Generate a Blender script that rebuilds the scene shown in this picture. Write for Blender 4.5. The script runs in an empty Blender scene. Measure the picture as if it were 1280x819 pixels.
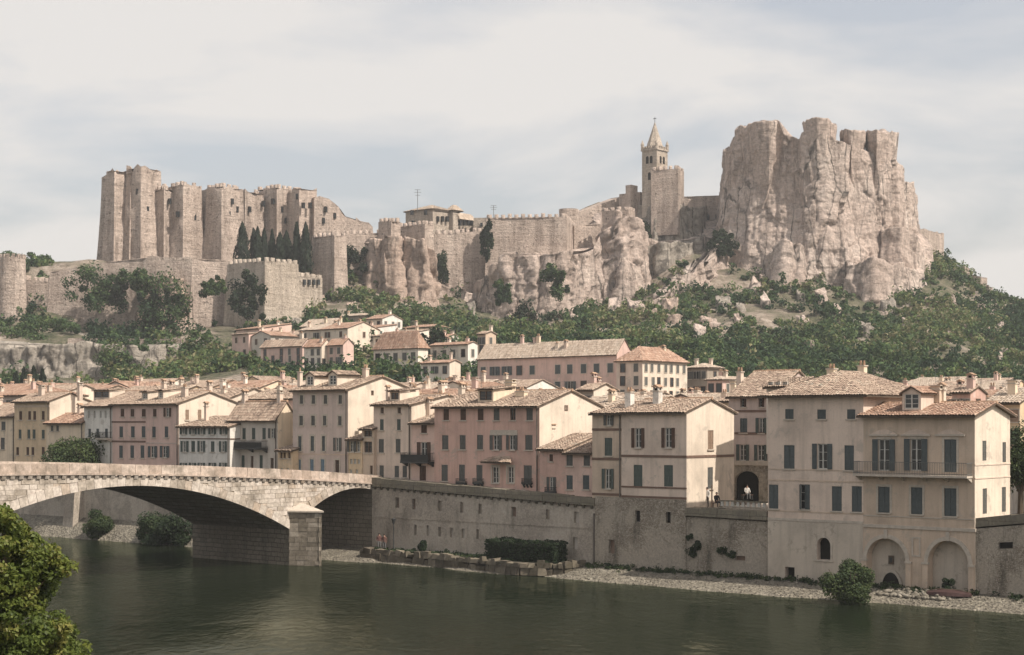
import bpy, bmesh, math, random
import numpy as np
from mathutils import Vector, Matrix
R = math.radians
random.seed(7)
rng = np.random.default_rng(7)
scene = bpy.context.scene
col = scene.collection

# ------------------------------------------------------------------ camera
EYE = 13.0
cam_data = bpy.data.cameras.new('camera')
cam = bpy.data.objects.new('camera', cam_data)
col.objects.link(cam)
cam.location = (0, 0, EYE)
cam.rotation_euler = (R(90), 0, 0)
cam_data.sensor_width = 36.0
cam_data.lens = 56.25
cam_data.shift_y = 0.0941
cam_data.clip_start = 0.5
cam_data.clip_end = 9000
scene.camera = cam

# ------------------------------------------------------------------ sun and sky
SUN_AZ, SUN_EL = R(-33), R(50)
sdir = Vector((math.cos(SUN_AZ) * math.cos(SUN_EL), math.sin(SUN_AZ) * math.cos(SUN_EL), math.sin(SUN_EL)))
sun_data = bpy.data.lights.new('sun', 'SUN')
sun_data.energy = 3.5
sun_data.angle = R(0.6)
sun_data.color = (1.0, 0.91, 0.80)
sun = bpy.data.objects.new('sun', sun_data)
col.objects.link(sun)
sun.rotation_euler = sdir.to_track_quat('Z', 'Y').to_euler()
sun.location = (60, -40, 80)

world = bpy.data.worlds.new('World')
scene.world = world
world.use_nodes = True
wn = world.node_tree
wn.nodes.clear()
w_out = wn.nodes.new('ShaderNodeOutputWorld')
w_bg = wn.nodes.new('ShaderNodeBackground')
w_sky = wn.nodes.new('ShaderNodeTexSky')
w_sky.sky_type = 'NISHITA'
w_sky.sun_disc = False
w_sky.sun_elevation = SUN_EL
w_sky.sun_rotation = math.atan2(sdir.x, sdir.y)
w_sky.air_density = 1.0
w_sky.dust_density = 4.0
w_sky.ozone_density = 0.0
w_tc = wn.nodes.new('ShaderNodeTexCoord')
w_sep = wn.nodes.new('ShaderNodeSeparateXYZ')
wn.links.new(w_tc.outputs['Generated'], w_sep.inputs[0])
def wmath(op, a, b=None):
    n = wn.nodes.new('ShaderNodeMath'); n.operation = op
    for i, v in enumerate((a, b)):
        if v is None: continue
        if isinstance(v, (int, float)): n.inputs[i].default_value = v
        else: wn.links.new(v, n.inputs[i])
    return n.outputs[0]
# clouds on a layer overhead: direction divided by its height
zc = wmath('ADD', wmath('MAXIMUM', w_sep.outputs[2], 0.0), 0.16)
cx_ = wmath('DIVIDE', w_sep.outputs[0], zc)
cy_ = wmath('DIVIDE', w_sep.outputs[1], zc)
w_cmb = wn.nodes.new('ShaderNodeCombineXYZ')
wn.links.new(cx_, w_cmb.inputs[0]); wn.links.new(cy_, w_cmb.inputs[1])
w_cmb.inputs[2].default_value = 8.4
w_n1 = wn.nodes.new('ShaderNodeTexNoise')
w_n1.inputs['Scale'].default_value = 1.25
w_n1.inputs['Detail'].default_value = 6.0
w_n1.inputs['Roughness'].default_value = 0.54
w_n1.inputs['Distortion'].default_value = 0.35
wn.links.new(w_cmb.outputs[0], w_n1.inputs['Vector'])
w_ramp = wn.nodes.new('ShaderNodeValToRGB')
w_ramp.color_ramp.elements[0].position = 0.40
w_ramp.color_ramp.elements[0].color = (0.44, 0.44, 0.44, 1)
w_ramp.color_ramp.elements[1].position = 0.58
w_ramp.color_ramp.elements[1].color = (0.93, 0.93, 0.93, 1)
wn.links.new(w_n1.outputs[0], w_ramp.inputs[0])
w_mix = wn.nodes.new('ShaderNodeMix'); w_mix.data_type = 'RGBA'
wn.links.new(w_ramp.outputs[0], w_mix.inputs[0])
wn.links.new(w_sky.outputs[0], w_mix.inputs[6])
w_mix.inputs[7].default_value = (5.75, 5.5, 5.26, 1)
wn.links.new(w_mix.outputs[2], w_bg.inputs['Color'])
w_bg.inputs['Strength'].default_value = 0.092
wn.links.new(w_bg.outputs[0], w_out.inputs['Surface'])

scene.view_settings.view_transform = 'Standard'
scene.view_settings.look = 'None'
scene.view_settings.exposure = 0.68
scene.view_settings.gamma = 1.0
scene.view_settings.use_curve_mapping = False
scene.render.engine = 'CYCLES'
scene.cycles.use_denoising = True
scene.cycles.max_bounces = 6
scene.cycles.diffuse_bounces = 3
scene.cycles.glossy_bounces = 2
scene.cycles.transmission_bounces = 2
scene.cycles.volume_bounces = 0
scene.cycles.transparent_max_bounces = 4
scene.cycles.caustics_reflective = False
scene.cycles.caustics_refractive = False

# ------------------------------------------------------------------ frames of the place
# the quay runs along u (to the right and towards the camera), the town lies behind it along v
TH = R(40)
O2 = np.array([-13.56, 155.0])
U2 = np.array([math.cos(TH), -math.sin(TH)])
V2 = np.array([math.sin(TH), math.cos(TH)])
ROT = -TH
def ST(s, t):
    return O2 + s * U2 + t * V2
def toST(x, y):
    dx = x - O2[0]; dy = y - O2[1]
    return dx * U2[0] + dy * U2[1], dx * V2[0] + dy * V2[1]
def kx(px): return (px - 640.0) / 2000.0
def S(px, t):
    k = kx(px)
    return (k * (O2[1] + t * V2[1]) - O2[0] - t * V2[0]) / (U2[0] - k * U2[1])
def T(px, s):
    k = kx(px)
    return (k * (O2[1] + s * U2[1]) - O2[0] - s * U2[0]) / (V2[0] - k * V2[1])
def Z(py, D): return EYE - (py - 530.0) * D / 2000.0
def PX(px, D): return np.array([kx(px) * D, D])
def DST(s, t): return ST(s, t)[1]
# ------------------------------------------------------------------ noise
def _hash(ix, iy, iz, seed):
    n = (ix * 374761393 + iy * 668265263 + iz * 1274126177 + seed * 974634777) & 0xffffffff
    n = ((n ^ (n >> 13)) * 1274126177) & 0xffffffff
    n = ((n ^ (n >> 16)) * 2246822519) & 0xffffffff
    return ((n ^ (n >> 15)) & 0xffff) / 32767.5 - 1.0
def vnoise(P, seed=0):
    P = np.asarray(P, float)
    i = np.floor(P).astype(np.int64); f = P - i
    w = f * f * f * (f * (f * 6 - 15) + 10)
    out = 0
    for a in (0, 1):
        wa = w[..., 0] if a else 1 - w[..., 0]
        for b in (0, 1):
            wb = w[..., 1] if b else 1 - w[..., 1]
            for c in (0, 1):
                wc = w[..., 2] if c else 1 - w[..., 2]
                out = out + wa * wb * wc * _hash(i[..., 0] + a, i[..., 1] + b, i[..., 2] + c, seed)
    return out
def fbm(P, octv=4, seed=0, gain=0.5):
    P = np.asarray(P, float); a = 1.0; s = 0; tot = 0
    for k in range(octv):
        s = s + a * vnoise(P * (2.03 ** k), seed + k * 17); tot += a; a *= gain
    return s / tot
def ridged(P, octv=3, seed=0):
    P = np.asarray(P, float); a = 1.0; s = 0; tot = 0
    for k in range(octv):
        s = s + a * (1 - np.abs(vnoise(P * (2.1 ** k), seed + k * 13)) * 2); tot += a; a *= 0.5
    return s / tot

def worley(Q, seed=0):
    """nearest cell: distance gap to the second, a random value and a tilted plane offset of that cell"""
    Q = np.asarray(Q, float); sh = Q.shape[:-1]; Q = Q.reshape(-1, 3)
    i = np.floor(Q).astype(np.int64); n = len(Q)
    f1 = np.full(n, 9.0); f2 = np.full(n, 9.0); val = np.zeros(n); til = np.zeros(n)
    for a in (-1, 0, 1):
        for b in (-1, 0, 1):
            for c in (-1, 0, 1):
                ix, iy, iz = i[:, 0] + a, i[:, 1] + b, i[:, 2] + c
                p = np.stack([ix + 0.5 + 0.45 * _hash(ix, iy, iz, seed), iy + 0.5 + 0.45 * _hash(ix, iy, iz, seed + 1), iz + 0.5 + 0.45 * _hash(ix, iy, iz, seed + 2)], -1)
                d = Q - p; r = np.einsum('ij,ij->i', d, d) ** 0.5
                new = r < f1
                f2 = np.where(new, f1, np.minimum(f2, r)); f1 = np.where(new, r, f1)
                val = np.where(new, _hash(ix, iy, iz, seed + 3), val)
                tl = d[:, 0] * _hash(ix, iy, iz, seed + 4) + d[:, 1] * _hash(ix, iy, iz, seed + 5) + d[:, 2] * _hash(ix, iy, iz, seed + 6)
                til = np.where(new, tl, til)
    return (f2 - f1).reshape(sh), val.reshape(sh), til.reshape(sh)

# ------------------------------------------------------------------ meshes and objects
def np_mesh(name, V, F, mats=(), tint=None, smooth=False, mi=None):
    """V (N,3), F (M,k) all with k corners; tint: one value per face"""
    me = bpy.data.meshes.new(name)
    V = np.ascontiguousarray(V, np.float32); F = np.ascontiguousarray(F, np.int32)
    M, k = F.shape
    me.vertices.add(len(V)); me.vertices.foreach_set('co', V.ravel())
    me.loops.add(M * k); me.loops.foreach_set('vertex_index', F.ravel())
    me.polygons.add(M)
    me.polygons.foreach_set('loop_start', np.arange(M, dtype=np.int32) * k)
    if smooth: me.polygons.foreach_set('use_smooth', np.ones(M, bool))
    if mi is not None: me.polygons.foreach_set('material_index', np.asarray(mi, np.int32))
    for m in mats: me.materials.append(m)
    if tint is not None:
        at = me.attributes.new('tint', 'FLOAT', 'FACE')
        at.data.foreach_set('value', np.ascontiguousarray(tint, np.float32))
    me.update(calc_edges=True)
    return me

class MB:
    """a small mesh collector; every shape may carry its own material slot"""
    def __init__(s): s.v = []; s.f = []; s.m = []; s.mats = []
    def slot(s, mat):
        if mat not in s.mats: s.mats.append(mat)
        return s.mats.index(mat)
    def poly(s, pts, mat):
        b = len(s.v); s.v += [tuple(map(float, p)) for p in pts]
        s.f.append(tuple(range(b, b + len(pts)))); s.m.append(s.slot(mat))
    def box(s, x0, x1, y0, y1, z0, z1, mat):
        b = len(s.v)
        s.v += [(x0, y0, z0), (x1, y0, z0), (x1, y1, z0), (x0, y1, z0), (x0, y0, z1), (x1, y0, z1), (x1, y1, z1), (x0, y1, z1)]
        k = s.slot(mat)
        for q in ((0, 3, 2, 1), (4, 5, 6, 7), (0, 1, 5, 4), (1, 2, 6, 5), (2, 3, 7, 6), (3, 0, 4, 7)):
            s.f.append(tuple(b + i for i in q)); s.m.append(k)
    def hexa(s, p, mat):
        """8 corners: bottom ring 0-3, top ring 4-7"""
        b = len(s.v); s.v += [tuple(map(float, q)) for q in p]; k = s.slot(mat)
        for q in ((0, 3, 2, 1), (4, 5, 6, 7), (0, 1, 5, 4), (1, 2, 6, 5), (2, 3, 7, 6), (3, 0, 4, 7)):
            s.f.append(tuple(b + i for i in q)); s.m.append(k)
    def prism(s, ring, d, mat):
        """ring of points extruded by vector d"""
        n = len(ring); b = len(s.v); d = np.asarray(d, float)
        s.v += [tuple(map(float, p)) for p in ring] + [tuple(np.asarray(p, float) + d) for p in ring]
        k = s.slot(mat)
        s.f.append(tuple(range(b, b + n))[::-1]); s.m.append(k)
        s.f.append(tuple(range(b + n, b + 2 * n))); s.m.append(k)
        for i in range(n):
            j = (i + 1) % n
            s.f.append((b + i, b + j, b + n + j, b + n + i)); s.m.append(k)
    def tube(s, pts, rad, mat, n=6, caps=True):
        pts = [np.asarray(p, float) for p in pts]
        if np.isscalar(rad): rad = [rad] * len(pts)
        b = len(s.v); k = s.slot(mat)
        for i, p in enumerate(pts):
            d = pts[min(i + 1, len(pts) - 1)] - pts[max(i - 1, 0)]
            d = d / (np.linalg.norm(d) + 1e-9)
            a = np.cross(d, (0, 0, 1.0)) if abs(d[2]) < 0.95 else np.cross(d, (1.0, 0, 0))
            a /= np.linalg.norm(a); c = np.cross(d, a)
            for j in range(n):
                t = 2 * math.pi * j / n
                s.v.append(tuple(p + rad[i] * (math.cos(t) * a + math.sin(t) * c)))
        for i in range(len(pts) - 1):
            for j in range(n):
                j2 = (j + 1) % n
                s.f.append((b + i * n + j, b + i * n + j2, b + (i + 1) * n + j2, b + (i + 1) * n + j)); s.m.append(k)
        if caps:
            s.f.append(tuple(b + j for j in range(n))[::-1]); s.m.append(k)
            s.f.append(tuple(b + (len(pts) - 1) * n + j for j in range(n))); s.m.append(k)
    def mesh(s, name='mesh', smooth=False):
        me = bpy.data.meshes.new(name)
        me.from_pydata(s.v, [], s.f)
        for m in s.mats: me.materials.append(m)
        me.polygons.foreach_set('material_index', np.array(s.m, np.int32))
        if smooth: me.polygons.foreach_set('use_smooth', np.ones(len(s.f), bool))
        me.update()
        bm = bmesh.new(); bm.from_mesh(me); bmesh.ops.recalc_face_normals(bm, faces=bm.faces); bm.to_mesh(me); bm.free()
        return me

def ob(name, me, parent=None, loc=(0, 0, 0), rz=0.0, label=None, cat=None, group=None, kind=None):
    o = bpy.data.objects.new(name, me)
    col.objects.link(o)
    o.location = loc; o.rotation_euler = (0, 0, rz)
    if parent is not None: o.parent = parent
    if label: o['label'] = label
    if cat: o['category'] = cat
    if group: o['group'] = group
    if kind: o['kind'] = kind
    return o
def thing(name, label, cat, loc=(0, 0, 0), rz=0.0, group=None):
    return ob(name, None, None, loc, rz, label, cat, group)

# ------------------------------------------------------------------ materials
def new_mat(name):
    m = bpy.data.materials.new(name); m.use_nodes = True
    nt = m.node_tree; nt.nodes.clear()
    o = nt.nodes.new('ShaderNodeOutputMaterial')
    p = nt.nodes.new('ShaderNodeBsdfPrincipled')
    nt.links.new(p.outputs[0], o.inputs[0])
    p.inputs['Specular IOR Level'].default_value = 0.25
    return m, nt, p
class NT:
    def __init__(s, nt): s.nt = nt
    def node(s, t, **kw):
        n = s.nt.nodes.new(t)
        for k, v in kw.items(): setattr(n, k, v)
        return n
    def lk(s, a, b): s.nt.links.new(a, b)
    def coord(s, kind='Object', scale=(1, 1, 1), loc=(0, 0, 0)):
        tc = s.node('ShaderNodeTexCoord'); mp = s.node('ShaderNodeMapping')
        mp.inputs['Scale'].default_value = scale; mp.inputs['Location'].default_value = loc
        s.lk(tc.outputs[kind], mp.inputs[0]); return mp.outputs[0]
    def noise(s, vec, scale, detail=4, rough=0.55, dist=0.0):
        n = s.node('ShaderNodeTexNoise')
        n.inputs['Scale'].default_value = scale; n.inputs['Detail'].default_value = detail
        n.inputs['Roughness'].default_value = rough; n.inputs['Distortion'].default_value = dist
        s.lk(vec, n.inputs['Vector']); return n.outputs[0]
    def ramp(s, fac, stops):
        r = s.node('ShaderNodeValToRGB'); e = r.color_ramp.elements
        while len(e) < len(stops): e.new(0.5)
        for i, (p, c) in enumerate(stops):
            e[i].position = p
            c = c if isinstance(c, (tuple, list)) else (c, c, c)
            e[i].color = tuple(c[:3]) + (1,)
        s.lk(fac, r.inputs[0]); return r.outputs[0]
    def mix(s, fac, a, b, mode='MIX'):
        m = s.node('ShaderNodeMix'); m.data_type = 'RGBA'; m.blend_type = mode
        for i, v in ((0, fac), (6, a), (7, b)):
            if isinstance(v, (int, float)): m.inputs[i].default_value = v
            elif isinstance(v, (tuple, list)): m.inputs[i].default_value = tuple(v[:3]) + (1,)
            else: s.lk(v, m.inputs[i])
        return m.outputs[2]
    def math(s, op, a, b=0.0):
        m = s.node('ShaderNodeMath'); m.operation = op
        for i, v in ((0, a), (1, b)):
            if isinstance(v, (int, float)): m.inputs[i].default_value = v
            else: s.lk(v, m.inputs[i])
        return m.outputs[0]
    def bump(s, h, strength=0.4, dist=0.05, p=None):
        b = s.node('ShaderNodeBump'); b.inputs['Strength'].default_value = strength
        b.inputs['Distance'].default_value = dist
        s.lk(h, b.inputs['Height'])
        if p is not None: s.lk(b.outputs[0], p.inputs['Normal'])
        return b.outputs[0]
def mul(c, k): return tuple(min(1.0, x * k) for x in c[:3])

def plaster(name, c, wear=0.8, patch=(0.36, 0.32, 0.27)):
    m, nt, p = new_mat(name); n = NT(nt)
    info = n.node('ShaderNodeObjectInfo')
    v = n.coord('Object')
    off = n.node('ShaderNodeVectorMath'); off.operation = 'ADD'
    sc = n.node('ShaderNodeVectorMath'); sc.operation = 'SCALE'; sc.inputs['Scale'].default_value = 37.0
    cmb = n.node('ShaderNodeCombineXYZ')
    for i in range(3): n.lk(info.outputs['Random'], cmb.inputs[i])
    n.lk(cmb.outputs[0], sc.inputs[0]); n.lk(v, off.inputs[0]); n.lk(sc.outputs[0], off.inputs[1])
    v = off.outputs[0]
    big = n.noise(v, 0.35, 5, 0.6)
    base = n.ramp(big, [(0.3, mul(c, 0.70)), (0.48, c), (0.70, mul(c, 1.12))])
    st = n.node('ShaderNodeMapping'); st.inputs['Scale'].default_value = (1.6, 1.6, 0.13); n.lk(v, st.inputs[0])
    streak = n.noise(st.outputs[0], 1.2, 5, 0.65)
    sm = n.ramp(streak, [(0.47, 0.0), (0.70, wear * 0.8)])
    base = n.mix(sm, base, mul(c, 0.62))
    pt = n.noise(v, 0.8, 7, 0.68, 0.4)
    pm = n.ramp(pt, [(0.575, 0.0), (0.635, wear * 0.8)])
    base = n.mix(pm, base, patch)
    fine = n.noise(v, 9.0, 5, 0.7)
    base = n.mix(0.22, base, n.ramp(fine, [(0.3, mul(c, 0.7)), (0.7, mul(c, 1.25))]))
    n.lk(base, p.inputs['Base Color'])
    p.inputs['Roughness'].default_value = 0.92
    n.bump(n.math('ADD', fine, n.math('MULTIPLY', pt, 2.0)), 0.5, 0.025, p)
    return m

def masonry(name, cs, mortar, bw=0.7, bh=0.32, stain=0.6, stain_col=(0.11, 0.10, 0.085), bump=0.7, kind='Object', ms=0.02, plas=None, streak_scale=0.6):
    """coursed stones; cs: two or three stone colours"""
    m, nt, p = new_mat(name); n = NT(nt)
    v = n.coord(kind)
    sp = n.node('ShaderNodeSeparateXYZ'); n.lk(v, sp.inputs[0])
    wob = n.noise(v, 0.9, 3, 0.5)
    ux = n.math('ADD', sp.outputs[0], sp.outputs[1])
    uz = n.math('ADD', sp.outputs[2], n.math('MULTIPLY', wob, bh * 0.5))
    cb = n.node('ShaderNodeCombineXYZ'); n.lk(ux, cb.inputs[0]); n.lk(uz, cb.inputs[1])
    br = n.node('ShaderNodeTexBrick')
    n.lk(cb.outputs[0], br.inputs['Vector'])
    br.inputs['Scale'].default_value = 1.0
    br.inputs['Brick Width'].default_value = bw; br.inputs['Row Height'].default_value = bh
    br.inputs['Mortar Size'].default_value = ms; br.inputs['Mortar Smooth'].default_value = 0.4
    br.inputs['Bias'].default_value = 0.0
    br.inputs['Color1'].default_value = tuple(cs[0]) + (1,); br.inputs['Color2'].default_value = tuple(cs[1]) + (1,)
    br.inputs['Mortar'].default_value = tuple(mortar) + (1,)
    br.offset_frequency = 2; br.squash = 1.4; br.squash_frequency = 3
    base = br.outputs['Color']
    big = n.noise(v, 0.16, 6, 0.62)
    base = n.mix(n.ramp(big, [(0.42, 0.0), (0.62, 0.75)]), base, cs[-1])
    if plas is not None:
        pl = n.noise(v, 0.33, 6, 0.6)
        base = n.mix(n.ramp(pl, [(0.46, 0.0), (0.54, 0.85)]), base, plas)
    st = n.node('ShaderNodeMapping'); st.inputs['Scale'].default_value = (1.0, 1.0, 0.16); n.lk(v, st.inputs[0])
    sk = n.noise(st.outputs[0], streak_scale, 6, 0.68)
    base = n.mix(n.ramp(sk, [(0.5, 0.0), (0.75, stain)]), base, stain_col)
    fine = n.noise(v, 5.0, 6, 0.75)
    base = n.mix(0.5, base, n.ramp(fine, [(0.25, 0.25), (0.75, 0.9)]), 'OVERLAY')
    n.lk(base, p.inputs['Base Color'])
    p.inputs['Roughness'].default_value = 0.93
    h = n.math('ADD', n.math('MULTIPLY', br.outputs['Fac'], -1.0), n.math('MULTIPLY', fine, 0.9))
    n.bump(h, bump, 0.06, p)
    return m

def flat(name, c, rough=0.7, spec=0.25, metal=0.0, var=0.25, scale=3.0, bump=0.0):
    m, nt, p = new_mat(name); n = NT(nt)
    v = n.coord('Object')
    f = n.noise(v, scale, 5, 0.65)
    n.lk(n.ramp(f, [(0.3, mul(c, 1 - var)), (0.7, mul(c, 1 + var))]), p.inputs['Base Color'])
    p.inputs['Roughness'].default_value = rough; p.inputs['Specular IOR Level'].default_value = spec
    p.inputs['Metallic'].default_value = metal
    if bump: n.bump(f, bump, 0.02, p)
    return m

def tinted(name, stops, rough=0.9, noise_scale=1.5, nz=0.35, translucent=0.0):
    """colour picked per face from the 'tint' attribute"""
    m, nt, p = new_mat(name); n = NT(nt)
    a = n.node('ShaderNodeAttribute'); a.attribute_name = 'tint'
    c = n.ramp(a.outputs['Fac'], stops)
    f = n.noise(n.coord('Object'), noise_scale, 5, 0.65)
    c = n.mix(nz, c, n.ramp(f, [(0.3, 0.15), (0.7, 0.85)]), 'OVERLAY')
    n.lk(c, p.inputs['Base Color'])
    p.inputs['Roughness'].default_value = rough
    if translucent:
        t = n.node('ShaderNodeBsdfTranslucent'); n.lk(c, t.inputs['Color'])
        mx = n.node('ShaderNodeMixShader'); mx.inputs[0].default_value = translucent
        n.lk(p.outputs[0], mx.inputs[1]); n.lk(t.outputs[0], mx.inputs[2])
        out = [x for x in nt.nodes if x.type == 'OUTPUT_MATERIAL'][0]
        n.lk(mx.outputs[0], out.inputs[0])
    return m

def rock_mat(name, c0, c1, c2, dark=(0.07, 0.063, 0.055), sc=1.0, green=0.0):
    m, nt, p = new_mat(name); n = NT(nt)
    v = n.coord('Object')
    w = n.noise(v, 0.045 * sc, 6, 0.62, 0.3)
    base = n.ramp(w, [(0.33, c0), (0.5, c1), (0.68, c2)])
    st = n.node('ShaderNodeMapping'); st.inputs['Scale'].default_value = (1, 1, 0.12); n.lk(v, st.inputs[0])
    sk = n.noise(st.outputs[0], 0.30 * sc, 7, 0.72, 0.2)
    base = n.mix(n.ramp(sk, [(0.50, 0.0), (0.64, 0.8)]), base, mul(c0, 0.50))
    base = n.mix(n.ramp(sk, [(0.30, 0.45), (0.44, 0.0)]), base, mul(c2, 1.18))
    lay = n.node('ShaderNodeMapping'); lay.inputs['Scale'].default_value = (0.3, 0.3, 1.6); n.lk(v, lay.inputs[0])
    ly = n.noise(lay.outputs[0], 0.4 * sc, 5, 0.7, 0.6)
    base = n.mix(n.ramp(ly, [(0.56, 0.0), (0.72, 0.45)]), base, dark)
    fine = n.noise(v, 1.1 * sc, 8, 0.76)
    base = n.mix(0.65, base, n.ramp(fine, [(0.30, 0.24), (0.70, 0.90)]), 'OVERLAY')
    ck = n.node('ShaderNodeMapping'); ck.inputs['Scale'].default_value = (0.24, 0.24, 0.055); n.lk(v, ck.inputs[0])
    wv = n.node('ShaderNodeTexNoise'); wv.inputs['Scale'].default_value = 0.25; wv.inputs['Detail'].default_value = 5.0; n.lk(v, wv.inputs['Vector'])
    ad = n.node('ShaderNodeMix'); ad.data_type = 'VECTOR'; ad.inputs[0].default_value = 0.3; n.lk(ck.outputs[0], ad.inputs[4]); n.lk(wv.outputs['Color'], ad.inputs[5])
    ed = n.node('ShaderNodeTexVoronoi'); ed.feature = 'DISTANCE_TO_EDGE'; ed.inputs['Scale'].default_value = sc; n.lk(ad.outputs[1], ed.inputs['Vector'])
    crk = n.ramp(ed.outputs['Distance'], [(0.008, 0.85), (0.045, 0.0)])
    base = n.mix(n.math('MULTIPLY', crk, n.ramp(w, [(0.45, 0.15), (0.58, 1.0)])), base, dark)
    if green:
        g = n.noise(v, 0.11, 6, 0.7)
        geo = n.node('ShaderNodeNewGeometry'); s3 = n.node('ShaderNodeSeparateXYZ'); n.lk(geo.outputs['Normal'], s3.inputs[0])
        up = n.ramp(s3.outputs[2], [(0.15, 0.0), (0.6, 1.0)])
        gm = n.math('MULTIPLY', up, n.ramp(g, [(0.45, 0.0), (0.55, green)]))
        base = n.mix(gm, base, (0.075, 0.085, 0.04))
    n.lk(base, p.inputs['Base Color'])
    p.inputs['Roughness'].default_value = 0.95
    n.bump(n.math('ADD', n.math('ADD', fine, sk), n.math('MULTIPLY', ly, 0.6)), 1.0, 0.8, p)
    return m

def old_wall(name, c0, c1, c2, dark=(0.085, 0.07, 0.057)):
    """weathered fortress masonry seen from afar: blotches, streaks, pits, faint courses"""
    m, nt, p = new_mat(name); n = NT(nt)
    v = n.coord('Object')
    a = n.noise(v, 0.10, 7, 0.66, 0.3)
    base = n.ramp(a, [(0.32, c0), (0.5, c1), (0.66, c2)])
    st = n.node('ShaderNodeMapping'); st.inputs['Scale'].default_value = (1, 1, 0.14); n.lk(v, st.inputs[0])
    sk = n.noise(st.outputs[0], 0.42, 7, 0.7, 0.2)
    base = n.mix(n.ramp(sk, [(0.47, 0.0), (0.64, 0.7)]), base, mul(c0, 0.55))
    base = n.mix(n.ramp(sk, [(0.34, 0.5), (0.44, 0.0)]), base, mul(c2, 1.15))
    hz = n.node('ShaderNodeMapping'); hz.inputs['Scale'].default_value = (0.12, 0.12, 1.3); n.lk(v, hz.inputs[0])
    co = n.noise(hz.outputs[0], 0.9, 4, 0.6)
    base = n.mix(n.ramp(co, [(0.52, 0.0), (0.66, 0.35)]), base, mul(c0, 0.6))
    pit = n.noise(v, 0.95, 5, 0.75)
    base = n.mix(n.ramp(pit, [(0.575, 0.0), (0.64, 0.8)]), base, dark)
    fine = n.noise(v, 2.2, 7, 0.78)
    base = n.mix(0.6, base, n.ramp(fine, [(0.28, 0.2), (0.72, 0.85)]), 'OVERLAY')
    n.lk(base, p.inputs['Base Color']); p.inputs['Roughness'].default_value = 0.95
    n.bump(n.math('ADD', n.math('ADD', fine, n.math('MULTIPLY', pit, 1.5)), co), 0.9, 0.35, p)
    return m
def rubble_wall(name, stops, mortar, sx=2.0, sz=3.6, plas=None, stain_col=(0.075, 0.068, 0.052)):
    """rough walling of uneven stones"""
    m, nt, p = new_mat(name); n = NT(nt)
    v = n.coord('Object'); mp = n.node('ShaderNodeMapping'); mp.inputs['Scale'].default_value = (sx, sx, sz); n.lk(v, mp.inputs[0])
    wv = n.node('ShaderNodeTexNoise'); wv.inputs['Scale'].default_value = 1.4; n.lk(v, wv.inputs['Vector'])
    ad = n.node('ShaderNodeMix'); ad.data_type = 'VECTOR'; ad.inputs[0].default_value = 0.22; n.lk(mp.outputs[0], ad.inputs[4]); n.lk(wv.outputs['Color'], ad.inputs[5])
    e = n.node('ShaderNodeTexVoronoi'); e.feature = 'DISTANCE_TO_EDGE'; n.lk(ad.outputs[1], e.inputs['Vector'])
    f = n.node('ShaderNodeTexVoronoi'); n.lk(ad.outputs[1], f.inputs['Vector'])
    sp = n.node('ShaderNodeSeparateColor'); n.lk(f.outputs['Color'], sp.inputs[0])
    base = n.ramp(sp.outputs[0], stops)
    edge = n.ramp(e.outputs['Distance'], [(0.02, 1.0), (0.10, 0.0)])
    base = n.mix(edge, base, mortar)
    big = n.noise(v, 0.28, 7, 0.66, 0.3)
    if plas is not None: base = n.mix(n.ramp(big, [(0.44, 0.0), (0.53, 0.8)]), base, plas)
    st = n.node('ShaderNodeMapping'); st.inputs['Scale'].default_value = (1.0, 1.0, 0.2); n.lk(v, st.inputs[0])
    sk = n.noise(st.outputs[0], 0.75, 7, 0.72)
    base = n.mix(n.ramp(sk, [(0.52, 0.0), (0.70, 0.7)]), base, stain_col)
    fine = n.noise(v, 4.5, 7, 0.78)
    base = n.mix(0.55, base, n.ramp(fine, [(0.28, 0.2), (0.72, 0.85)]), 'OVERLAY')
    n.lk(base, p.inputs['Base Color']); p.inputs['Roughness'].default_value = 0.95
    n.bump(n.math('ADD', n.math('MULTIPLY', edge, -1.2), n.math('ADD', fine, big)), 0.9, 0.08, p)
    return m
MATS = {}
P = MATS
P['tile'] = tinted('roof_tile', [(0.0, (0.17, 0.128, 0.10)), (0.3, (0.27, 0.20, 0.155)), (0.6, (0.355, 0.27, 0.208)), (0.85, (0.43, 0.345, 0.27)), (1.0, (0.25, 0.22, 0.18))])
P['tile_red'] = tinted('roof_tile_red', [(0.0, (0.20, 0.125, 0.09)), (0.4, (0.31, 0.195, 0.14)), (0.75, (0.385, 0.265, 0.20)), (1.0, (0.43, 0.33, 0.25))])
P['tile_pale'] = tinted('roof_tile_pale', [(0.0, (0.28, 0.225, 0.18)), (0.4, (0.38, 0.305, 0.24)), (0.8, (0.46, 0.385, 0.315)), (1.0, (0.31, 0.27, 0.22))])
P['eave'] = flat('eave_timber', (0.10, 0.075, 0.055), 0.9)
P['glass'] = flat('window_glass', (0.022, 0.025, 0.027), 0.12, 0.5, var=0.1)
P['frame_white'] = flat('painted_frame', (0.50, 0.49, 0.45), 0.6)
P['frame_brown'] = flat('brown_frame', (0.13, 0.085, 0.06), 0.7)
P['sh_blue'] = flat('blue_grey_shutter', (0.076, 0.090, 0.091), 0.7, var=0.2)
P['sh_green'] = flat('green_grey_shutter', (0.073, 0.092, 0.081), 0.7, var=0.2)
P['sh_grey'] = flat('grey_shutter', (0.101, 0.101, 0.092), 0.7, var=0.2)
P['sh_brown'] = flat('brown_shutter', (0.084, 0.049, 0.034), 0.75, var=0.3)
P['sh_light'] = flat('light_blue_shutter', (0.136, 0.196, 0.246), 0.7, var=0.2)
P['sh_tan'] = flat('tan_shutter', (0.243, 0.171, 0.122), 0.75, var=0.3)
P['iron'] = flat('dark_iron', (0.035, 0.036, 0.035), 0.6, 0.4)
P['rail'] = flat('grey_iron', (0.12, 0.125, 0.12), 0.6, 0.4)
P['trim'] = flat('pale_stone_trim', (0.46, 0.405, 0.34), 0.9, var=0.18, bump=0.3)
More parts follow.
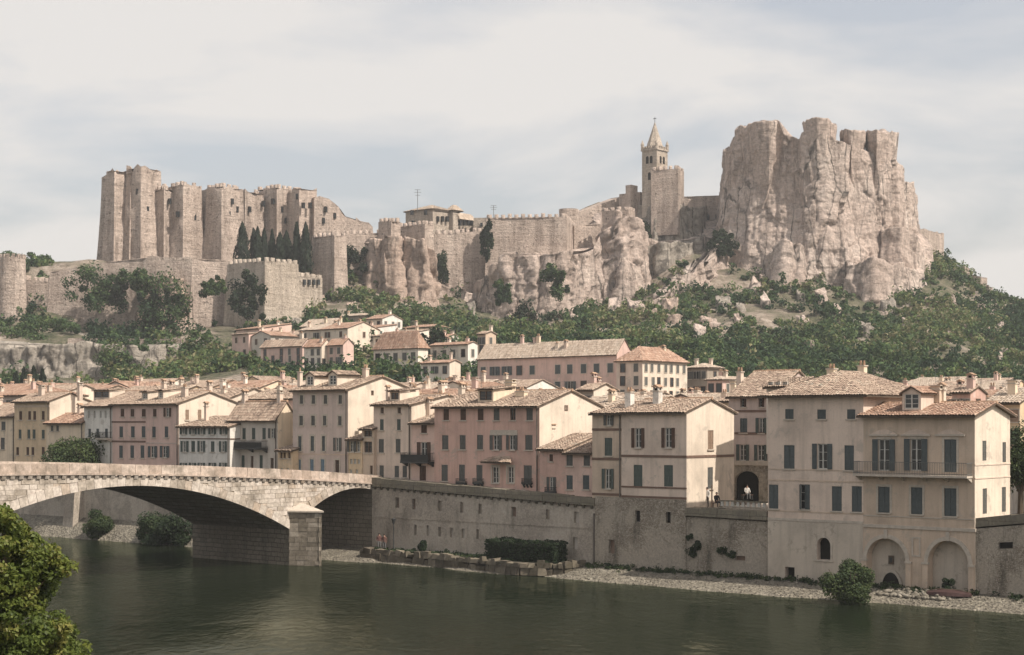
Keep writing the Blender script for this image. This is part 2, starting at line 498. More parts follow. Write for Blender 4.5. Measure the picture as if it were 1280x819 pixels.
P['trim_brown'] = flat('brown_string_course', (0.16, 0.105, 0.08), 0.9, var=0.2)
P['pipe'] = flat('drain_pipe', (0.12, 0.105, 0.09), 0.6)
P['dark'] = flat('unlit_interior', (0.02, 0.018, 0.016), 1.0, 0.0)
P['brick'] = masonry('old_brick', [(0.23, 0.13, 0.095), (0.28, 0.17, 0.12), (0.25, 0.18, 0.14)], (0.25, 0.21, 0.17), 0.25, 0.08)
PL = {
 'pink': (0.43, 0.285, 0.235), 'pink2': (0.47, 0.34, 0.285), 'mauve': (0.385, 0.315, 0.28), 'beige': (0.47, 0.383, 0.317),
 'cream': (0.66, 0.57, 0.47), 'tan': (0.40, 0.317, 0.245), 'ochre': (0.46, 0.355, 0.24), 'pale': (0.56, 0.50, 0.43),
 'grey': (0.40, 0.36, 0.315), 'white': (0.68, 0.645, 0.59), 'rose': (0.45, 0.325, 0.28), 'stone': (0.34, 0.29, 0.235), 'sand': (0.52, 0.43, 0.325)}
for k_, c_ in PL.items(): P['pl_' + k_] = plaster('plaster_' + k_, c_ if k_ in ('cream', 'white', 'stone') else mul(c_, 1.36))
P['pl_plinth'] = plaster('plinth_plaster', (0.50, 0.435, 0.36), 0.95, (0.27, 0.235, 0.19))
P['pebble'] = tinted('pebbles', [(0.0, (0.07, 0.062, 0.048)), (0.5, (0.15, 0.135, 0.108)), (1.0, (0.27, 0.245, 0.205))], noise_scale=3.0)
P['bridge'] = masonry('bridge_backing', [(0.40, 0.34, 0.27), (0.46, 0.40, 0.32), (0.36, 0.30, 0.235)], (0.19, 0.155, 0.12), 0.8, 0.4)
P['pier'] = masonry('pier_stone', [(0.21, 0.182, 0.143), (0.27, 0.235, 0.185), (0.16, 0.138, 0.105)], (0.10, 0.085, 0.066), 0.85, 0.42, bump=1.0, ms=0.035)  # piers and soffits: shade under the arches is put into this darker colour
P['quay'] = rubble_wall('quay_masonry', [(0.0, (0.44, 0.375, 0.31)), (1.0, (0.57, 0.50, 0.42))], (0.36, 0.305, 0.25), 1.6, 3.6, plas=(0.66, 0.58, 0.485), stain_col=(0.24, 0.21, 0.165))
P['quay_rough'] = rubble_wall('quay_rough', [(0.0, (0.26, 0.22, 0.17)), (0.5, (0.40, 0.345, 0.275)), (1.0, (0.53, 0.465, 0.385))], (0.21, 0.175, 0.14), plas=(0.52, 0.455, 0.375))
P['coping'] = masonry('quay_coping', [(0.17, 0.15, 0.115), (0.215, 0.19, 0.145), (0.12, 0.11, 0.08)], (0.07, 0.06, 0.05), 1.1, 0.5, stain=0.8)
P['stone1'] = tinted('cut_stone', [(0.0, (0.30, 0.24, 0.18)), (0.35, (0.42, 0.355, 0.28)), (0.7, (0.51, 0.44, 0.355)), (1.0, (0.43, 0.33, 0.25))], noise_scale=2.5, nz=0.5)
def stone_obj(name, stops):
    m, nt, p = new_mat(name); n = NT(nt)
    info = n.node('ShaderNodeObjectInfo')
    c = n.ramp(info.outputs['Random'], stops)
    v = n.coord('Object')
    f = n.noise(v, 3.0, 6, 0.7)
    c = n.mix(0.55, c, n.ramp(f, [(0.28, 0.15), (0.72, 0.85)]), 'OVERLAY')
    g = n.noise(v, 0.5, 5, 0.7)
    c = n.mix(n.ramp(g, [(0.49, 0.0), (0.66, 0.75)]), c, (0.16, 0.135, 0.105))
    n.lk(c, p.inputs['Base Color']); p.inputs['Roughness'].default_value = 0.93
    n.bump(f, 0.7, 0.04, p)
    return m
P['st_white'] = stone_obj('bridge_white_stone', [(0.0, (0.36, 0.31, 0.255)), (0.35, (0.47, 0.415, 0.355)), (0.8, (0.54, 0.48, 0.42)), (1.0, (0.40, 0.325, 0.255))])
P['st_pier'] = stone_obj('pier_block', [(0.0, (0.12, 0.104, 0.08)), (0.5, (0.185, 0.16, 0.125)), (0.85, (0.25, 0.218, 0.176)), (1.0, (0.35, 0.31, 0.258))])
P['st_pink'] = stone_obj('bridge_parapet_stone', [(0.0, (0.35, 0.275, 0.22)), (0.5, (0.44, 0.355, 0.295)), (1.0, (0.50, 0.42, 0.355))])
P['st_dark'] = stone_obj('planter_stone', [(0.0, (0.06, 0.052, 0.037)), (0.55, (0.12, 0.103, 0.076)), (0.9, (0.17, 0.147, 0.11)), (1.0, (0.30, 0.26, 0.20))])
P['castle'] = old_wall('castle_stone', (0.35, 0.28, 0.235), (0.455, 0.372, 0.318), (0.515, 0.432, 0.372))
P['castle_pale'] = old_wall('castle_pale', (0.38, 0.32, 0.26), (0.45, 0.385, 0.32), (0.49, 0.425, 0.36), (0.16, 0.135, 0.11))
P['rock'] = rock_mat('cliff_rock', (0.38, 0.302, 0.258), (0.48, 0.39, 0.338), (0.54, 0.455, 0.40))
P['rock_red'] = rock_mat('reddish_rock', (0.35, 0.262, 0.21), (0.45, 0.35, 0.29), (0.50, 0.41, 0.35))
P['rock_grey'] = rock_mat('grey_rock', (0.22, 0.195, 0.165), (0.31, 0.275, 0.235), (0.39, 0.35, 0.30))
P['leaf_far'] = tinted('scrub_leaves', [(0.0, (0.0208, 0.0442, 0.0221)), (0.35, (0.0442, 0.0832, 0.0325)), (0.7, (0.0884, 0.1365, 0.0468)), (0.9, (0.1495, 0.182, 0.065)), (1.0, (0.208, 0.195, 0.104))], 0.8, 0.3, 0.2, 0.3)
P['leaf_dark'] = tinted('dark_leaves', [(0.0, (0.0156, 0.0286, 0.0156)), (0.6, (0.039, 0.0624, 0.026)), (1.0, (0.078, 0.104, 0.0364))], 0.75, 0.4, 0.2, 0.25)
P['leaf_cyp'] = tinted('cypress_leaves', [(0.0, (0.008, 0.016, 0.011)), (1.0, (0.026, 0.040, 0.022))], 0.85, 0.4, 0.2, 0.1)
P['leaf_near'] = tinted('sunny_leaves', [(0.0, (0.040, 0.062, 0.014)), (0.5, (0.095, 0.128, 0.026)), (0.85, (0.16, 0.185, 0.04)), (1.0, (0.21, 0.20, 0.055))], 0.5, 0.8, 0.2, 0.4)
P['bark'] = flat('bark', (0.09, 0.07, 0.05), 0.95, bump=0.8, scale=8)
P['soil'] = flat('planter_soil', (0.05, 0.045, 0.03), 0.95, bump=0.6, scale=6)
P['leaf_core'] = flat('hedge_twigs', (0.012, 0.018, 0.009), 0.95)
P['boat'] = flat('boat_paint', (0.055, 0.03, 0.028), 0.7)
# ------------------------------------------------------------------ terrain
DK = [100, 200, 230, 260, 300, 350, 400, 425, 450, 475, 500, 525, 550, 600, 700, 1200, 3000]
HT = {
 -800: [5.7, 6, 7.5, 10, 14, 20, 28, 32, 38, 44, 50, 52, 52, 48, 40, 10, 5],
 0:    [5.7, 6, 8, 12, 17, 20, 22, 35, 41, 57, 60, 62, 59, 52, 40, 10, 5],
 130:  [5.7, 6, 8, 12, 17, 20, 21.5, 35, 38, 60, 62, 63, 60, 52, 40, 10, 5],
 330:  [5.7, 6, 8, 12, 19.7, 24, 31, 36, 41, 56, 64, 66, 62, 52, 40, 10, 5],
 430:  [5.7, 6, 8, 13, 20.5, 25, 34, 38.5, 44.5, 52, 66, 74, 70, 56, 40, 10, 5],
 540:  [5.7, 6, 8, 13, 20.5, 26, 34, 38, 42, 48, 57, 72, 74, 60, 40, 10, 5],
 650:  [5.7, 6, 8, 13, 20.5, 27, 34, 36, 39.5, 43.5, 60, 74, 76, 60, 40, 10, 5],
 760:  [5.7, 6, 8, 12, 19, 26.5, 33, 37, 41, 45.5, 52, 72, 88, 70, 45, 10, 5],
 860:  [5.7, 6, 7.5, 11, 17, 24, 33, 38, 44, 52, 65, 75, 86, 76, 50, 10, 5],
 980:  [5.7, 6, 7, 10, 16, 22.5, 31, 37, 44.5, 53.5, 62, 75, 85, 85, 50, 10, 5],
 1150: [5.7, 6, 7, 10, 16, 22.5, 31, 36, 41.5, 49.5, 58.5, 66, 72, 64, 45, 10, 5],
 1280: [5.7, 6, 7, 10, 15, 21, 28, 33, 38.5, 44.5, 49, 50, 48, 42, 30, 8, 5],
 1500: [5.7, 6, 7, 9, 13, 18, 25, 29, 33, 37, 39, 40, 38, 32, 22, 6, 5],
 2100: [5.7, 6, 6.5, 8, 10, 13, 17, 20, 22, 24, 25, 25, 24, 20, 15, 5, 5]}
PK = np.array(sorted(HT)); HTA = np.array([HT[k] for k in PK], float)
def hill(x, y, rough=True):
    x = np.asarray(x, float); y = np.asarray(y, float)
    yy = np.maximum(y, 90.0)
    px = np.clip(640 + 2000 * x / yy, PK[0], PK[-1])
    i = np.clip(np.searchsorted(PK, px) - 1, 0, len(PK) - 2)
    f = (px - PK[i]) / (PK[i + 1] - PK[i]); f = f * f * (3 - 2 * f)
    dk = np.array(DK, float)
    j = np.clip(np.searchsorted(dk, yy) - 1, 0, len(dk) - 2)
    g = np.clip((yy - dk[j]) / (dk[j + 1] - dk[j]), 0, 1)
    z = (HTA[i, j] * (1 - g) + HTA[i, j + 1] * g) * (1 - f) + (HTA[i + 1, j] * (1 - g) + HTA[i + 1, j + 1] * g) * f
    if rough:
        a = np.clip((yy - 320) / 60, 0, 1)
        Pn = np.stack([x / 34, y / 34, np.zeros_like(x)], -1)
        z = z + a * (2.8 * fbm(Pn, 4, 5) + 1.2 * ridged(Pn * 3.1, 2, 9) + 1.1 * fbm(Pn * 5.5, 3, 19, 0.65))
    return z
def grid_mesh(name, sv, tv, zf, mats, smooth=True):
    SS, TT = np.meshgrid(sv, tv)
    X = O2[0] + SS * U2[0] + TT * V2[0]; Y = O2[1] + SS * U2[1] + TT * V2[1]
    Zv = zf(SS, TT, X, Y)
    n, m = SS.shape
    V = np.stack([X.ravel(), Y.ravel(), Zv.ravel()], -1)
    a = (np.arange(n - 1)[:, None] * m + np.arange(m - 1)[None, :]).ravel()
    F = np.stack([a, a + 1, a + m + 1, a + m], -1)
    return np_mesh(name, V, F, mats, smooth=smooth)

def hill_mat():
    m, nt, p = new_mat('hillside_soil'); n = NT(nt)
    v = n.coord('Object')
    a = n.noise(v, 0.05, 7, 0.65); b = n.noise(v, 0.45, 7, 0.72)
    c = n.ramp(b, [(0.34, (0.09, 0.08, 0.055)), (0.46, (0.20, 0.165, 0.13)), (0.54, (0.30, 0.25, 0.205)), (0.64, (0.42, 0.36, 0.31))])
    g = n.ramp(b, [(0.36, (0.022, 0.033, 0.015)), (0.5, (0.055, 0.065, 0.03)), (0.6, (0.11, 0.10, 0.06)), (0.66, (0.20, 0.175, 0.13))])
    c = n.mix(n.ramp(n.math('ADD', n.math('MULTIPLY', a, 0.6), n.math('MULTIPLY', b, 0.4)), [(0.47, 0.0), (0.53, 0.85)]), c, g)
    n.lk(c, p.inputs['Base Color']); p.inputs['Roughness'].default_value = 0.95
    n.bump(b, 1.0, 1.0, p)
    return m
sv = np.concatenate([np.linspace(-2200, -460, 30), np.arange(-455, 165, 2.6), np.linspace(170, 1500, 40)])
tv = np.concatenate([np.arange(0.6, 560, 2.6), np.linspace(566, 2400, 36)])
ob('hillside', grid_mesh('hillside', sv, tv, lambda s, t, x, y: hill(x, y), [hill_mat()], smooth=False), kind='structure')

def gravel_mat():
    m, nt, p = new_mat('river_gravel'); n = NT(nt)
    v = n.coord('Object')
    vo = n.node('ShaderNodeTexVoronoi'); vo.inputs['Scale'].default_value = 4.5; n.lk(v, vo.inputs['Vector'])
    a = n.noise(v, 0.5, 6, 0.65)
    c = n.ramp(a, [(0.3, (0.11, 0.098, 0.077)), (0.55, (0.18, 0.163, 0.13)), (0.75, (0.25, 0.228, 0.188))])
    sp = n.node('ShaderNodeSeparateColor'); n.lk(vo.outputs['Color'], sp.inputs[0])
    c = n.mix(0.55, c, n.ramp(sp.outputs[0], [(0.0, 0.2), (1.0, 0.85)]), 'OVERLAY')
    n.lk(c, p.inputs['Base Color']); p.inputs['Roughness'].default_value = 0.9
    n.bump(vo.outputs['Distance'], 1.0, 0.12, p)
    return m
def beach_e(s):
    s = np.asarray(s, float)
    w = fbm(np.stack([s / 9, s * 0, s * 0 + 2], -1), 3, 3)
    e = 4.5 + 1.4 * w
    e = np.where((s > 4) & (s < 26), e - 0.6, e)
    return np.where(s < -15, 2.6 + 1.0 * w, e)
def beach_h(s): return 0.85 + 1.3 * np.clip((-16 - np.asarray(s, float)) / 8, 0, 1)
def bed(s, t, x=None, y=None):
    s = np.asarray(s, float); t = np.asarray(t, float)
    e = beach_e(s); h = beach_h(s)
    z = np.where(t > -e, h * np.clip(1 + t / e, 0, None) ** 0.8, -0.22 * (-e - t))
    z = np.maximum(z, -2.6)
    nb = -0.35 * (t + 74)
    z = np.where(t < -66, np.maximum(z, np.minimum(nb, 11.35)), z)
    return z + 0.05 * fbm(np.stack([s / 1.5, t / 1.5, s * 0], -1), 2, 8)
sv = np.concatenate([np.linspace(-900, -90, 30), np.arange(-85, 95, 0.9), np.linspace(100, 900, 40)])
tv = np.concatenate([np.linspace(-900, -140, 20), np.linspace(-130, -14, 60), np.arange(-13.5, 0.9, 0.45)])
ob('riverbank', grid_mesh('riverbank', sv, tv, bed, [gravel_mat()]), kind='structure')

def water_mat():
    m, nt, p = new_mat('river_water'); n = NT(nt)
    v = n.coord('Object')
    mp = n.node('ShaderNodeMapping'); mp.inputs['Rotation'].default_value = (0, 0, R(25)); mp.inputs['Scale'].default_value = (1.0, 0.55, 1); n.lk(v, mp.inputs[0])
    a = n.noise(mp.outputs[0], 1.5, 5, 0.6, 0.5)
    b = n.noise(mp.outputs[0], 0.28, 3, 0.5, 0.3)
    big = n.noise(v, 0.045, 4, 0.55, 0.4)
    nt.nodes.remove(p)
    h = n.math('ADD', n.math('MULTIPLY', a, n.ramp(big, [(0.35, 0.35), (0.65, 1.0)])), n.math('MULTIPLY', b, 1.4))
    nb = n.bump(h, 0.9, 0.075)
    df = n.node('ShaderNodeBsdfDiffuse'); df.inputs['Color'].default_value = (0.010, 0.0138, 0.0078, 1)
    gl = n.node('ShaderNodeBsdfGlossy'); gl.inputs['Color'].default_value = (0.80, 0.85, 0.74, 1)
    n.lk(n.ramp(big, [(0.35, 0.03), (0.65, 0.10)]), gl.inputs['Roughness'])
    fr = n.node('ShaderNodeFresnel'); fr.inputs['IOR'].default_value = 1.33
    for q in (df, gl, fr): n.lk(nb, q.inputs['Normal'])
    mx = n.node('ShaderNodeMixShader'); n.lk(n.math('MULTIPLY', fr.outputs[0], 0.72), mx.inputs[0])
    n.lk(df.outputs[0], mx.inputs[1]); n.lk(gl.outputs[0], mx.inputs[2])
    n.lk(mx.outputs[0], [x for x in nt.nodes if x.type == 'OUTPUT_MATERIAL'][0].inputs[0])
    return m
sv = np.linspace(-1500, 1500, 60); tv = np.linspace(-90, 0.4, 12)
ob('river', grid_mesh('river', sv, tv, lambda s, t, x, y: np.zeros_like(s), [water_mat()]), kind='structure')
# ------------------------------------------------------------------ the stone bridge
# local frame: x along u (face at x = 0 looks downstream), y along v, L = -y
BW = 14.0
def par_top(L): return 8.04 + 0.08 * L - 0.00085 * L * L
def deck(L): return par_top(L) - 1.15
PIERS = [(7.9, 10.6), (42.6, 45.6)]
ARCH = []   # (L0, L1, intrados function)
def main_in(L): return 6.27 - 0.01393 * (L - 26.6) ** 2 + 0.057 * L
def small_in(L): return 6.85 - 1.75 * ((L - 2.0) / 5.9) ** 2
ARCH = [(-0.4, 7.9, small_in), (10.6, 42.6, main_in)]
bridge = thing('stone_bridge', 'pale stone arch bridge crossing the river with a pinkish parapet', 'bridge', (O2[0], O2[1], 0), ROT)
def intr(L):
    for a, b, f in ARCH:
        if a < L < b: return f(L)
    return -2.4
def extr(L, th=0.78):
    """height of the top of the arch ring above L (very low over the piers)"""
    best = -3.0
    for a, b, f in ARCH:
        if a - 1.2 < L < b + 1.2:
            Lc = min(max(L, a), b)
            d = 0.02
            sl = (f(Lc + d) - f(Lc - d)) / (2 * d)
            best = max(best, f(L) + th * math.sqrt(1 + sl * sl))
    return best
mb = MB()
Ls = sorted(set([-8.0, 82.0] + [a for a, b, f in ARCH] + [b for a, b, f in ARCH] + list(np.arange(-0.4, 7.9, 0.5)) + list(np.arange(10.6, 42.6, 0.8)) + list(np.arange(46, 82, 4.0)) + [45.6]))
for i in range(len(Ls) - 1):
    a, b = Ls[i], Ls[i + 1]
    mid = 0.5 * (a + b)
    arch = [f for p, q, f in ARCH if p - 1e-6 <= a and b <= q + 1e-6]
    za, zb = (arch[0](a), arch[0](b)) if arch else (-2.4, -2.4)
    mt = P['pier'] if not arch else P['bridge']
    ta, tb = deck(a), deck(b)
    x0, x1 = -BW, -0.05
    if not arch and a < 12:      # piers: lower part in the stone darkened for arch shade, upper in bridge stone
        pass
    mb.poly([(x1, -a, za), (x1, -b, zb), (x1, -b, tb), (x1, -a, ta)], P['bridge'])
    mb.poly([(x0, -a, za), (x0, -a, ta), (x0, -b, tb), (x0, -b, zb)], P['bridge'])
    mb.poly([(x0, -a, ta), (x1, -a, ta), (x1, -b, tb), (x0, -b, tb)], P['coping'])
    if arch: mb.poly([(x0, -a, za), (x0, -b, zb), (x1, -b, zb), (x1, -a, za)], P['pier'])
for p, q, f in ARCH:
    for L in (p, q):
        zt = f(L)
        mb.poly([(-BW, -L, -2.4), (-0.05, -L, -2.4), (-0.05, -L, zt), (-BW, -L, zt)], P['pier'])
ob('bridge_body', mb.mesh('bridge_body'), bridge)
# far parapet
mb = MB()
for i in range(-8, 82, 2):
    a, b = i, i + 2
    mb.hexa([(-BW, -a, deck(a) - 0.3), (-BW + 0.45, -a, deck(a) - 0.3), (-BW + 0.45, -b, deck(b) - 0.3), (-BW, -b, deck(b) - 0.3),
             (-BW, -a, par_top(a)), (-BW + 0.45, -a, par_top(a)), (-BW + 0.45, -b, par_top(b)), (-BW, -b, par_top(b))], P['st_pink'])
ob('far_parapet', mb.mesh('far_parapet'), bridge)
# near parapet: blocks with joints, one object each
rnd = random.Random(3)
L = -1.2
while L < 46:
    w = rnd.uniform(1.0, 1.5); a, b = L + 0.012, L + w - 0.012
    o = rnd.uniform(0.0, 0.025); h = rnd.uniform(-0.02, 0.02)
    mb = MB()
    mb.hexa([(-0.42, -a, par_top(a) - 0.76), (0.16 + o, -a, par_top(a) - 0.76), (0.16 + o, -b, par_top(b) - 0.76), (-0.42, -b, par_top(b) - 0.76),
             (-0.40, -a, par_top(a) + h), (0.13 + o, -a, par_top(a) + h), (0.13 + o, -b, par_top(b) + h), (-0.40, -b, par_top(b) + h)], P['st_pink'])
    ob('parapet_block', mb.mesh('parapet_block'), bridge); L += w
mb = MB()
for i in range(-2, 46, 2):
    a, b = i, i + 2
    for (x1, d0, d1, mt) in ((0.24, 0.765, 0.90, P['st_pink']),):
        mb.hexa([(-0.4, -a, par_top(a) - d1), (x1, -a, par_top(a) - d1), (x1, -b, par_top(b) - d1), (-0.4, -b, par_top(b) - d1),
                 (-0.4, -a, par_top(a) - d0), (x1, -a, par_top(a) - d0), (x1, -b, par_top(b) - d0), (-0.4, -b, par_top(b) - d0)], mt)
ob('cornice', mb.mesh('cornice'), bridge)
mb = MB()
mb.hexa([(-0.1, -0.19, -0.30), (0.10, -0.19, -0.30), (0.10, 0.19, -0.30), (-0.1, 0.19, -0.30),
         (-0.1, -0.19, 0), (0.21, -0.19, 0), (0.21, 0.19, 0), (-0.1, 0.19, 0)], P['st_white'])
corb = mb.mesh('corbel')
L = -1.0
while L < 46:
    ob('corbel', corb, bridge, (0, -L, par_top(L) - 0.905)); L += 0.78
# voussoirs
for (p, q, f), n in zip(ARCH, (12, 42)):
    for i in range(n):
        a = p + (q - p) * i / n; b = p + (q - p) * (i + 1) / n
        def nrm(L):
            sl = (f(L + 0.01) - f(L - 0.01)) / 0.02
            k = math.sqrt(1 + sl * sl); return (-sl / k, 1 / k)
        th = 0.78 + rnd.uniform(-0.03, 0.05); o = 0.03 + rnd.uniform(0, 0.03)
        g = 0.014
        a2, b2 = a + g, b - g
        na, nb = nrm(a2), nrm(b2)
        pts = [(a2, f(a2)), (b2, f(b2)), (b2 + nb[0] * th, f(b2) + nb[1] * th), (a2 + na[0] * th, f(a2) + na[1] * th)]
        mb = MB(); mb.prism([(-0.6, -l, z) for l, z in pts], (0.6 + o, 0, 0), P['st_white'])
        ob('voussoir', mb.mesh('voussoir'), bridge)
# spandrel stones
row = 0; z = 0.4; stones = []
zz = 2.6
while zz < 9.2:
    h = rnd.uniform(0.36, 0.47); L = -3.5 + rnd.uniform(0, 0.6)
    while L < 46.5:
        w = rnd.uniform(0.6, 1.15); a, b = L + 0.014, min(L + w, 47) - 0.014
        z0, z1 = zz + 0.013, zz + h - 0.013
        zs = [max(z0, extr(l) + 0.02) for l in (a, 0.5 * (a + b), b)]
        tops = [min(z1, par_top(l) - 0.92) for l in (a, b)]
        L += w
        if min(tops) - max(zs) < 0.08 and not (min(zs) < min(tops) - 0.2): continue
        if any(zs[k] > tops[min(k, 1)] for k in (0, 2)) : 
            zs = [min(zs[0], tops[0] - 0.02), min(zs[1], min(tops) - 0.02), min(zs[2], tops[1] - 0.02)]
        m_ = 0.5 * (a + b)
        o = rnd.uniform(-0.02, 0.03)
        ring = [(-0.3, -a, zs[0]), (-0.3, -m_, zs[1]), (-0.3, -b, zs[2]), (-0.3, -b, tops[1]), (-0.3, -a, tops[0])]
        area = (b - a) * (sum(tops) / 2 - sum(zs) / 3)
        stones.append((area, ring, o))
    zz += h
stones = [s for s in stones if s[0] > 0.03]
stones.sort(key=lambda s: -s[0])
for area, ring, o in stones[:300]:
    mb = MB(); mb.prism(ring, (0.3 + o, 0, 0), P['st_white']); ob('stone', mb.mesh('stone'), bridge)
mb = MB()
for area, ring, o in stones[300:]: mb.prism(ring, (0.3 + o, 0, 0), P['st_white'])
if mb.v: ob('small_stones', mb.mesh('small_stones'), bridge, kind='stuff')
# cutwater with its pyramid cap
mb = MB()
pa, pb = PIERS[0]; pc = 0.5 * (pa + pb); tip = 2.7
tri = [(-0.06, -pa + 0.1), (-0.06, -pb - 0.1), (tip, -pc)]
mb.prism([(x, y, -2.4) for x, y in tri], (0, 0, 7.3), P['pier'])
ob('cutwater', mb.mesh('cutwater'), bridge)
# stones of the cutwater and of the pier side below the main arch
cs = MB(); rows = []
zz = -0.3; k = 0
while zz < 4.75:
    h = min(rnd.uniform(0.36, 0.5), 4.88 - zz)
    for (A, B) in ((tri[1], tri[2]), (tri[2], tri[0])):
        A = np.array(A); B = np.array(B); d = B - A; Ln = np.linalg.norm(d); d /= Ln
        nn = np.array([d[1], -d[0]])
        if np.dot(nn, np.array([1.0, 0]) if True else 0) < 0: nn = -nn
        u0 = 0.05 if k % 2 else 0.0
        while u0 < Ln - 0.06:
            w = min(rnd.uniform(0.5, 1.1), Ln - 0.02 - u0)
            if Ln - 0.02 - u0 - w < 0.25: w = Ln - 0.02 - u0
            o = rnd.uniform(0.01, 0.05)
            a = A + d * (u0 + 0.015); b = A + d * (u0 + w - 0.015)
            ring = [(*(a - nn * 0.2), zz + 0.014), (*(b - nn * 0.2), zz + 0.014), (*(b - nn * 0.2), zz + h - 0.014), (*(a - nn * 0.2), zz + h - 0.014)]
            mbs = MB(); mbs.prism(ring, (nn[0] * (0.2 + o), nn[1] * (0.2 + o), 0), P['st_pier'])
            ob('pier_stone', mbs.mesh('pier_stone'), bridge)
            u0 += w
    zz += h; k += 1
mb = MB()
e = 0.22
b3 = [(-0.02, -pa + 0.35), (-0.02, -pb - 0.35), (tip + 0.35, -pc)]
mb.prism([(x, y, 4.9) for x, y in b3], (0, 0, 0.14), P['trim'])
ap = (-0.02, -pc, 5.75)
bb = [(x, y, 5.04) for x, y in b3]
mb.poly([bb[1], bb[2], ap], P['trim']); mb.poly([bb[2], bb[0], ap], P['trim'])
ob('cutwater_cap', mb.mesh('cutwater_cap'), bridge)
mb = MB(); zz = -0.3
while zz < 3.1:
    h = rnd.uniform(0.36, 0.48); u0 = -BW
    while u0 < -0.2:
        w = min(rnd.uniform(0.6, 1.2), -0.05 - u0)
        o = rnd.uniform(0.01, 0.05)
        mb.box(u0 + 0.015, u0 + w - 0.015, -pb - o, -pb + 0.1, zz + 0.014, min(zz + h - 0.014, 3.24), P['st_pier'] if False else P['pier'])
        u0 += w
    zz += h
ob('pier_courses', mb.mesh('pier_courses'), bridge, kind='stuff')
# ------------------------------------------------------------------ house kit
# house frame: x along the front (to the right), y into the house, front at y = 0, z up from the ground
def wall_panel(mb, W, z0, z1, holes, depth, xf, mat, mat_rev=None, mat_back=None):
    """a wall face with rectangular openings and reveals; xf maps (x, y, z) panel coords to house coords"""
    xs = sorted(set([0.0, W] + [h[0] for h in holes] + [h[1] for h in holes]))
    zs = sorted(set([z0, z1] + [h[2] for h in holes] + [h[3] for h in holes]))
    xs = [x for x in xs if -1e-6 <= x <= W + 1e-6]; zs = [z for z in zs if z0 - 1e-6 <= z <= z1 + 1e-6]
    for i in range(len(xs) - 1):
        for j in range(len(zs) - 1):
            cx, cz = 0.5 * (xs[i] + xs[i + 1]), 0.5 * (zs[j] + zs[j + 1])
            if any(h[0] < cx < h[1] and h[2] < cz < h[3] for h in holes): continue
            mb.poly([xf(xs[i], 0, zs[j]), xf(xs[i + 1], 0, zs[j]), xf(xs[i + 1], 0, zs[j + 1]), xf(xs[i], 0, zs[j + 1])], mat)
    for h in holes:
        a, b, c, d = h[:4]; m = mat_rev or mat; dp = h[4] if len(h) > 4 else depth
        mb.poly([xf(a, 0, c), xf(a, dp, c), xf(a, dp, d), xf(a, 0, d)], m)
        mb.poly([xf(b, 0, c), xf(b, 0, d), xf(b, dp, d), xf(b, dp, c)], m)
        mb.poly([xf(a, 0, d), xf(a, dp, d), xf(b, dp, d), xf(b, 0, d)], m)
        mb.poly([xf(a, 0, c), xf(b, 0, c), xf(b, dp, c), xf(a, dp, c)], m)
        mb.poly([xf(a, dp, c), xf(b, dp, c), xf(b, dp, d), xf(a, dp, d)], mat_back or P['dark'])

_cache = {}
def rd(x): return round(x / 0.05) * 0.05
def shutter_mesh(w, h, mat, slats=True):
    k = ('sh', rd(w), rd(h), mat.name)
    if k in _cache: return _cache[k]
    w, h = rd(w), rd(h); mb = MB(); f = 0.06
    mb.box(-w / 2, -w / 2 + f, -0.025, 0.025, 0, h, mat); mb.box(w / 2 - f, w / 2, -0.025, 0.025, 0, h, mat)
    for z in (0, h * 0.5 - f / 2, h - f): mb.box(-w / 2 + f, w / 2 - f, -0.024, 0.024, z, z + f, mat)
    mb.box(-w / 2 + f, w / 2 - f, 0.005, 0.012, f, h - f, mat)
    n = max(6, int(h / 0.13))
    for i in range(n):
        z = f + (h - 2 * f) * (i + 0.1) / n; dz = (h - 2 * f) / n * 0.75
        mb.hexa([(-w / 2 + f, -0.022, z), (w / 2 - f, -0.022, z), (w / 2 - f, -0.012, z), (-w / 2 + f, -0.012, z),
                 (-w / 2 + f, -0.002, z + dz), (w / 2 - f, -0.002, z + dz), (w / 2 - f, 0.008, z + dz), (-w / 2 + f, 0.008, z + dz)], mat)
    _cache[k] = mb.mesh('shutter'); return _cache[k]
def frame_mesh(w, h, mat):
    k = ('fr', rd(w), rd(h), mat.name)
    if k in _cache: return _cache[k]
    w, h = rd(w), rd(h); mb = MB(); f = 0.07
    mb.box(-w / 2, -w / 2 + f, -0.03, 0.03, 0, h, mat); mb.box(w / 2 - f, w / 2, -0.03, 0.03, 0, h, mat)
    mb.box(-w / 2 + f, w / 2 - f, -0.03, 0.03, 0, f, mat); mb.box(-w / 2 + f, w / 2 - f, -0.03, 0.03, h - f, h, mat)
    mb.box(-0.05, 0.05, -0.035, 0.03, f, h - f, mat)
    for i in (1, 2): mb.box(-w / 2 + f, w / 2 - f, -0.02, 0.02, h * i / 3 - 0.018, h * i / 3 + 0.018, mat)
    _cache[k] = mb.mesh('window_frame'); return _cache[k]
def pane_mesh(w, h):
    k = ('pn', rd(w), rd(h))
    if k in _cache: return _cache[k]
    w, h = rd(w), rd(h); mb = MB(); mb.box(-w / 2, w / 2, -0.005, 0.005, 0, h, P['glass'])
    _cache[k] = mb.mesh('pane'); return _cache[k]
def sill_mesh(w, mat):
    k = ('sl', rd(w), mat.name)
    if k in _cache: return _cache[k]
    w = rd(w); mb = MB(); mb.box(-w / 2, w / 2, -0.11, 0.05, -0.10, 0.0, mat)
    _cache[k] = mb.mesh('sill'); return _cache[k]
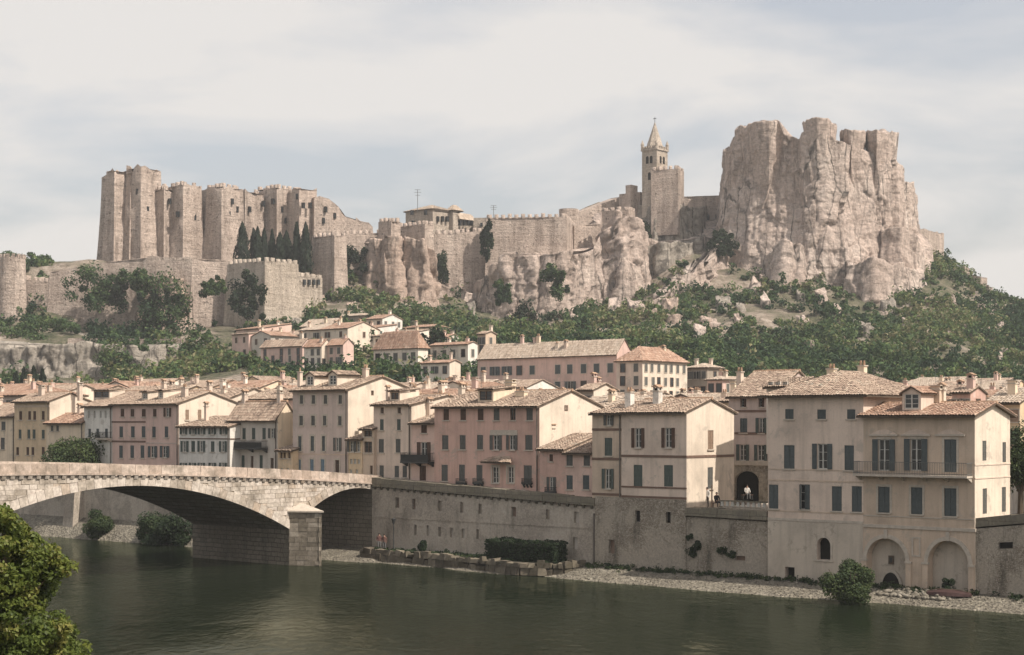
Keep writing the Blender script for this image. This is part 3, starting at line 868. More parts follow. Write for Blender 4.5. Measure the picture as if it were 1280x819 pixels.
def surround_mesh(w, h, mat):
    k = ('su', rd(w), rd(h), mat.name)
    if k in _cache: return _cache[k]
    w, h = rd(w), rd(h); mb = MB(); f = 0.17
    mb.box(-w / 2 - f, -w / 2, -0.03, 0.02, 0, h + f, mat); mb.box(w / 2, w / 2 + f, -0.03, 0.02, 0, h + f, mat)
    mb.box(-w / 2, w / 2, -0.03, 0.02, h, h + f, mat)
    _cache[k] = mb.mesh('surround'); return _cache[k]

def add_window(root, face, x, z, w, h, kind, sh, W, frame='frame_white', surround=False, sill=True, rec=0.2, y_off=0.0, rnd=random):
    """face 'f' front or 'r' right gable (plane x = W). x is along the face, z the sill height"""
    rz = 0.0 if face == 'f' else R(90)
    def at(dx, dy, dz):
        return (x + dx, dy + y_off, z + dz) if face == 'f' else (W - dy - y_off, x + dx, z + dz)
    win = ob('window', frame_mesh(w, h, P[frame]), root, at(0, rec - 0.06, 0), rz)
    def sub(nm, me, dx, dy, dz, ang=0.0):
        c, s_ = math.cos(ang), math.sin(ang)
        o = ob(nm, me, win, (dx, dy - (rec - 0.06), dz), ang); return o
    sub('pane', pane_mesh(w - 0.1, h - 0.1), 0, rec - 0.03, 0.05)
    if sill: sub('sill', sill_mesh(w + 0.2, P['trim']), 0, 0, -0.002)
    if surround: sub('surround', surround_mesh(w, h, P['trim']), 0, 0, 0)
    if sh:
        m = P[sh]; lw = w / 2
        if kind == 'closed':
            sub('shutter', shutter_mesh(lw - 0.02, h - 0.03, m), -lw / 2, 0.05, 0.015); sub('shutter', shutter_mesh(lw - 0.02, h - 0.03, m), lw / 2, 0.05, 0.015)
        elif kind == 'open':
            g = 0.18 if surround else 0.03
            sub('shutter', shutter_mesh(lw, h, m), -w / 2 - lw / 2 - 0.02, -0.05 - (0.03 if surround else 0), 0, R(rnd.uniform(-3, 3)))
            sub('shutter', shutter_mesh(lw, h, m), w / 2 + lw / 2 + 0.02, -0.05 - (0.03 if surround else 0), 0, R(rnd.uniform(-3, 3)))
        elif kind == 'half':
            a = R(rnd.uniform(50, 75))
            sub('shutter', shutter_mesh(lw - 0.02, h - 0.03, m), -w / 2 + lw / 2 * math.cos(a), -lw / 2 * math.sin(a), 0.015, -a)
            sub('shutter', shutter_mesh(lw - 0.02, h - 0.03, m), lw / 2, 0.05, 0.015)
    return win

# ---- tile roofs
def tiles(patches, pitch=0.25, course=0.42, seg=4, mat=None, seed=0, ridge=()):
    """patches: (p0, p1, q0, q1) eave left, eave right, top left, top right. One mesh of barrel tiles"""
    g = np.random.default_rng(seed)
    Vs, Fs, Ts = [], [], []; base = 0
    for p0, p1, q0, q1 in patches:
        p0, p1, q0, q1 = (np.asarray(p, float) for p in (p0, p1, q0, q1))
        W = np.linalg.norm(p1 - p0)
        if W < 0.3: continue
        e = (p1 - p0) / W
        d = q0 - p0; a0 = d @ e; gv = d - a0 * e; Lr = np.linalg.norm(gv)
        if Lr < 0.2: continue
        gv /= Lr; nrm = np.cross(e, gv); 
        if nrm[2] < 0: nrm = -nrm
        a1 = (q1 - p0) @ e
        nc = max(2, int(round(W / pitch))); pw = W / nc
        nr = max(2, int(round(Lr / course))); cl = Lr / nr
        A = (np.arange(nc) + 0.5) * pw
        lim = np.full(nc, Lr)
        if a0 > 0.05: lim = np.minimum(lim, A / a0 * Lr)
        if a1 < W - 0.05: lim = np.minimum(lim, (W - A) / (W - a1) * Lr)
        I, J = np.meshgrid(np.arange(nc), np.arange(nr), indexing='ij')
        I = I.ravel(); J = J.ravel()
        ok = J * cl < lim[I] - 0.08; I = I[ok]; J = J[ok]; N = len(I)
        if N == 0: continue
        a = A[I] + g.normal(0, pw * 0.05, N); co = g.uniform(-0.22, 0.22, nc)[I] * cl; l0 = J * cl - 0.05 + np.where(J > 0, co, 0) + g.normal(0, 0.02, N); l1 = np.minimum((J + 1) * cl + 0.04 + co, lim[I])
        th = np.linspace(0, math.pi, seg + 1)
        r0 = pw * 0.56; r1 = pw * 0.46
        lift = g.uniform(0, 0.02, N)
        tv = []
        for (l, r, up) in ((l0, r0, 0.03), (l1, r1, 0.0)):
            for t in th:
                off = (a + r * math.cos(t))[:, None] * e + l[:, None] * gv + (up + lift + r * 0.75 * math.sin(t))[:, None] * nrm
                tv.append(p0 + off)
        V = np.stack(tv, 1)       # N, 2(seg+1), 3
        k = seg + 1
        Fq = np.array([[j, j + 1, k + j + 1, k + j] for j in range(seg)])
        F = (np.arange(N)[:, None, None] * (2 * k) + Fq[None]).reshape(-1, 4) + base
        Vs.append(V.reshape(-1, 3)); Fs.append(F); base += N * 2 * k
        patchy = fbm(np.stack([a / 2.2, J * cl / 2.2, np.full(N, seed * 1.7)], -1), 3, seed) * 0.35
        Ts.append(np.repeat(np.clip(g.beta(3.2, 3.2, N) + patchy * 0.7, 0, 1), seg))
    if not Vs: return None
    V = np.concatenate(Vs); F = np.concatenate(Fs); Tn = np.concatenate(Ts)
    return np_mesh('roof_tiles', V, F, [mat or P['tile']], tint=Tn)

def slab(mb, patch, th, mat):
    p0, p1, q0, q1 = (np.asarray(p, float) for p in patch)
    d = np.array([0, 0, -th])
    mb.hexa([p0 + d, p1 + d, q1 + d, q0 + d, p0, p1, q1, q0], mat)

def roof_patches(W, Dp, ze, rise, kind, eo, go, x0=0.0, y0=0.0):
    """kind 'gable' (ridge along x), 'gable_y' (ridge along y), 'hip', 'shed' (rises to the back)"""
    if kind == 'gable':
        sl = rise / (Dp / 2); zl = ze - sl * eo
        A = [(x0 - go, y0 - eo, zl), (x0 + W + go, y0 - eo, zl), (x0 - go, y0 + Dp / 2, ze + rise), (x0 + W + go, y0 + Dp / 2, ze + rise)]
        B = [(x0 + W + go, y0 + Dp + eo, zl), (x0 - go, y0 + Dp + eo, zl), (x0 + W + go, y0 + Dp / 2, ze + rise), (x0 - go, y0 + Dp / 2, ze + rise)]
        return [A, B]
    if kind == 'gable_y':
        sl = rise / (W / 2); zl = ze - sl * eo
        A = [(x0 + W + eo, y0 - go, zl), (x0 + W + eo, y0 + Dp + go, zl), (x0 + W / 2, y0 - go, ze + rise), (x0 + W / 2, y0 + Dp + go, ze + rise)]
        B = [(x0 - eo, y0 + Dp + go, zl), (x0 - eo, y0 - go, zl), (x0 + W / 2, y0 + Dp + go, ze + rise), (x0 + W / 2, y0 - go, ze + rise)]
        return [A, B]
    if kind == 'shed':
        sl = rise / Dp
        return [[(x0 - go, y0 - eo, ze - sl * eo), (x0 + W + go, y0 - eo, ze - sl * eo), (x0 - go, y0 + Dp, ze + rise), (x0 + W + go, y0 + Dp, ze + rise)]]
    m = min(W, Dp) / 2; sl = rise / m; zl = ze - sl * eo
    c = [(x0 - eo, y0 - eo, zl), (x0 + W + eo, y0 - eo, zl), (x0 + W + eo, y0 + Dp + eo, zl), (x0 - eo, y0 + Dp + eo, zl)]
    if W >= Dp: r = [(x0 + m, y0 + m, ze + rise), (x0 + W - m, y0 + m, ze + rise)]; t = [r[0], r[1], r[1], r[0]]
    else: r = [(x0 + m, y0 + m, ze + rise), (x0 + m, y0 + Dp - m, ze + rise)]; t = [r[0], r[0], r[1], r[1]]
    return [[c[0], c[1], t[0], t[1]], [c[1], c[2], t[1], t[2]], [c[2], c[3], t[2], t[3]], [c[3], c[0], t[3], t[0]]]

def build_roof(root, W, Dp, ze, rise, kind='gable', eo=0.45, go=0.12, tile='tile', pitch=0.25, course=0.42, seed=1, x0=0.0, y0=0.0, seg=4):
    pt = roof_patches(W, Dp, ze, rise, kind, eo, go, x0, y0)
    mb = MB()
    for q in pt: slab(mb, q, 0.13, P['eave'])
    roof = ob('roof', mb.mesh('roof'), root)
    me = tiles([[np.asarray(c) + np.array([0, 0, 0.012]) for c in q] for q in pt], pitch, course, seg, P[tile], seed)
    ob('roof_tiles', me, roof, kind='stuff')
    if kind in ('gable', 'gable_y'):
        rm = MB(); g = random.Random(seed)
        n = int((W if kind == 'gable' else Dp) / 0.42)
        for i in range(n):
            a = (i + 0.5) / n
            if kind == 'gable':
                p = (x0 - go + (W + 2 * go) * i / n, y0 + Dp / 2, ze + rise + 0.03); q = (x0 - go + (W + 2 * go) * (i + 1.1) / n, y0 + Dp / 2, ze + rise + 0.05)
            else:
                p = (x0 + W / 2, y0 - go + (Dp + 2 * go) * i / n, ze + rise + 0.03); q = (x0 + W / 2, y0 - go + (Dp + 2 * go) * (i + 1.1) / n, ze + rise + 0.05)
            rm.tube([p, q], [0.13, 0.15], P['eave_tile'], 6)
        ob('ridge_tiles', rm.mesh('ridge_tiles'), roof, kind='stuff')
    return roof
P['eave_tile'] = flat('ridge_tile', (0.33, 0.22, 0.15), 0.9, var=0.4, scale=2.0)

def chimney(roof, x, y, z, w, d, h, mat='pl_beige', cap='tile', pots=True):
    mb = MB()
    mb.box(x - w / 2, x + w / 2, y - d / 2, y + d / 2, z - 0.8, z + h, P[mat])
    mb.box(x - w / 2 - 0.07, x + w / 2 + 0.07, y - d / 2 - 0.07, y + d / 2 + 0.07, z + h, z + h + 0.1, P['trim'])
    kind_ = int(abs(x * 7.3 + y * 3.1 + z * 5.7) * 10) % 5
    if kind_ in (1, 3):       # clay pots on a plain stack
        k = 2 if w > 0.45 else 1
        for i in range(k):
            px_ = x + (i - (k - 1) / 2) * 0.3
            mb.tube([(px_, y, z + h + 0.1), (px_, y, z + h + 0.48)], [0.11, 0.09], P['eave_tile'], 7)
        return ob('chimney', mb.mesh('chimney'), roof)
    if kind_ == 2:            # stone slab on two courses
        mb.box(x - w / 2, x + w / 2, y - d / 2, y - d / 2 + 0.1, z + h + 0.1, z + h + 0.3, P[mat]); mb.box(x - w / 2, x + w / 2, y + d / 2 - 0.1, y + d / 2, z + h + 0.1, z + h + 0.3, P[mat])
        mb.box(x - w / 2 - 0.1, x + w / 2 + 0.1, y - d / 2 - 0.1, y + d / 2 + 0.1, z + h + 0.3, z + h + 0.37, P['trim'])
        return ob('chimney', mb.mesh('chimney'), roof)
    # little open top under a tile cap
    for sx in (-1, 1):
        for sy in (-1, 1):
            mb.box(x + sx * (w / 2 - 0.08) - 0.07, x + sx * (w / 2 - 0.08) + 0.07, y + sy * (d / 2 - 0.08) - 0.07, y + sy * (d / 2 - 0.08) + 0.07, z + h + 0.1, z + h + 0.38, P[mat])
    mb.box(x - w / 2 + 0.1, x + w / 2 - 0.1, y - d / 2 + 0.1, y + d / 2 - 0.1, z + h + 0.1, z + h + 0.3, P['dark'])
    a, b = w / 2 + 0.12, d / 2 + 0.12; zt = z + h + 0.38
    mb.prism([(x - a, y - b, zt), (x + a, y - b, zt), (x, y - b, zt + 0.22)], (0, 2 * b, 0), P['eave_tile'])
    return ob('chimney', mb.mesh('chimney'), roof)

def balcony(root, x0, x1, z, zr, dep, face_mat='rail', slab_mat='trim', solid=None, nb=None):
    mb = MB(); mb.box(x0, x1, -dep, -0.002, z - 0.16, z, P[slab_mat])
    n = max(2, int((x1 - x0) / 1.6))
    for i in range(n + 1):
        xx = x0 + 0.15 + (x1 - x0 - 0.3) * i / n
        mb.prism([(xx - 0.09, -0.002, z - 0.162), (xx - 0.09, -dep * 0.8, z - 0.162), (xx - 0.09, -0.002, z - 0.5)], (0.18, 0, 0), P[slab_mat])
    bal = ob('balcony', mb.mesh('balcony'), root)
    mb = MB(); m = P[face_mat]
    for zz in (z + 0.08, z + zr - 0.04):
        mb.box(x0, x1, -dep, -dep + 0.04, zz, zz + 0.04, m)
        mb.box(x0, x0 + 0.04, -dep + 0.04, -0.002, zz, zz + 0.04, m); mb.box(x1 - 0.04, x1, -dep + 0.04, -0.002, zz, zz + 0.04, m)
    k = int((x1 - x0) / 0.13)
    for i in range(k + 1):
        xx = x0 + 0.02 + (x1 - x0 - 0.04) * i / k
        mb.box(xx - 0.011, xx + 0.011, -dep + 0.01, -dep + 0.032, z, z + zr - 0.04, m)
    for xx in (x0, x1 - 0.022):
        for i in range(1, int(dep / 0.13)):
            mb.box(xx + 0.005, xx + 0.025, -dep + i * 0.13, -dep + i * 0.13 + 0.02, z, z + zr - 0.04, m)
    if solid: mb.box(x0 + 0.05, x1 - 0.05, -dep + 0.045, -dep + 0.06, z, z + zr * 0.8, P[solid])
    ob('railing', mb.mesh('railing'), bal)
    return bal

def dormer(root, x, y, z, w, h, dep, wallm='pl_cream', tile='tile', frame='frame_white', kind='shed', sh=None, seed=1):
    """front face at y, standing on the roof with its sill at z"""
    mb = MB()
    hole = (0.18, w - 0.18, z + 0.15, z + h - 0.12)
    wall_panel(mb, w, z - 0.4, z + h, [hole], 0.12, lambda a, b, c: (x - w / 2 + a, y + b, c), P[wallm])
    mb.poly([(x + w / 2, y, z - 0.4), (x + w / 2, y + dep, z - 0.4), (x + w / 2, y + dep, z + h), (x + w / 2, y, z + h)], P[wallm])
    mb.poly([(x - w / 2, y, z - 0.4), (x - w / 2, y, z + h), (x - w / 2, y + dep, z + h), (x - w / 2, y + dep, z - 0.4)], P[wallm])
    if kind == 'gable_y': mb.poly([(x - w / 2, y, z + h), (x + w / 2, y, z + h), (x, y, z + h + w * 0.28)], P[wallm])
    d = ob('dormer', mb.mesh('dormer'), root)
    pt = roof_patches(w, dep, z + h + 0.02, w * 0.28 if kind == 'gable_y' else dep * 0.1, kind, 0.2, 0.15, x - w / 2, y)
    mb = MB()
    for q in pt: slab(mb, q, 0.08, P['eave'])
    ob('dormer_roof', mb.mesh('dormer_roof'), d)
    ob('roof_tiles', tiles([[np.asarray(c) + np.array([0, 0, 0.01]) for c in q] for q in pt], 0.24, 0.4, 4, P[tile], seed), d, kind='stuff')
    ww, hh = w - 0.36, h - 0.27
    ob('window', frame_mesh(ww, hh, P[frame]), d, (x, y + 0.07, z + 0.15))
    ob('pane', pane_mesh(ww - 0.08, hh - 0.08), d, (x, y + 0.09, z + 0.19))
    return d

occupied = []
class House:
    """a riverside house given by where its corners and eaves show in the photograph, built at its real size"""
    def __init__(s, name, label, x0, x1, t0, eave, wall, depth=None, x2=None, base=5.6, rise=None, roof='gable', tile='tile', sh='sh_grey', gwall=None, zb=-2.5,
                 seed=1, cat='house', eo=0.45, go=0.12, apex=None, group=None, pitch=0.22):
        s.zb = zb; s.t0 = t0; s.s0 = S(x0, t0); s.s1 = S(x1, t0); s.W = s.s1 - s.s0
        if depth is None: depth = T(x2, s.s1) - t0
        s.dep = depth
        D = DST(s.s1, t0); s.base = base
        s.ze = Z(eave, D)
        if rise is None: rise = Z(apex, DST(s.s1, t0 + depth / 2)) - s.ze if apex else depth * 0.17
        s.rise = rise; s.sh = sh; s.wall = wall; s.gwall = gwall or wall; s.seed = seed; s.roofk = roof; s.tile = tile
        p = ST(s.s0, t0)
        s.root = thing(name, label, cat, (p[0], p[1], base), ROT, group)
        for f_ in np.linspace(0.1, 0.9, max(2, int(s.W / 4))):
            q_ = ST(s.s0 + s.W * f_, t0 + depth * 0.55); occupied.append((q_[0], q_[1], depth * 0.5))
        s.fh = []; s.gh = []; s.wins = []; s.eo = eo; s.go = go; s.rnd = random.Random(seed); s.pitch = pitch
    def fx(s, px): return S(px, s.t0) - s.s0
    def fz(s, px, py): return Z(py, DST(S(px, s.t0), s.t0)) - s.base
    def gy(s, px): return T(px, s.s1) - s.t0
    def gz(s, px, py): return Z(py, DST(s.s1, T(px, s.s1))) - s.base
    def win(s, cx, y0, y1, w, kind='closed', sh=None, face='f', **kw):
        """cx, y0, y1, w: where the opening shows in the photograph"""
        sh = s.sh if sh is None else sh
        if face == 'f': xa, xb, za, zb = s.fx(cx - w / 2), s.fx(cx + w / 2), s.fz(cx, y1), s.fz(cx, y0)
        else: xa, xb, za, zb = s.gy(cx - w / 2), s.gy(cx + w / 2), s.gz(cx, y1), s.gz(cx, y0)
        ww, hh = max(rd(xb - xa), 0.4), max(rd(zb - za), 0.4); xc = 0.5 * (xa + xb)
        (s.fh if face == 'f' else s.gh).append((xc - ww / 2, xc + ww / 2, za, za + hh))
        s.wins.append((face, xc, za, ww, hh, kind, sh, kw))
    def row(s, cxs, y0, y1, w, kind='closed', **kw):
        for c in cxs: s.win(c, y0, y1, w, kind, **kw)
    def build(s, extra_holes=(), wall_fn=None):
        mb = MB(); W, Dp = s.W, s.dep; ze = s.ze - s.base; m = P[s.wall]; g = P[s.gwall]
        zb = s.zb
        wall_panel(mb, W, zb, ze, s.fh + list(extra_holes), 0.2, lambda a, b, c: (a, b, c), m)
        rect = [h for h in s.gh if h[3] < ze - 0.05]
        wall_panel(mb, Dp, zb, ze, rect, 0.2, lambda a, b, c: (W - b, a, c), g)
        mb.poly([(0, 0, zb), (0, 0, ze), (0, Dp, ze), (0, Dp, zb)], g)
        mb.poly([(0, Dp, zb), (0, Dp, ze), (W, Dp, ze), (W, Dp, zb)], m)
        if s.roofk == 'gable':
            for x in (0, W): mb.poly([(x, 0, ze), (x, Dp, ze), (x, Dp / 2, ze + s.rise)], g)
        if s.roofk == 'shed':
            for x in (0, W): mb.poly([(x, 0, ze), (x, Dp, ze), (x, Dp, ze + s.rise)], g)
            mb.poly([(0, Dp, ze), (W, Dp, ze), (W, Dp, ze + s.rise), (0, Dp, ze + s.rise)], g)
        if wall_fn: wall_fn(mb)
        s.wobj = ob('wall', mb.mesh('wall'), s.root)
        if s.W > 4.2 and s.zb < 0 and s.ze - s.base < 14.0 and not s.root.name.startswith('river'): s.pipe(None)
        s.roof = build_roof(s.root, W, Dp, ze + 0.02, s.rise, s.roofk, s.eo, s.go, s.tile, seed=s.seed, pitch=s.pitch, course=s.pitch * 1.7)
        for face, xc, z, w, h, kind, sh, kw in s.wins:
            tri = face == 'r' and z + h >= ze - 0.05
            add_window(s.root, face, xc, z, w, h, kind, sh, W, rnd=s.rnd, rec=0.05 if tri else 0.2, **kw)
        return s
    def belt(s, px, py, th=0.16, mat='trim_brown', out=0.05, right=True, x0=None, x1=None):
        z = s.fz(px, py); W = s.W; mb = MB()
        a = 0 if x0 is None else s.fx(x0); b = W if x1 is None else s.fx(x1)
        mb.box(a, b + (out if right and x1 is None else 0), -out, 0.05, z - th / 2, z + th / 2, P[mat])
        if right and x1 is None: mb.box(W - 0.05, W + out, 0.05, s.dep, z - th / 2, z + th / 2, P[mat])
        ob('string_course', mb.mesh('string_course'), s.root)
    def pipe(s, px):
        x = s.fx(px) if px is not None else s.W - 0.22; mb = MB(); ze = s.ze - s.base
        mb.tube([(x, -0.09, -1.0), (x, -0.09, ze - 0.3), (x, -0.35, ze - 0.08)], 0.06, P['pipe'], 6)
        ob('drainpipe', mb.mesh('drainpipe'), s.root)
    def chim(s, px, fy, h=1.2, w=0.6, d=0.6, mat='pl_beige'):
        """fy: fraction of the depth"""
        y = fy * s.dep; x = S(px, s.t0 + y) - s.s0
        z = s.ze - s.base + s.rise * (1 - abs(2 * fy - 1)) if s.roofk == 'gable' else s.ze - s.base + s.rise * min(1, 2 * min(fy, 1 - fy) * s.dep / min(s.W, s.dep))
        chimney(s.roof, x, y, z, w * 0.8, d * 0.8, h * 0.68, mat)
    def dorm(s, px, fy, w, h, dep, wallm='pl_cream', **kw):
        y = fy * s.dep; x = S(px, s.t0 + y) - s.s0
        z = s.ze - s.base + s.rise * (1 - abs(2 * fy - 1))
        dormer(s.root, x, y, z + 0.1, w, h, dep, wallm, tile=s.tile, **kw)
    def balc(s, xa, xb, yfloor, yrail, dep=0.9, **kw):
        cx = 0.5 * (xa + xb); z = s.fz(cx, yfloor); zr = s.fz(cx, yrail) - z
        return balcony(s.root, s.fx(xa), s.fx(xb), z, zr, dep, **kw)
# ------------------------------------------------------------------ the riverfront houses, one by one
H = {}
h = House('town_house', 'narrow sand-coloured house left of the tall ochre house beyond the bridge', -40, 18.5, 3.2, 520, 'pl_sand', depth=9, seed=11, rise=1.6)
h.row([4.3], 527, 538, 5); h.row([3.4], 547, 562, 5); h.row([-12, -26], 527, 538, 5); h.row([-12, -26], 547, 562, 5)
h.build(); h.chim(0, 0.4)
h = House('town_house', 'tall ochre house with dark band under its eaves beyond the bridge', 18, 62, 3.0, 501, 'pl_ochre', x2=113, apex=491, seed=12, gwall='pl_cream')
h.row([25.8, 37, 43.3, 54], 514, 525, 3.6, sh='sh_brown'); h.row([25, 36, 42.5, 54], 537, 548.5, 3.8, sh='sh_green'); h.row([22, 34.7, 41, 54], 559, 569, 3.4, sh='sh_brown')
h.build(); h.belt(40, 508, 0.25, 'pl_tan', right=False); h.chim(52, 0.3, 1.5, 0.9); h.chim(62, 0.55, 1.4); h.chim(100, 0.6, 1.6)
h = House('cottage', 'low house with reddish roof half hidden behind the round tree', 58, 104, -0.2 + 3.0, 528, 'pl_sand', depth=5, rise=1.0, seed=13, tile='tile_red')
h.row([65, 72], 532, 539, 3.2); h.build(); h.chim(70, 0.5, 1.2); h.chim(100, 0.5, 1.1)
h = House('town_house', 'pale blue-white house with a row of five small attic windows', 105, 140.5, 3.0, 507, 'pl_white', depth=10, rise=1.7, seed=14)
h.row([111.3, 118.5, 126, 132.2, 138], 513.6, 522.7, 2.6, 'none', sh='', sill=False); h.row([112, 122, 133], 536, 547, 3.5, sh='sh_blue')
h.build(); h.dorm(127, 0.22, 3.2, 1.0, 2.2, frame='frame_brown')
h.balc(126, 140, 548, 540, 0.8, face_mat='iron')
h = House('town_house', 'long pink house with two roof dormers and a cream gable behind the bridge', 140, 223.5, 3.0, 504, 'pl_rose', x2=299, apex=490, seed=15, sh='sh_blue', gwall='pl_cream')
h.row([153, 165.6, 179.7, 193.4], 511, 521, 4.6, sh='sh_brown'); h.win(209.5, 510, 521, 4.5, 'open', sh='sh_brown')
h.row([151.5, 166, 179.4, 192.4, 208], 533, 547, 4.6); h.row([151.2, 165.2, 178, ], 557, 572.6, 4.6); h.row([191, 206], 557.5, 572, 5.4, 'open')
h.win(234, 512, 525, 4.5, face='r', sh='sh_tan'); h.win(249.5, 512, 526, 4.5, face='r', sh='sh_tan')
h.build(); h.belt(160, 527.5, 0.18, x1=182, mat='trim_brown'); h.belt(160, 552, 0.2, x1=182, mat='trim_brown'); h.belt(200, 554, 0.12, 'pl_mauve', right=False, x0=183, x1=223)
h.dorm(181, 0.12, 1.15, 0.95, 2.6); h.dorm(201, 0.16, 0.95, 0.95, 2.6); h.chim(231, 0.25, 1.6, 0.9); h.chim(262, 0.6, 1.5)
h = House('town_house', 'low white house with tile roof in front of the cream gable', 224, 287.5, 1.2, 533, 'pl_white', depth=5.2, rise=1.1, seed=16, sh='sh_green', roof='shed', tile='tile')
h.row([229.6, 241.5, 252.2, 265.6, 279.7], 534.8, 543, 4.4, 'open', sh='sh_green'); h.row([231, 252, 279], 551.4, 565, 4.6, 'open'); h.row([241.4, 265.8], 551.4, 565, 4.6)
h.row([229.6, 241, 252, 265.8, 279], 578.5, 585, 4.4, 'open')
h.build(); h.belt(250, 548.5, 0.13); h.chim(258, 0.45, 1.7, 0.45, 0.45); 
h = House('town_house', 'grey-beige house with a long dark iron balcony beyond the bridge', 288, 347, 2.6, 520, 'pl_grey', x2=369, rise=1.5, seed=17, gwall='pl_sand', sh='sh_green')
h.row([293.5, 305, 317, 330], 535, 549.5, 4.2); h.win(340.5, 535.5, 548, 4.6, 'open', sh='sh_grey')
h.row([293.6, 315], 570, 586, 3.5, 'none', sh='', sill=False, frame='frame_brown'); h.row([303.8, 326.4], 569, 586, 3.8); h.win(340, 573, 587, 4, 'none', sh='', frame='frame_brown')
h.build(); h.balc(298, 335, 560, 551, 0.9, face_mat='iron', slab_mat='iron', solid='iron'); h.chim(306, 0.5, 1.2); h.chim(350, 0.5, 1.3)
h = House('cottage', 'small ochre lean-to squeezed beside the tall mauve house', 347.6, 366, 1.6, 563, 'pl_ochre', depth=3.2, rise=0.7, seed=18, roof='shed')
h.row([351.5, 355.5, 361.5], 566, 573, 2.4, 'none', sh='', frame='frame_brown'); h.row([352, 360], 586, 590, 3, 'none', sh='', sill=False); h.build()
h = House('town_house', 'tall mauve house with pale window surrounds and a blank cream gable', 366, 435, 2.4, 486.5, 'pl_mauve', x2=519, apex=471, seed=19, gwall='pl_cream', sh='sh_grey')
h.row([377, 392, 407, 425.5], 494, 505, 4.3, surround=True); h.row([376.6, 391.5, 406, 425], 520, 532, 4.4, surround=True)
h.row([375, 390.6, 404.5], 545, 564, 4.0, surround=True, sh='sh_blue'); h.win(422, 547, 564, 4.6, 'open', sh='sh_grey')
h.row([374, 390, 403.4], 574, 590, 4.6, surround=True, sh='sh_light'); h.win(421.5, 575.5, 592, 5, 'none', sh='', surround=True, frame='frame_brown')
h.win(465.6, 488.5, 494.5, 3.6, 'none', face='r', sh='', sill=False, frame='frame_brown')
h.build(); h.dorm(387.5, 0.1, 1.25, 1.15, 3.0, 'pl_cream', kind='gable_y'); h.dorm(416, 0.1, 1.3, 1.2, 3.0, 'pl_cream', kind='gable_y')
h.chim(375, 0.3, 1.7, 0.5, 0.5); h.chim(457, 0.45, 1.4, 0.7); h.belt(400, 568, 0.1, 'pl_tan', right=False); 
h = House('cottage', 'narrow yellow house with a glazed wooden upper floor beside the mauve house', 435.6, 452.5, 1.5, 549, 'pl_ochre', depth=3.6, rise=0.8, seed=20, roof='shed')
h.win(440, 551, 565, 5.6, 'open', sh='sh_grey'); h.win(448, 551, 565, 5, 'none', sh=''); h.row([439, 443.5, 448.5], 574, 580, 1.8, 'none', sh='', sill=False); h.row([438.5, 446], 588, 592, 3, 'none', sh='', sill=False); h.build()
h = House('cottage', 'tiny brown house with stacked loggia windows squeezed between taller houses', 452.5, 467, 1.6, 536, 'pl_tan', depth=4.0, rise=0.9, seed=21, roof='shed')
h.win(460, 538, 546, 10, 'none', sh='', frame='frame_brown'); h.win(460, 552, 566, 10, 'none', sh='', frame='frame_brown'); h.win(464, 582, 593, 2.4, 'none', sh='', frame='frame_brown'); h.build()
h = House('town_house', 'slim beige house with a box dormer beside the narrow pink balcony house', 467, 514.3, 2.0, 505.5, 'pl_beige', depth=10.5, apex=494, seed=22, gwall='pl_cream', sh='sh_grey')
h.row([477.6, 499], 509.5, 517, 4.2, 'none', sh='', frame='frame_brown'); h.row([477.3, 498.5], 524, 538, 4.6, sh='sh_green'); h.row([476.6, 497.6], 548.5, 566, 6.2); h.row([477, 496, 506], 582, 597, 5.6)
h.build(); h.dorm(493.5, 0.14, 1.4, 0.95, 2.8, frame='frame_brown'); h.chim(485, 0.2, 1.5, 0.4, 0.4); h.chim(518, 0.45, 1.2, 1.0)
h = House('town_house', 'narrow pink house with a dark iron balcony between beige and pink houses', 514.3, 543, 1.8, 528.5, 'pl_pink2', depth=5, rise=1.3, seed=23, sh='sh_brown', roof='shed')
h.win(530, 530, 541.5, 7, sh='sh_brown'); h.win(530, 553, 577, 8, 'open', sh='sh_brown'); h.win(528.5, 582, 601, 8, sh='sh_brown', sill=False)
h.build(); h.balc(508, 543, 577, 566, 0.9, face_mat='iron', slab_mat='iron', solid='iron'); h.chim(527, 0.5, 0.9, 0.5); h.chim(537, 0.5, 0.9, 0.5)
h = House('town_house', 'large pink house with three rows of windows and a blank cream gable', 543, 674.3, 1.6, 507, 'pl_pink', x2=752, apex=488.5, seed=24, sh='sh_grey', gwall='pl_cream')
h.row([557.8, 579, 600.8], 509.8, 525.5, 7, sh='sh_brown'); h.row([620.8], 509.8, 525.5, 7.5); h.win(641, 509.8, 525.5, 7, 'none', sh='', frame='frame_brown'); h.row([662], 509.8, 525.5, 8)
h.row([556.5, 578.3, 600], 544, 562, 7.6); h.win(661, 544, 562.5, 9); h.row([620, 640], 544, 562.5, 7.0, 'open')
h.row([555.8, 577.4, 599.2], 581, 601.5, 7.6); h.win(659.7, 581.5, 606, 10); h.row([619.4, 638.3], 583.5, 604, 7.6, 'none', sh='', surround=True)
h.win(707.6, 506.5, 513.5, 4.4, 'none', face='r', sh='sh_brown', sill=False, frame='frame_brown')
h.build(); h.dorm(607, 0.10, 1.9, 1.15, 3.2, 'pl_sand', frame='frame_brown'); h.chim(638, 0.42, 1.5, 1.1, 0.7, 'pl_sand'); h.chim(652, 0.30, 0.7, 1.3, 0.7, 'pl_sand'); h.chim(577, 0.40, 1.0, 0.6, 0.6, 'pl_cream')

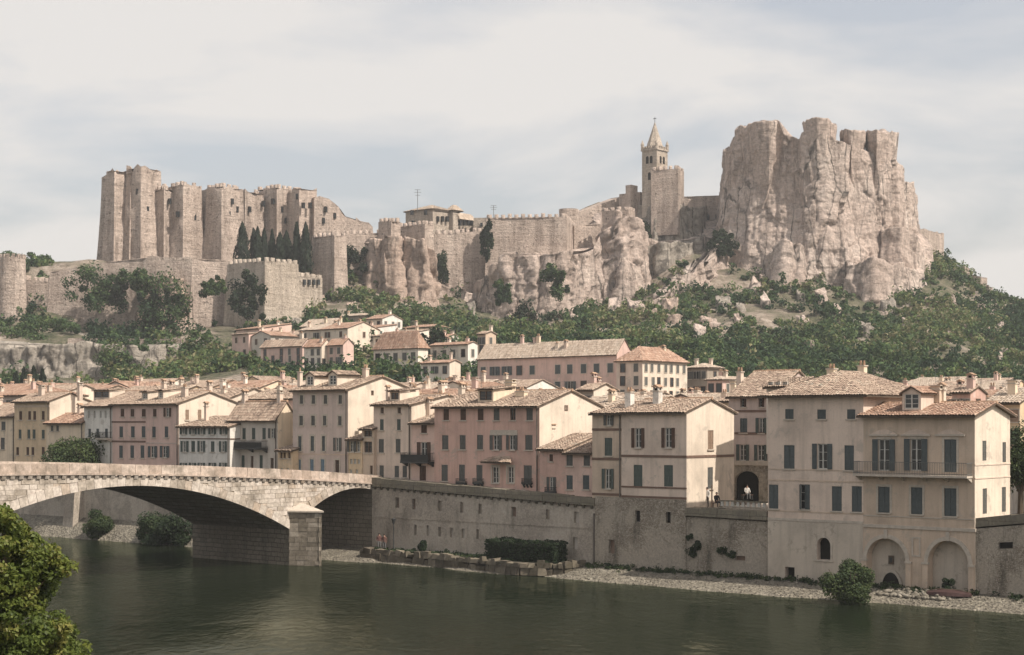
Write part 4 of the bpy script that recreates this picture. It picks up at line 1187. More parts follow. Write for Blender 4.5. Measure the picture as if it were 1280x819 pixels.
mb = MB(); x0, x1 = h.fx(613), h.fx(647); z = h.fz(630, 541); mb.box(x0, x1, -0.05, 0.02, z - 0.24, z + 0.24, P['trim']); ob('lintel_panel', mb.mesh('lintel_panel'), h.root)
x0, x1 = h.fx(608), h.fx(646); z = h.fz(627, 578); mb = MB()
pt = [[(x0, -0.85, z), (x1, -0.85, z), (x0 + 0.8, -0.02, z + 0.5), (x1 - 0.8, -0.02, z + 0.5)]]
slab(mb, pt[0], 0.1, P['eave']); can = ob('canopy', mb.mesh('canopy'), h.root); ob('roof_tiles', tiles(pt, 0.24, 0.3, 4, P['tile'], 4), can, kind='stuff')
for px in (599, 578, 660):
    a, b = h.fx(px - 6), h.fx(px + 6); zf = h.fz(px, 603); balcony(h.root, a, b, zf, 0.35, 0.3, 'iron', 'iron')
h = House('cottage', 'low pink annex with a sagging tile roof against the blank cream gable', 674.6, 707, 0.8, 561.5, 'pl_pink', depth=5.2, rise=1.3, seed=25, roof='shed', sh='sh_brown')
h.win(689, 568, 577, 4.6, sh='sh_brown'); h.win(689.5, 596.5, 614, 5.6, 'open', sh='sh_grey'); h.build(); h.chim(690, 0.55, 0.7, 0.5, 0.5); h.balc(683, 696, 614, 609, 0.3, face_mat='iron', slab_mat='iron')
h = House('cottage', 'low pink annex with four shuttered windows beside the narrow tan house', 707, 740.3, 0.7, 566, 'pl_pink2', depth=5.0, rise=1.3, seed=26, roof='shed', sh='sh_grey')
h.row([712, 733.5], 567.8, 582.5, 8); h.row([712, 732.6], 594, 612, 8, sh='sh_blue'); h.build()
h = House('town_house', 'narrow tan house with brown string courses left of the beige gabled house', 740.3, 776.8, 0.0, 516.5, 'pl_tan', depth=9, apex=504, seed=27, zb=0.1, sh='sh_green')
h.win(761, 518.5, 532, 6, 'open', sh='sh_grey'); h.win(760.5, 547, 570, 9.5); h.win(760, 586, 611, 7, 'open'); h.build()
for y in (537, 573.8, 618): h.belt(758, y, 0.2, right=False)
h.pipe(775.5); h.chim(787, 0.35, 1.0, 0.8)
hb = House('town_house', 'beige gabled house with brown bands rising from the stone quay', 776.8, 858.2, -0.05, 514.5, 'pl_beige', x2=917.5, apex=499, seed=28, zb=0.1, sh='sh_brown', gwall='pl_cream')
hb.row([797.6, 835.4], 535, 559.8, 8, 'open'); hb.row([797.5, 835.6], 581, 608.5, 11, sh='sh_green', sill=False)
hb.win(888.3, 538, 561.8, 7, face='r', sh='sh_tan'); hb.win(887.8, 584.5, 611, 6.6, face='r', sh='sh_grey', sill=True)
hb.build()
for y, t in ((570.5, 0.2), (609.5, 0.14), (621.8, 0.18)): hb.belt(817, y, t, right=(y < 600))
hb.chim(787, 0.3, 1.5, 0.75, 0.75, 'pl_white'); hb.chim(822, 0.3, 1.6, 0.75, 0.75, 'pl_white')
# terrace house set back
ht = House('town_house', 'shaded mauve house over a stone arch at the back of the terrace', 911, 966, 13.0, 493.5, 'pl_mauve', depth=9, rise=2.2, seed=29, sh='sh_green', base=6.0)
ht.row([929.5, 952], 497.5, 509, 6.6, 'half', sh='sh_brown'); ht.win(929.5, 522.5, 541, 9, sh='sh_blue'); ht.win(952, 522.5, 541.5, 7, 'open'); ht.row([928.5, 951], 556, 576, 8, 'open')
az0, az1 = ht.fx(921), ht.fx(950.5); zc, zs_ = ht.fz(936, 589), ht.fz(936, 601)
def arch_corners(mb, a, b, zs, zc, y, mat, n=10, depth=None):
    """fills the two corners between a rectangular hole top and its arch, and lines the arch"""
    cx, r = 0.5 * (a + b), 0.5 * (b - a); hh = zc - zs
    pts = [(cx - r * math.cos(math.pi * i / n), zs + hh * math.sin(math.pi * i / n)) for i in range(n + 1)]
    for i in range(n):
        (x0, z0), (x1, z1) = pts[i], pts[i + 1]
        mb.poly([(x0, y, z0), (x1, y, z1), (x1, y, zc), (x0, y, zc)], mat)
        if depth: mb.poly([(x0, y, z0), (x0, y + depth, z0), (x1, y + depth, z1), (x1, y, z1)], mat)
ht.build(extra_holes=[(az0, az1, 0.0, zc, 2.5)], wall_fn=lambda mb: arch_corners(mb, az0, az1, zs_, zc, -0.0, P['pl_mauve'], 12, 2.45))
for y in (514, 541.8): ht.belt(940, y, 0.2, right=False)
ht.belt(940, 579, 0.4, 'trim', 0.35, right=False); ht.chim(925, 0.3, 1.2);
mb = MB(); zc2 = ht.fz(936, 581)
wall_panel(mb, ht.W, -0.4, zc2, [(az0, az1, -0.3, zc, 0.3)], 0.3, lambda a, b, c: (a, b - 0.28, c), P['quay_rough'], None, P['dark'])
mb.v = mb.v; arch_corners(mb, az0, az1, zs_, zc, -0.29, P['quay_rough'], 12, 0.2)
ob('arcade_wall', mb.mesh('arcade_wall'), ht.root)

# ---- the big corner house on the river
TB = -0.45
ha = House('river_house', 'tall beige river house with blue-grey shutters and an arched cellar window', 960, 1079.2, TB, 490.5, 'pl_beige', depth=11.5, rise=1.75, seed=30, roof='hip', sh='sh_blue', base=0.3, eo=0.6)
ha.row([986.7, 1027, 1064], 511.5, 524, 10.5); ha.win(986.5, 556, 586, 13.5); ha.win(1028, 555, 586.5, 12, 'open'); ha.win(1061.5, 557, 588, 11.5)
ha.win(967, 605.5, 636, 12); ha.win(1006, 605.5, 637, 13, 'half'); ha.win(1046, 607.5, 639, 12.5); ha.win(1071, 608, 640, 12.5)
cw0, cw1 = ha.fx(1021.5), ha.fx(1038.5); cz0, czs, czc = ha.fz(1030, 700), ha.fz(1030, 682), ha.fz(1030, 672)
dw0, dw1, dz0, dz1 = ha.fx(981.5), ha.fx(993.5), ha.fz(987, 727), ha.fz(987, 709)
def hafn(mb): arch_corners(mb, cw0, cw1, czs, czc, 0, P['pl_beige'], 10, 0.45)
ha.build(extra_holes=[(cw0, cw1, cz0, czc, 0.5), (dw0, dw1, dz0, dz1, 0.5)], wall_fn=hafn)
ha.belt(1020, 587.6, 0.07, 'pl_tan', 0.03, False); ha.belt(1020, 601.5, 0.1, 'pl_tan', 0.03, False); ha.belt(1020, 640.5, 0.08, 'pl_tan', 0.03, False); ha.belt(1020, 651, 0.2, 'trim', 0.06, False)
def ring_arch(a, b, zs, zc, z0, f, out, mat, name, root, n=14, key=True, y=-0.002):
    mb = MB(); cx = 0.5 * (a + b); r = 0.5 * (b - a); hh = zc - zs
    pi_ = [(cx - r * math.cos(math.pi * i / n), zs + hh * math.sin(math.pi * i / n)) for i in range(n + 1)]
    po_ = [(cx - (r + f) * math.cos(math.pi * i / n), zs + (hh + f) * math.sin(math.pi * i / n)) for i in range(n + 1)]
    for i in range(n):
        mb.prism([(pi_[i][0], y, pi_[i][1]), (pi_[i + 1][0], y, pi_[i + 1][1]), (po_[i + 1][0], y, po_[i + 1][1]), (po_[i][0], y, po_[i][1])], (0, -out, 0), mat)
    if z0 is not None:
        mb.box(a - f, a, y - out, y, z0, zs, mat); mb.box(b, b + f, y - out, y, z0, zs, mat)
    if key: mb.box(cx - 0.14, cx + 0.14, y - out - 0.05, y, zc - 0.02, zc + f + 0.35, mat)
    return ob(name, mb.mesh(name), root)
ring_arch(cw0, cw1, czs, czc, cz0, 0.17, 0.07, P['trim'], 'arch_surround', ha.root)
mb = MB(); mb.box(cw0 - 0.25, cw1 + 0.25, -0.13, 0.02, cz0 - 0.12, cz0, P['trim']); ob('sill', mb.mesh('sill'), ha.root)
ha.chim(1040, 0.75, 1.3, 0.8, 0.8, 'pl_sand'); ha.chim(1078, 0.7, 1.2, 0.7, 0.7, 'pl_sand')
# lower storey rendered in greyer plaster
mb = MB(); zt = ha.fz(1020, 653)
wall_panel(mb, ha.W - 0.02, -2.4, zt, [(cw0 - 0.0, cw1, cz0, czc, 0.03), (dw0, dw1, dz0, dz1, 0.03)], 0.03, lambda a, b, c: (a, b - 0.032, c), P['pl_plinth'])
mb2 = MB()
for pg, mi in zip(mb.f, mb.m):
    ys = [mb.v[i][1] for i in pg]
    if max(ys) < -0.03: mb2.poly([mb.v[i] for i in pg], mb.mats[mi])
arch_corners(mb2, cw0, cw1, czs, czc, -0.032, P['pl_plinth'], 10)
ob('plinth', mb2.mesh('plinth'), ha.root)
hl = House('roof_loggia', 'small open loggia standing behind the hipped roof of the tall river house', 958, 986, 5.5, 483, 'pl_grey', depth=4, rise=0.8, seed=31, roof='shed', base=13.0, cat='loggia')

hr = House('river_house', 'beige river house with a long balcony, roof dormer and two blind arches', 1079.2, 1218.5, TB, 517.5, 'pl_tan', x2=1262.5, apex=504, seed=32, sh='sh_blue', gwall='pl_cream', base=0.3, eo=0.6, go=0.3, tile='tile_red')
hr.row([1105, 1145], 549, 588.5, 14, 'open', surround=True, sill=False); hr.win(1188, 549, 590.5, 15.5, surround=True, sill=False)
hr.win(1105, 608.5, 641, 14.5, surround=True); hr.win(1146, 609.5, 643, 14.5, surround=True); hr.win(1188, 610.5, 645.5, 15, surround=True)
hr.win(1230.5, 551, 576, 5, face='r', sh='sh_grey', sill=False); hr.win(1255.3, 553, 578, 4.6, face='r', sh='sh_grey', sill=False)
hr.win(1231, 610.5, 642.5, 5.4, face='r', sh='sh_grey', sill=False); hr.win(1254.8, 609, 640, 5, face='r', sh='sh_grey', sill=False)
A1 = (hr.fx(1083.5), hr.fx(1132.5), hr.fz(1108, 739), hr.fz(1108, 700), hr.fz(1108, 673))
A2 = (hr.fx(1160), hr.fx(1211), hr.fz(1186, 745), hr.fz(1186, 704.5), hr.fz(1186, 676))
def hrfn(mb):
    for a in (A1, A2): arch_corners(mb, a[0], a[1], a[3], a[4], 0, P['pl_tan'], 16, 0.75)
# niche backs are plaster
mbx = P['dark']; P['dark'] = P['pl_plinth']
hr.build(extra_holes=[(A1[0], A1[1], A1[2] - 1.5, A1[4], 0.8), (A2[0], A2[1], A2[2] - 1.5, A2[4], 0.8)], wall_fn=hrfn)
P['dark'] = mbx
for a in (A1, A2):
    ring_arch(a[0], a[1], a[3], a[4], None, 0.30, 0.09, P['trim'], 'arch_surround', hr.root, 18)
    mb = MB()
    for x in (a[0] - 0.42, a[1]): mb.box(x, x + 0.42, -0.1, 0.1, a[2] - 1.2, a[3] - 0.16, P['pl_tan']); mb.box(x - 0.06, x + 0.48, -0.15, 0.12, a[3] - 0.16, a[3], P['trim'])
    ob('pilaster', mb.mesh('pilaster'), hr.root)
zc_ = hr.fz(1108, 716.5); c0, c1 = hr.fx(1096.5), hr.fx(1119.5); z0_ = hr.fz(1108, 737)
ring_arch(c0, c1, z0_, zc_, None, 0.22, 0.1, P['trim'], 'culvert_surround', hr.root, 14, False, y=0.79)
mb = MB(); n = 14; cx = 0.5 * (c0 + c1); r = 0.5 * (c1 - c0)
mb.prism([(cx - r * math.cos(math.pi * i / n), 0.74, z0_ + (zc_ - z0_) * math.sin(math.pi * i / n)) for i in range(n + 1)], (0, 0.05, 0), P['dark']); ob('culvert', mb.mesh('culvert'), hr.root)
mb = MB(); xa, xb, za, zb = hr.fx(1105), hr.fx(1111.5), hr.fz(1108, 706), hr.fz(1108, 695.5)
mb.box(xa, xb, 0.70, 0.795, za, zb, P['eave']); mb.box(xa + 0.1, xb - 0.1, 0.68, 0.70, za + 0.12, zb - 0.12, P['iron']); ob('niche_box', mb.mesh('niche_box'), hr.root)
mb = MB(); xa, xb, za, zb = hr.fx(1140), hr.fx(1151), hr.fz(1146, 696), hr.fz(1146, 671.5)
for q in ((xa, xb, za, za + 0.12), (xa, xb, zb - 0.12, zb), (xa, xa + 0.12, za + 0.12, zb - 0.12), (xb - 0.12, xb, za + 0.12, zb - 0.12)): mb.box(q[0], q[1], -0.06, 0.02, q[2], q[3], P['trim'])
ob('relief_panel', mb.mesh('relief_panel'), hr.root)
hr.belt(1150, 660, 0.24, 'trim', 0.09, True); hr.belt(1150, 647, 0.08, 'trim', 0.04, False)
for y in (580.5, 597): 
    z = hr.gz(1240, y); mb = MB(); mb.box(hr.W, hr.W + 0.04, 0, hr.dep, z - 0.05, z + 0.05, P['pl_beige']); ob('string_course', mb.mesh('string_course'), hr.root)
hr.balc(1074, 1216, 593.5, 577.5, 1.0, face_mat='rail')
for cx in (1105, 1145, 1188):
    w = 1.05; x = hr.fx(cx); z = hr.fz(cx, 543); mb = MB(); n = 8
    mb.prism([(x - w + 2 * w * i / n, -0.002, z + 0.36 * math.sin(math.pi * i / n)) for i in range(n + 1)], (0, -0.09, 0), P['pl_beige'])
    mb.box(x - w - 0.1, x + w + 0.1, -0.14, -0.002, z - 0.13, z - 0.003, P['trim']); ob('pediment', mb.mesh('pediment'), hr.root)
hr.dorm(1139.5, 0.10, 1.5, 1.35, 3.2, 'pl_beige', kind='gable_y'); hr.chim(1171, 0.5, 1.5, 0.9, 0.8, 'pl_tan'); hr.chim(1178, 0.55, 1.6, 0.5, 0.5, 'pl_cream')

# loggia on the roof behind
hl.row([963, 972, 981], 477, 484, 6, 'none', sh='', sill=False); hl.build()
h = House('cottage', 'small white house behind the gable of the balcony house', 1240, 1263, 13.5, 572, 'pl_white', depth=4.5, rise=1.0, seed=33, tile='tile_red', base=5.6, gwall='pl_white')
h.win(1266, 580, 603, 3.4, face='r', sh='sh_grey'); h.build()
# ------------------------------------------------------------------ quay walls
def quay(label, sa, sb, tf, z0, za, zb, mat, niches=(), coping=True, cop_h=0.95, cop_out=0.22, thick=1.1, corbels=True, backs=None):
    p = ST(sa, tf); W = sb - sa
    root = thing('quay_wall', label, 'quay wall', (p[0], p[1], z0), ROT)
    h0 = za - z0; h1 = zb - z0
    def xf(a, b, c): return (a, b, c * (h0 + (h1 - h0) * a / W) / h0)
    def xfi(px, py):
        s_ = S(px, tf); a = s_ - sa; z = Z(py, DST(s_, tf)) - z0
        return a, z * h0 / (h0 + (h1 - h0) * a / W)
    mb = MB(); holes = []; 
    for k, (px, y0, y1, w, m) in enumerate(niches):
        a, zt = xfi(px, y0); _, zl = xfi(px, y1)
        ww = (S(px + w / 2, tf) - S(px - w / 2, tf)) / 2
        holes.append((a - ww, a + ww, zl, zt, 0.3, m))
    wall_panel(mb, W, -2.0, h0 - (cop_h if coping else 0), [h[:5] for h in holes], 0.3, xf, P[mat], None, P['brick'])
    mb.poly([xf(0, thick, -2), xf(0, thick, h0), xf(W, thick, h0), xf(W, thick, -2)], P[mat])
    mb.poly([xf(0, 0, -2), xf(0, thick, -2), xf(0, thick, h0 - 0.3), xf(0, 0, h0 - 0.3)], P[mat]); mb.poly([xf(W, 0, -2), xf(W, thick, -2), xf(W, thick, h0 - 0.3), xf(W, 0, h0 - 0.3)], P[mat])
    if not coping: mb.poly([xf(0, 0, h0), xf(W, 0, h0), xf(W, thick, h0), xf(0, thick, h0)], P[mat])
    ob('wall', mb.mesh('wall'), root)
    for h in holes:
        if h[5] != 'brick':
            q = MB(); pts = [xf(h[0] + 0.01, 0.24, h[2] + 0.01), xf(h[1] - 0.01, 0.24, h[2] + 0.01), xf(h[1] - 0.01, 0.24, h[3] - 0.01), xf(h[0] + 0.01, 0.24, h[3] - 0.01)]
            q.prism(pts, (0, 0.04, 0), P[h[5]]); ob('niche_panel', q.mesh('niche_panel'), root)
    if coping:
        n = max(2, int(W / 1.4)); g = random.Random(int(sa * 10))
        for i in range(n):
            a, b = W * i / n + 0.01, W * (i + 1) / n - 0.01; o = g.uniform(-0.02, 0.03); hh = g.uniform(-0.05, 0.04)
            q = MB(); A, B = xf(a, 0, h0 - cop_h), xf(b, 0, h0 - cop_h); A2_, B2_ = xf(a, 0, h0), xf(b, 0, h0)
            y0 = -cop_out - o
            q.hexa([(a, y0, A[2] + 0.12), (b, y0, B[2] + 0.12), (b, thick, B[2]), (a, thick, A[2]), (a, y0 + 0.05, A2_[2] + hh), (b, y0 + 0.05, B2_[2] + hh), (b, thick, B2_[2] + hh), (a, thick, A2_[2] + hh)], P['coping'])
            ob('coping_block', q.mesh('coping_block'), root)
        if corbels:
            q = MB(); q.hexa([(-0.13, -0.05, -0.28), (0.13, -0.05, -0.28), (0.13, 0.1, -0.28), (-0.13, 0.1, -0.28), (-0.13, -cop_out, 0), (0.13, -cop_out, 0), (0.13, 0.1, 0), (-0.13, 0.1, 0)], P['coping'])
            cm = q.mesh('corbel'); k = int(W / 0.85)
            for i in range(k):
                a = (i + 0.5) * W / k; ob('corbel', cm, root, (a, 0, xf(a, 0, h0 - cop_h)[2] + 0.1))
    return root, xf, xfi
s_a = 0.0; s_b = S(745, 0.0)
up = [(496.5, 622, 635, 5, 'brick'), (517, 624, 637, 4.6, 'brick'), (549.5, 626, 639, 5.2, 'pl_stone'), (577, 628, 641, 4.6, 'pl_stone'), (600, 630, 642.5, 4.4, 'pl_stone'),
      (642, 634, 646, 6, 'brick'), (684.5, 637, 649.5, 5, 'pl_stone'), (721, 640, 654, 6.4, 'pl_grey')]
lo = [(519, 656, 669, 3.6, 'pl_stone'), (535, 657, 670, 3.6, 'pl_grey'), (549.5, 659, 671, 4, 'pl_stone'), (564.5, 660, 672, 4.4, 'pl_grey'), (579, 661, 673, 4.4, 'pl_grey'), (597, 662, 674, 3.6, 'pl_stone'), (719, 672, 687, 6, 'pl_grey')]
qw, xf, xfi = quay('long stained quay wall with a dark coping and two rows of small blind windows', s_a, s_b, 0.0, 0.3, Z(597, DST(s_a, 0)), Z(622.5, DST(s_b, 0)), 'quay', up + lo)
mb = MB(); a0, zl = xfi(470, 645); a1, zl2 = xfi(740, 664)
mb.box(0.1, s_b - s_a - 0.1, -0.05, 0.02, zl * 0.96, zl * 0.96 + 0.12, P['quay']); ob('string_course', mb.mesh('string_course'), qw)
mb = MB()
for px in (743.5,):
    a, _ = xfi(px, 640); mb.tube([(a, -0.12, 0), (a, -0.12, 5.0)], 0.09, P['pipe'], 6)
ob('drainpipe', mb.mesh('drainpipe'), qw)
s_c = S(858.5, 0.0)
D_ = DST(s_b, 0)
quay('rough stone quay wall under the beige gabled house with two small openings', s_b, s_c, -0.15, 0.3, Z(620.5, DST(s_b, 0)), Z(625.5, DST(s_c, 0)), 'quay_rough',
     [(797, 638, 652.5, 6, 'dark'), (835.3, 640, 654, 6, 'dark'), (764.5, 675, 692, 7.5, 'brick')], coping=False, thick=0.9)
s_d = S(960.3, 0.0)
qt, xf3, xfi3 = quay('crumbling terrace wall with weeds between the gabled house and the tall river house', s_c, s_d, -0.05, 0.3, Z(634, DST(s_c, 0)), Z(640, DST(s_d, 0)), 'quay_rough', [(925, 695, 701, 13, 'brick')], cop_h=0.8, corbels=False)
s_e = S(1219.5, 0.0)
quay('rough stone quay wall with a hollow beside the balcony house', s_e, s_e + 14, -0.3, 0.2, Z(648, DST(s_e, 0)), Z(648, DST(s_e, 0)) + 1.9, 'quay_rough', [(1257, 678, 686, 18, 'dark')], cop_h=0.75, cop_out=0.08, corbels=False)
quay('shaded quay wall continuing upstream beyond the bridge', -95, -BW + 0.02, 0.0, 0.3, 6.9, 6.9, 'quay', [])
mb = MB(); sb_ = S(98, 0.0)
br = thing('buttress', 'pale stone buttress on the quay wall seen through the main arch', 'buttress', (*ST(sb_, 0), 0.5), ROT)
mb.hexa([(-1.0, -1.6, -1), (1.0, -1.6, -1), (1.0, 0, -1), (-1.0, 0, -1), (-0.9, -1.1, 5.6), (0.9, -1.1, 5.6), (0.9, 0, 5.6), (-0.9, 0, 5.6)], P['quay']); ob('buttress_body', mb.mesh('buttress_body'), br)

# ------------------------------------------------------------------ terrace
tp = ST(s_c, 0.9)
tw = s_d - s_c
terr = thing('terrace', 'paved terrace behind the crumbling wall under the arcade', 'terrace', (tp[0], tp[1], 6.0), ROT)
mb = MB(); mb.box(0.02, tw + 1.5, 0.0, 12.0, -0.6, 0.0, P['trim']); ob('paving', mb.mesh('paving'), terr)
# white low balustrade
bal = thing('balustrade', 'low balustrade of pale posts along the terrace edge', 'balustrade', (*ST(s_c, 1.5), 6.0), ROT)
mb = MB(); mb.box(2.2, tw - 0.05, -0.1, 0.14, 0.0, 0.28, P['quay_rough']); mb.box(2.2, tw - 0.05, -0.1, 0.14, 0.66, 0.76, P['coping']); ob('rail', mb.mesh('rail'), bal)
mb = MB(); mb.hexa([(-0.14, -0.06, 0.283), (0.14, -0.06, 0.283), (0.14, 0.08, 0.283), (-0.14, 0.08, 0.283), (-0.09, -0.06, 0.655), (0.12, -0.06, 0.655), (0.12, 0.08, 0.655), (-0.09, 0.08, 0.655)], P['frame_white']); pm = mb.mesh('baluster')
n = int((tw - 2.4) / 0.5)
for i in range(n): ob('baluster', pm, bal, (2.45 + i * 0.5, 0.02, 0))
# a furled parasol pole and a slim post by the gable
post = thing('wooden_post', 'slim pale wooden post standing by the gable on the terrace', 'post', (*ST(s_c + 1.4, 1.6), 6.0), ROT)
mb = MB(); mb.tube([(0, 0, 0), (0, 0, 1.9)], [0.07, 0.05], P['sh_tan'], 8); mb.tube([(0, 0, 1.9), (0, 0, 1.98)], [0.08, 0.03], P['sh_tan'], 8); ob('shaft', mb.mesh('shaft'), post)

# ------------------------------------------------------------------ planter of rough stones on the shore
pl_pts = [(1.2, -2.6), (13.5, -3.2), (22.5, -4.6), (25.8, -2.9), (26.2, -0.25)]
planter = thing('stone_planter', 'low enclosure of rough dark stones on the shore below the quay wall', 'planter', (*ST(0, 0), 0.25), ROT)
rnd = random.Random(5)
path = [(1.1, -0.3)] + pl_pts
for i in range(len(path) - 1):
    A = np.array(path[i]); B = np.array(path[i + 1]); d = B - A; Ln = np.linalg.norm(d); d /= Ln; nn = np.array([d[1], -d[0]])
    for course, zc0 in enumerate((-0.2, 0.45)):
        u0 = 0.0 if course == 0 else 0.0
        while u0 < Ln - 0.05:
            w = min(rnd.uniform(0.45, 1.0), Ln - u0)
            if Ln - u0 - w < 0.2: w = Ln - u0
            zt = (0.43 if course == 0 else 0.9) + rnd.uniform(-0.16, 0.2)
            q = MB(); o = rnd.uniform(0, 0.12)
            a = A + d * (u0 + 0.02); b = A + d * (u0 + w - 0.02)
            j = lambda: rnd.uniform(-0.09, 0.09)
            c4 = [a + nn * (0.2 + o), b + nn * (0.2 + o), b - nn * 0.25, a - nn * 0.25]
            q.hexa([(p[0] + j(), p[1] + j(), zc0) for p in c4] + [(p[0] * 1 + j() - nn[0] * 0.06, p[1] + j() - nn[1] * 0.06, zt + j()) for p in c4], P['st_dark'])
            ob('stone', q.mesh('stone'), planter); u0 += w
mb = MB(); mb.poly([(x, y, 0.72) for x, y in [(1.1, -0.05)] + pl_pts], P['soil'] if 'soil' in P else P['bark']); ob('soil', mb.mesh('soil'), planter)

# lamp post by the planter
lp = thing('lamp_post', 'thin dark lamp post on the shore beside the stone planter', 'lamp post', (*ST(S(492, -1.6), -1.6), 0.9), ROT)
mb = MB(); mb.tube([(0, 0, -0.3), (0, 0, 0.5), (0, 0, 2.7)], [0.09, 0.06, 0.045], P['iron'], 8); ob('pole', mb.mesh('pole'), lp)
mb = MB(); mb.tube([(0, 0, 2.68), (0, 0, 2.75), (0, 0, 3.05), (0, 0, 3.12), (0, 0, 3.25)], [0.05, 0.12, 0.2, 0.24, 0.03], P['iron'], 8); ob('lantern', mb.mesh('lantern'), lp)
# ------------------------------------------------------------------ houses behind the riverfront
def bg_window(w, h, sh, kind):
    k = ('bw', rd(w), rd(h), sh, kind)
    if k in _cache: return _cache[k]
    w, h = rd(w), rd(h); mb = MB(); f = 0.09
    fm = P['trim'] if kind else P['frame_brown']
    mb.box(-w / 2 - f, -w / 2, -0.07, 0.03, -f, h + f, fm); mb.box(w / 2, w / 2 + f, -0.07, 0.03, -f, h + f, fm)
    mb.box(-w / 2, w / 2, -0.07, 0.03, h, h + f, fm); mb.box(-w / 2, w / 2, -0.09, 0.03, -f, 0, fm)
    mb.poly([(-w / 2, -0.012, 0), (w / 2, -0.012, 0), (w / 2, -0.012, h), (-w / 2, -0.012, h)], P['glass'])
    if kind == 2: mb.box(-0.03, 0.03, -0.04, -0.013, 0, h, P['frame_white'])
    if kind == 1:
        for a in (-w / 2, 0.01): mb.box(a, a + w / 2 - 0.01, -0.055, -0.02, 0, h, P[sh])
    if kind == 2:
        for a in (-w - 0.02, w / 2 + 0.02): mb.box(a, a + w / 2, -0.13, -0.075, 0, h, P[sh])
    _cache[k] = mb.mesh('window'); return _cache[k]

def bg_house(name, label, loc, rz, W, Dp, hgt, wall, roof='gable', rise=None, tile='tile', group=None, seed=0, storeys=None, cols=None, gcols=1, sh='sh_grey',
             chims=1, wsize=(0.9, 1.45), base_ext=4.0, cat='house', faces='fr', pitch=0.32, gwall=None, wtop=0.0, merge=False):
    g = random.Random(seed)
    root = thing(name, label, cat, loc, rz, group)
    rise = rise if rise is not None else (min(W, Dp) if roof in ('hip',) else (Dp if roof == 'gable' else W)) * 0.16
    mb = MB(); m = P[wall]; gm = P[gwall or wall]
    b = -base_ext
    mb.poly([(0, 0, b), (W, 0, b), (W, 0, hgt), (0, 0, hgt)], m); mb.poly([(W, 0, b), (W, Dp, b), (W, Dp, hgt), (W, 0, hgt)], gm)
    mb.poly([(W, Dp, b), (0, Dp, b), (0, Dp, hgt), (W, Dp, hgt)], m); mb.poly([(0, Dp, b), (0, 0, b), (0, 0, hgt), (0, Dp, hgt)], gm)
    if roof == 'gable':
        for x in (0, W): mb.poly([(x, 0, hgt), (x, Dp, hgt), (x, Dp / 2, hgt + rise)], gm)
    elif roof == 'gable_y':
        for y in (0, Dp): mb.poly([(0, y, hgt), (W, y, hgt), (W / 2, y, hgt + rise)], m)
    elif roof == 'shed':
        for x in (0, W): mb.poly([(x, 0, hgt), (x, Dp, hgt), (x, Dp, hgt + rise)], gm)
        mb.poly([(0, Dp, hgt), (W, Dp, hgt), (W, Dp, hgt + rise), (0, Dp, hgt + rise)], m)
    ob('wall', mb.mesh('wall'), root)
    pt = roof_patches(W, Dp, hgt + 0.02, rise, roof, 0.35, 0.12)
    mb = MB()
    for q in pt: slab(mb, q, 0.14, P['eave'])
    rf = ob('roof', mb.mesh('roof'), root)
    ob('roof_tiles', tiles([[np.asarray(c) + np.array([0, 0, 0.012]) for c in q] for q in pt], pitch, pitch * 1.8, 3 if pitch < 0.29 else 2, P[tile], seed), rf, kind='stuff')
    for c in range(chims):
        x = g.uniform(0.12, 0.88) * W; fy = g.choice((0.25, 0.5, 0.7)); 
        k = 1 - abs(2 * fy - 1) if roof == 'gable' else (1 - abs(2 * x / W - 1) if roof == 'gable_y' else 0.5)
        chimney(rf, x, fy * Dp, hgt + rise * k, g.uniform(0.4, 0.75), g.uniform(0.4, 0.55), g.uniform(0.5, 1.2), g.choice(('pl_cream', 'pl_beige', 'pl_pale', 'pl_sand', 'pl_rose')))
    if g.random() < 0.3 and W > 5:
        x = g.uniform(0.2, 0.8) * W; mb = MB(); zr = hgt + rise * 0.5; hA = g.uniform(2.0, 3.2)
        mb.tube([(x, Dp / 2, zr), (x, Dp / 2, zr + hA)], 0.03, P['rail'], 4)
        for q in range(4): mb.box(x - 0.45 + 0.06 * q, x + 0.45 - 0.06 * q, Dp / 2 - 0.012, Dp / 2 + 0.012, zr + hA - 0.12 - 0.16 * q, zr + hA - 0.095 - 0.16 * q, P['rail'])
        ob('roof_antenna', mb.mesh('roof_antenna'), rf)
    st = storeys or max(1, int(hgt / 3.1)); nc = cols or max(1, int(W / 3.0))
    w, hh = wsize
    for r in range(st):
        z = hgt - wtop - 0.55 - hh - r * min(3.1, hgt / max(st, 1))
        if z < -1: break
        if 'f' in faces:
            for c in range(nc):
                if g.random() < 0.06: continue
                ob('window', bg_window(w, hh if r else hh * 0.9, sh, g.choice((0, 1, 1, 2, 0))), root, ((c + 0.5) * W / nc + g.uniform(-0.1, 0.1), 0, z))
        if 'r' in faces:
            for c in range(gcols):
                if g.random() < 0.12: continue
                ob('window', bg_window(w * 0.9, hh * 0.9, sh, g.choice((0, 1, 1))), root, (W, (c + 0.5) * Dp / gcols + g.uniform(-0.2, 0.2), z), R(90))
    return root, rf


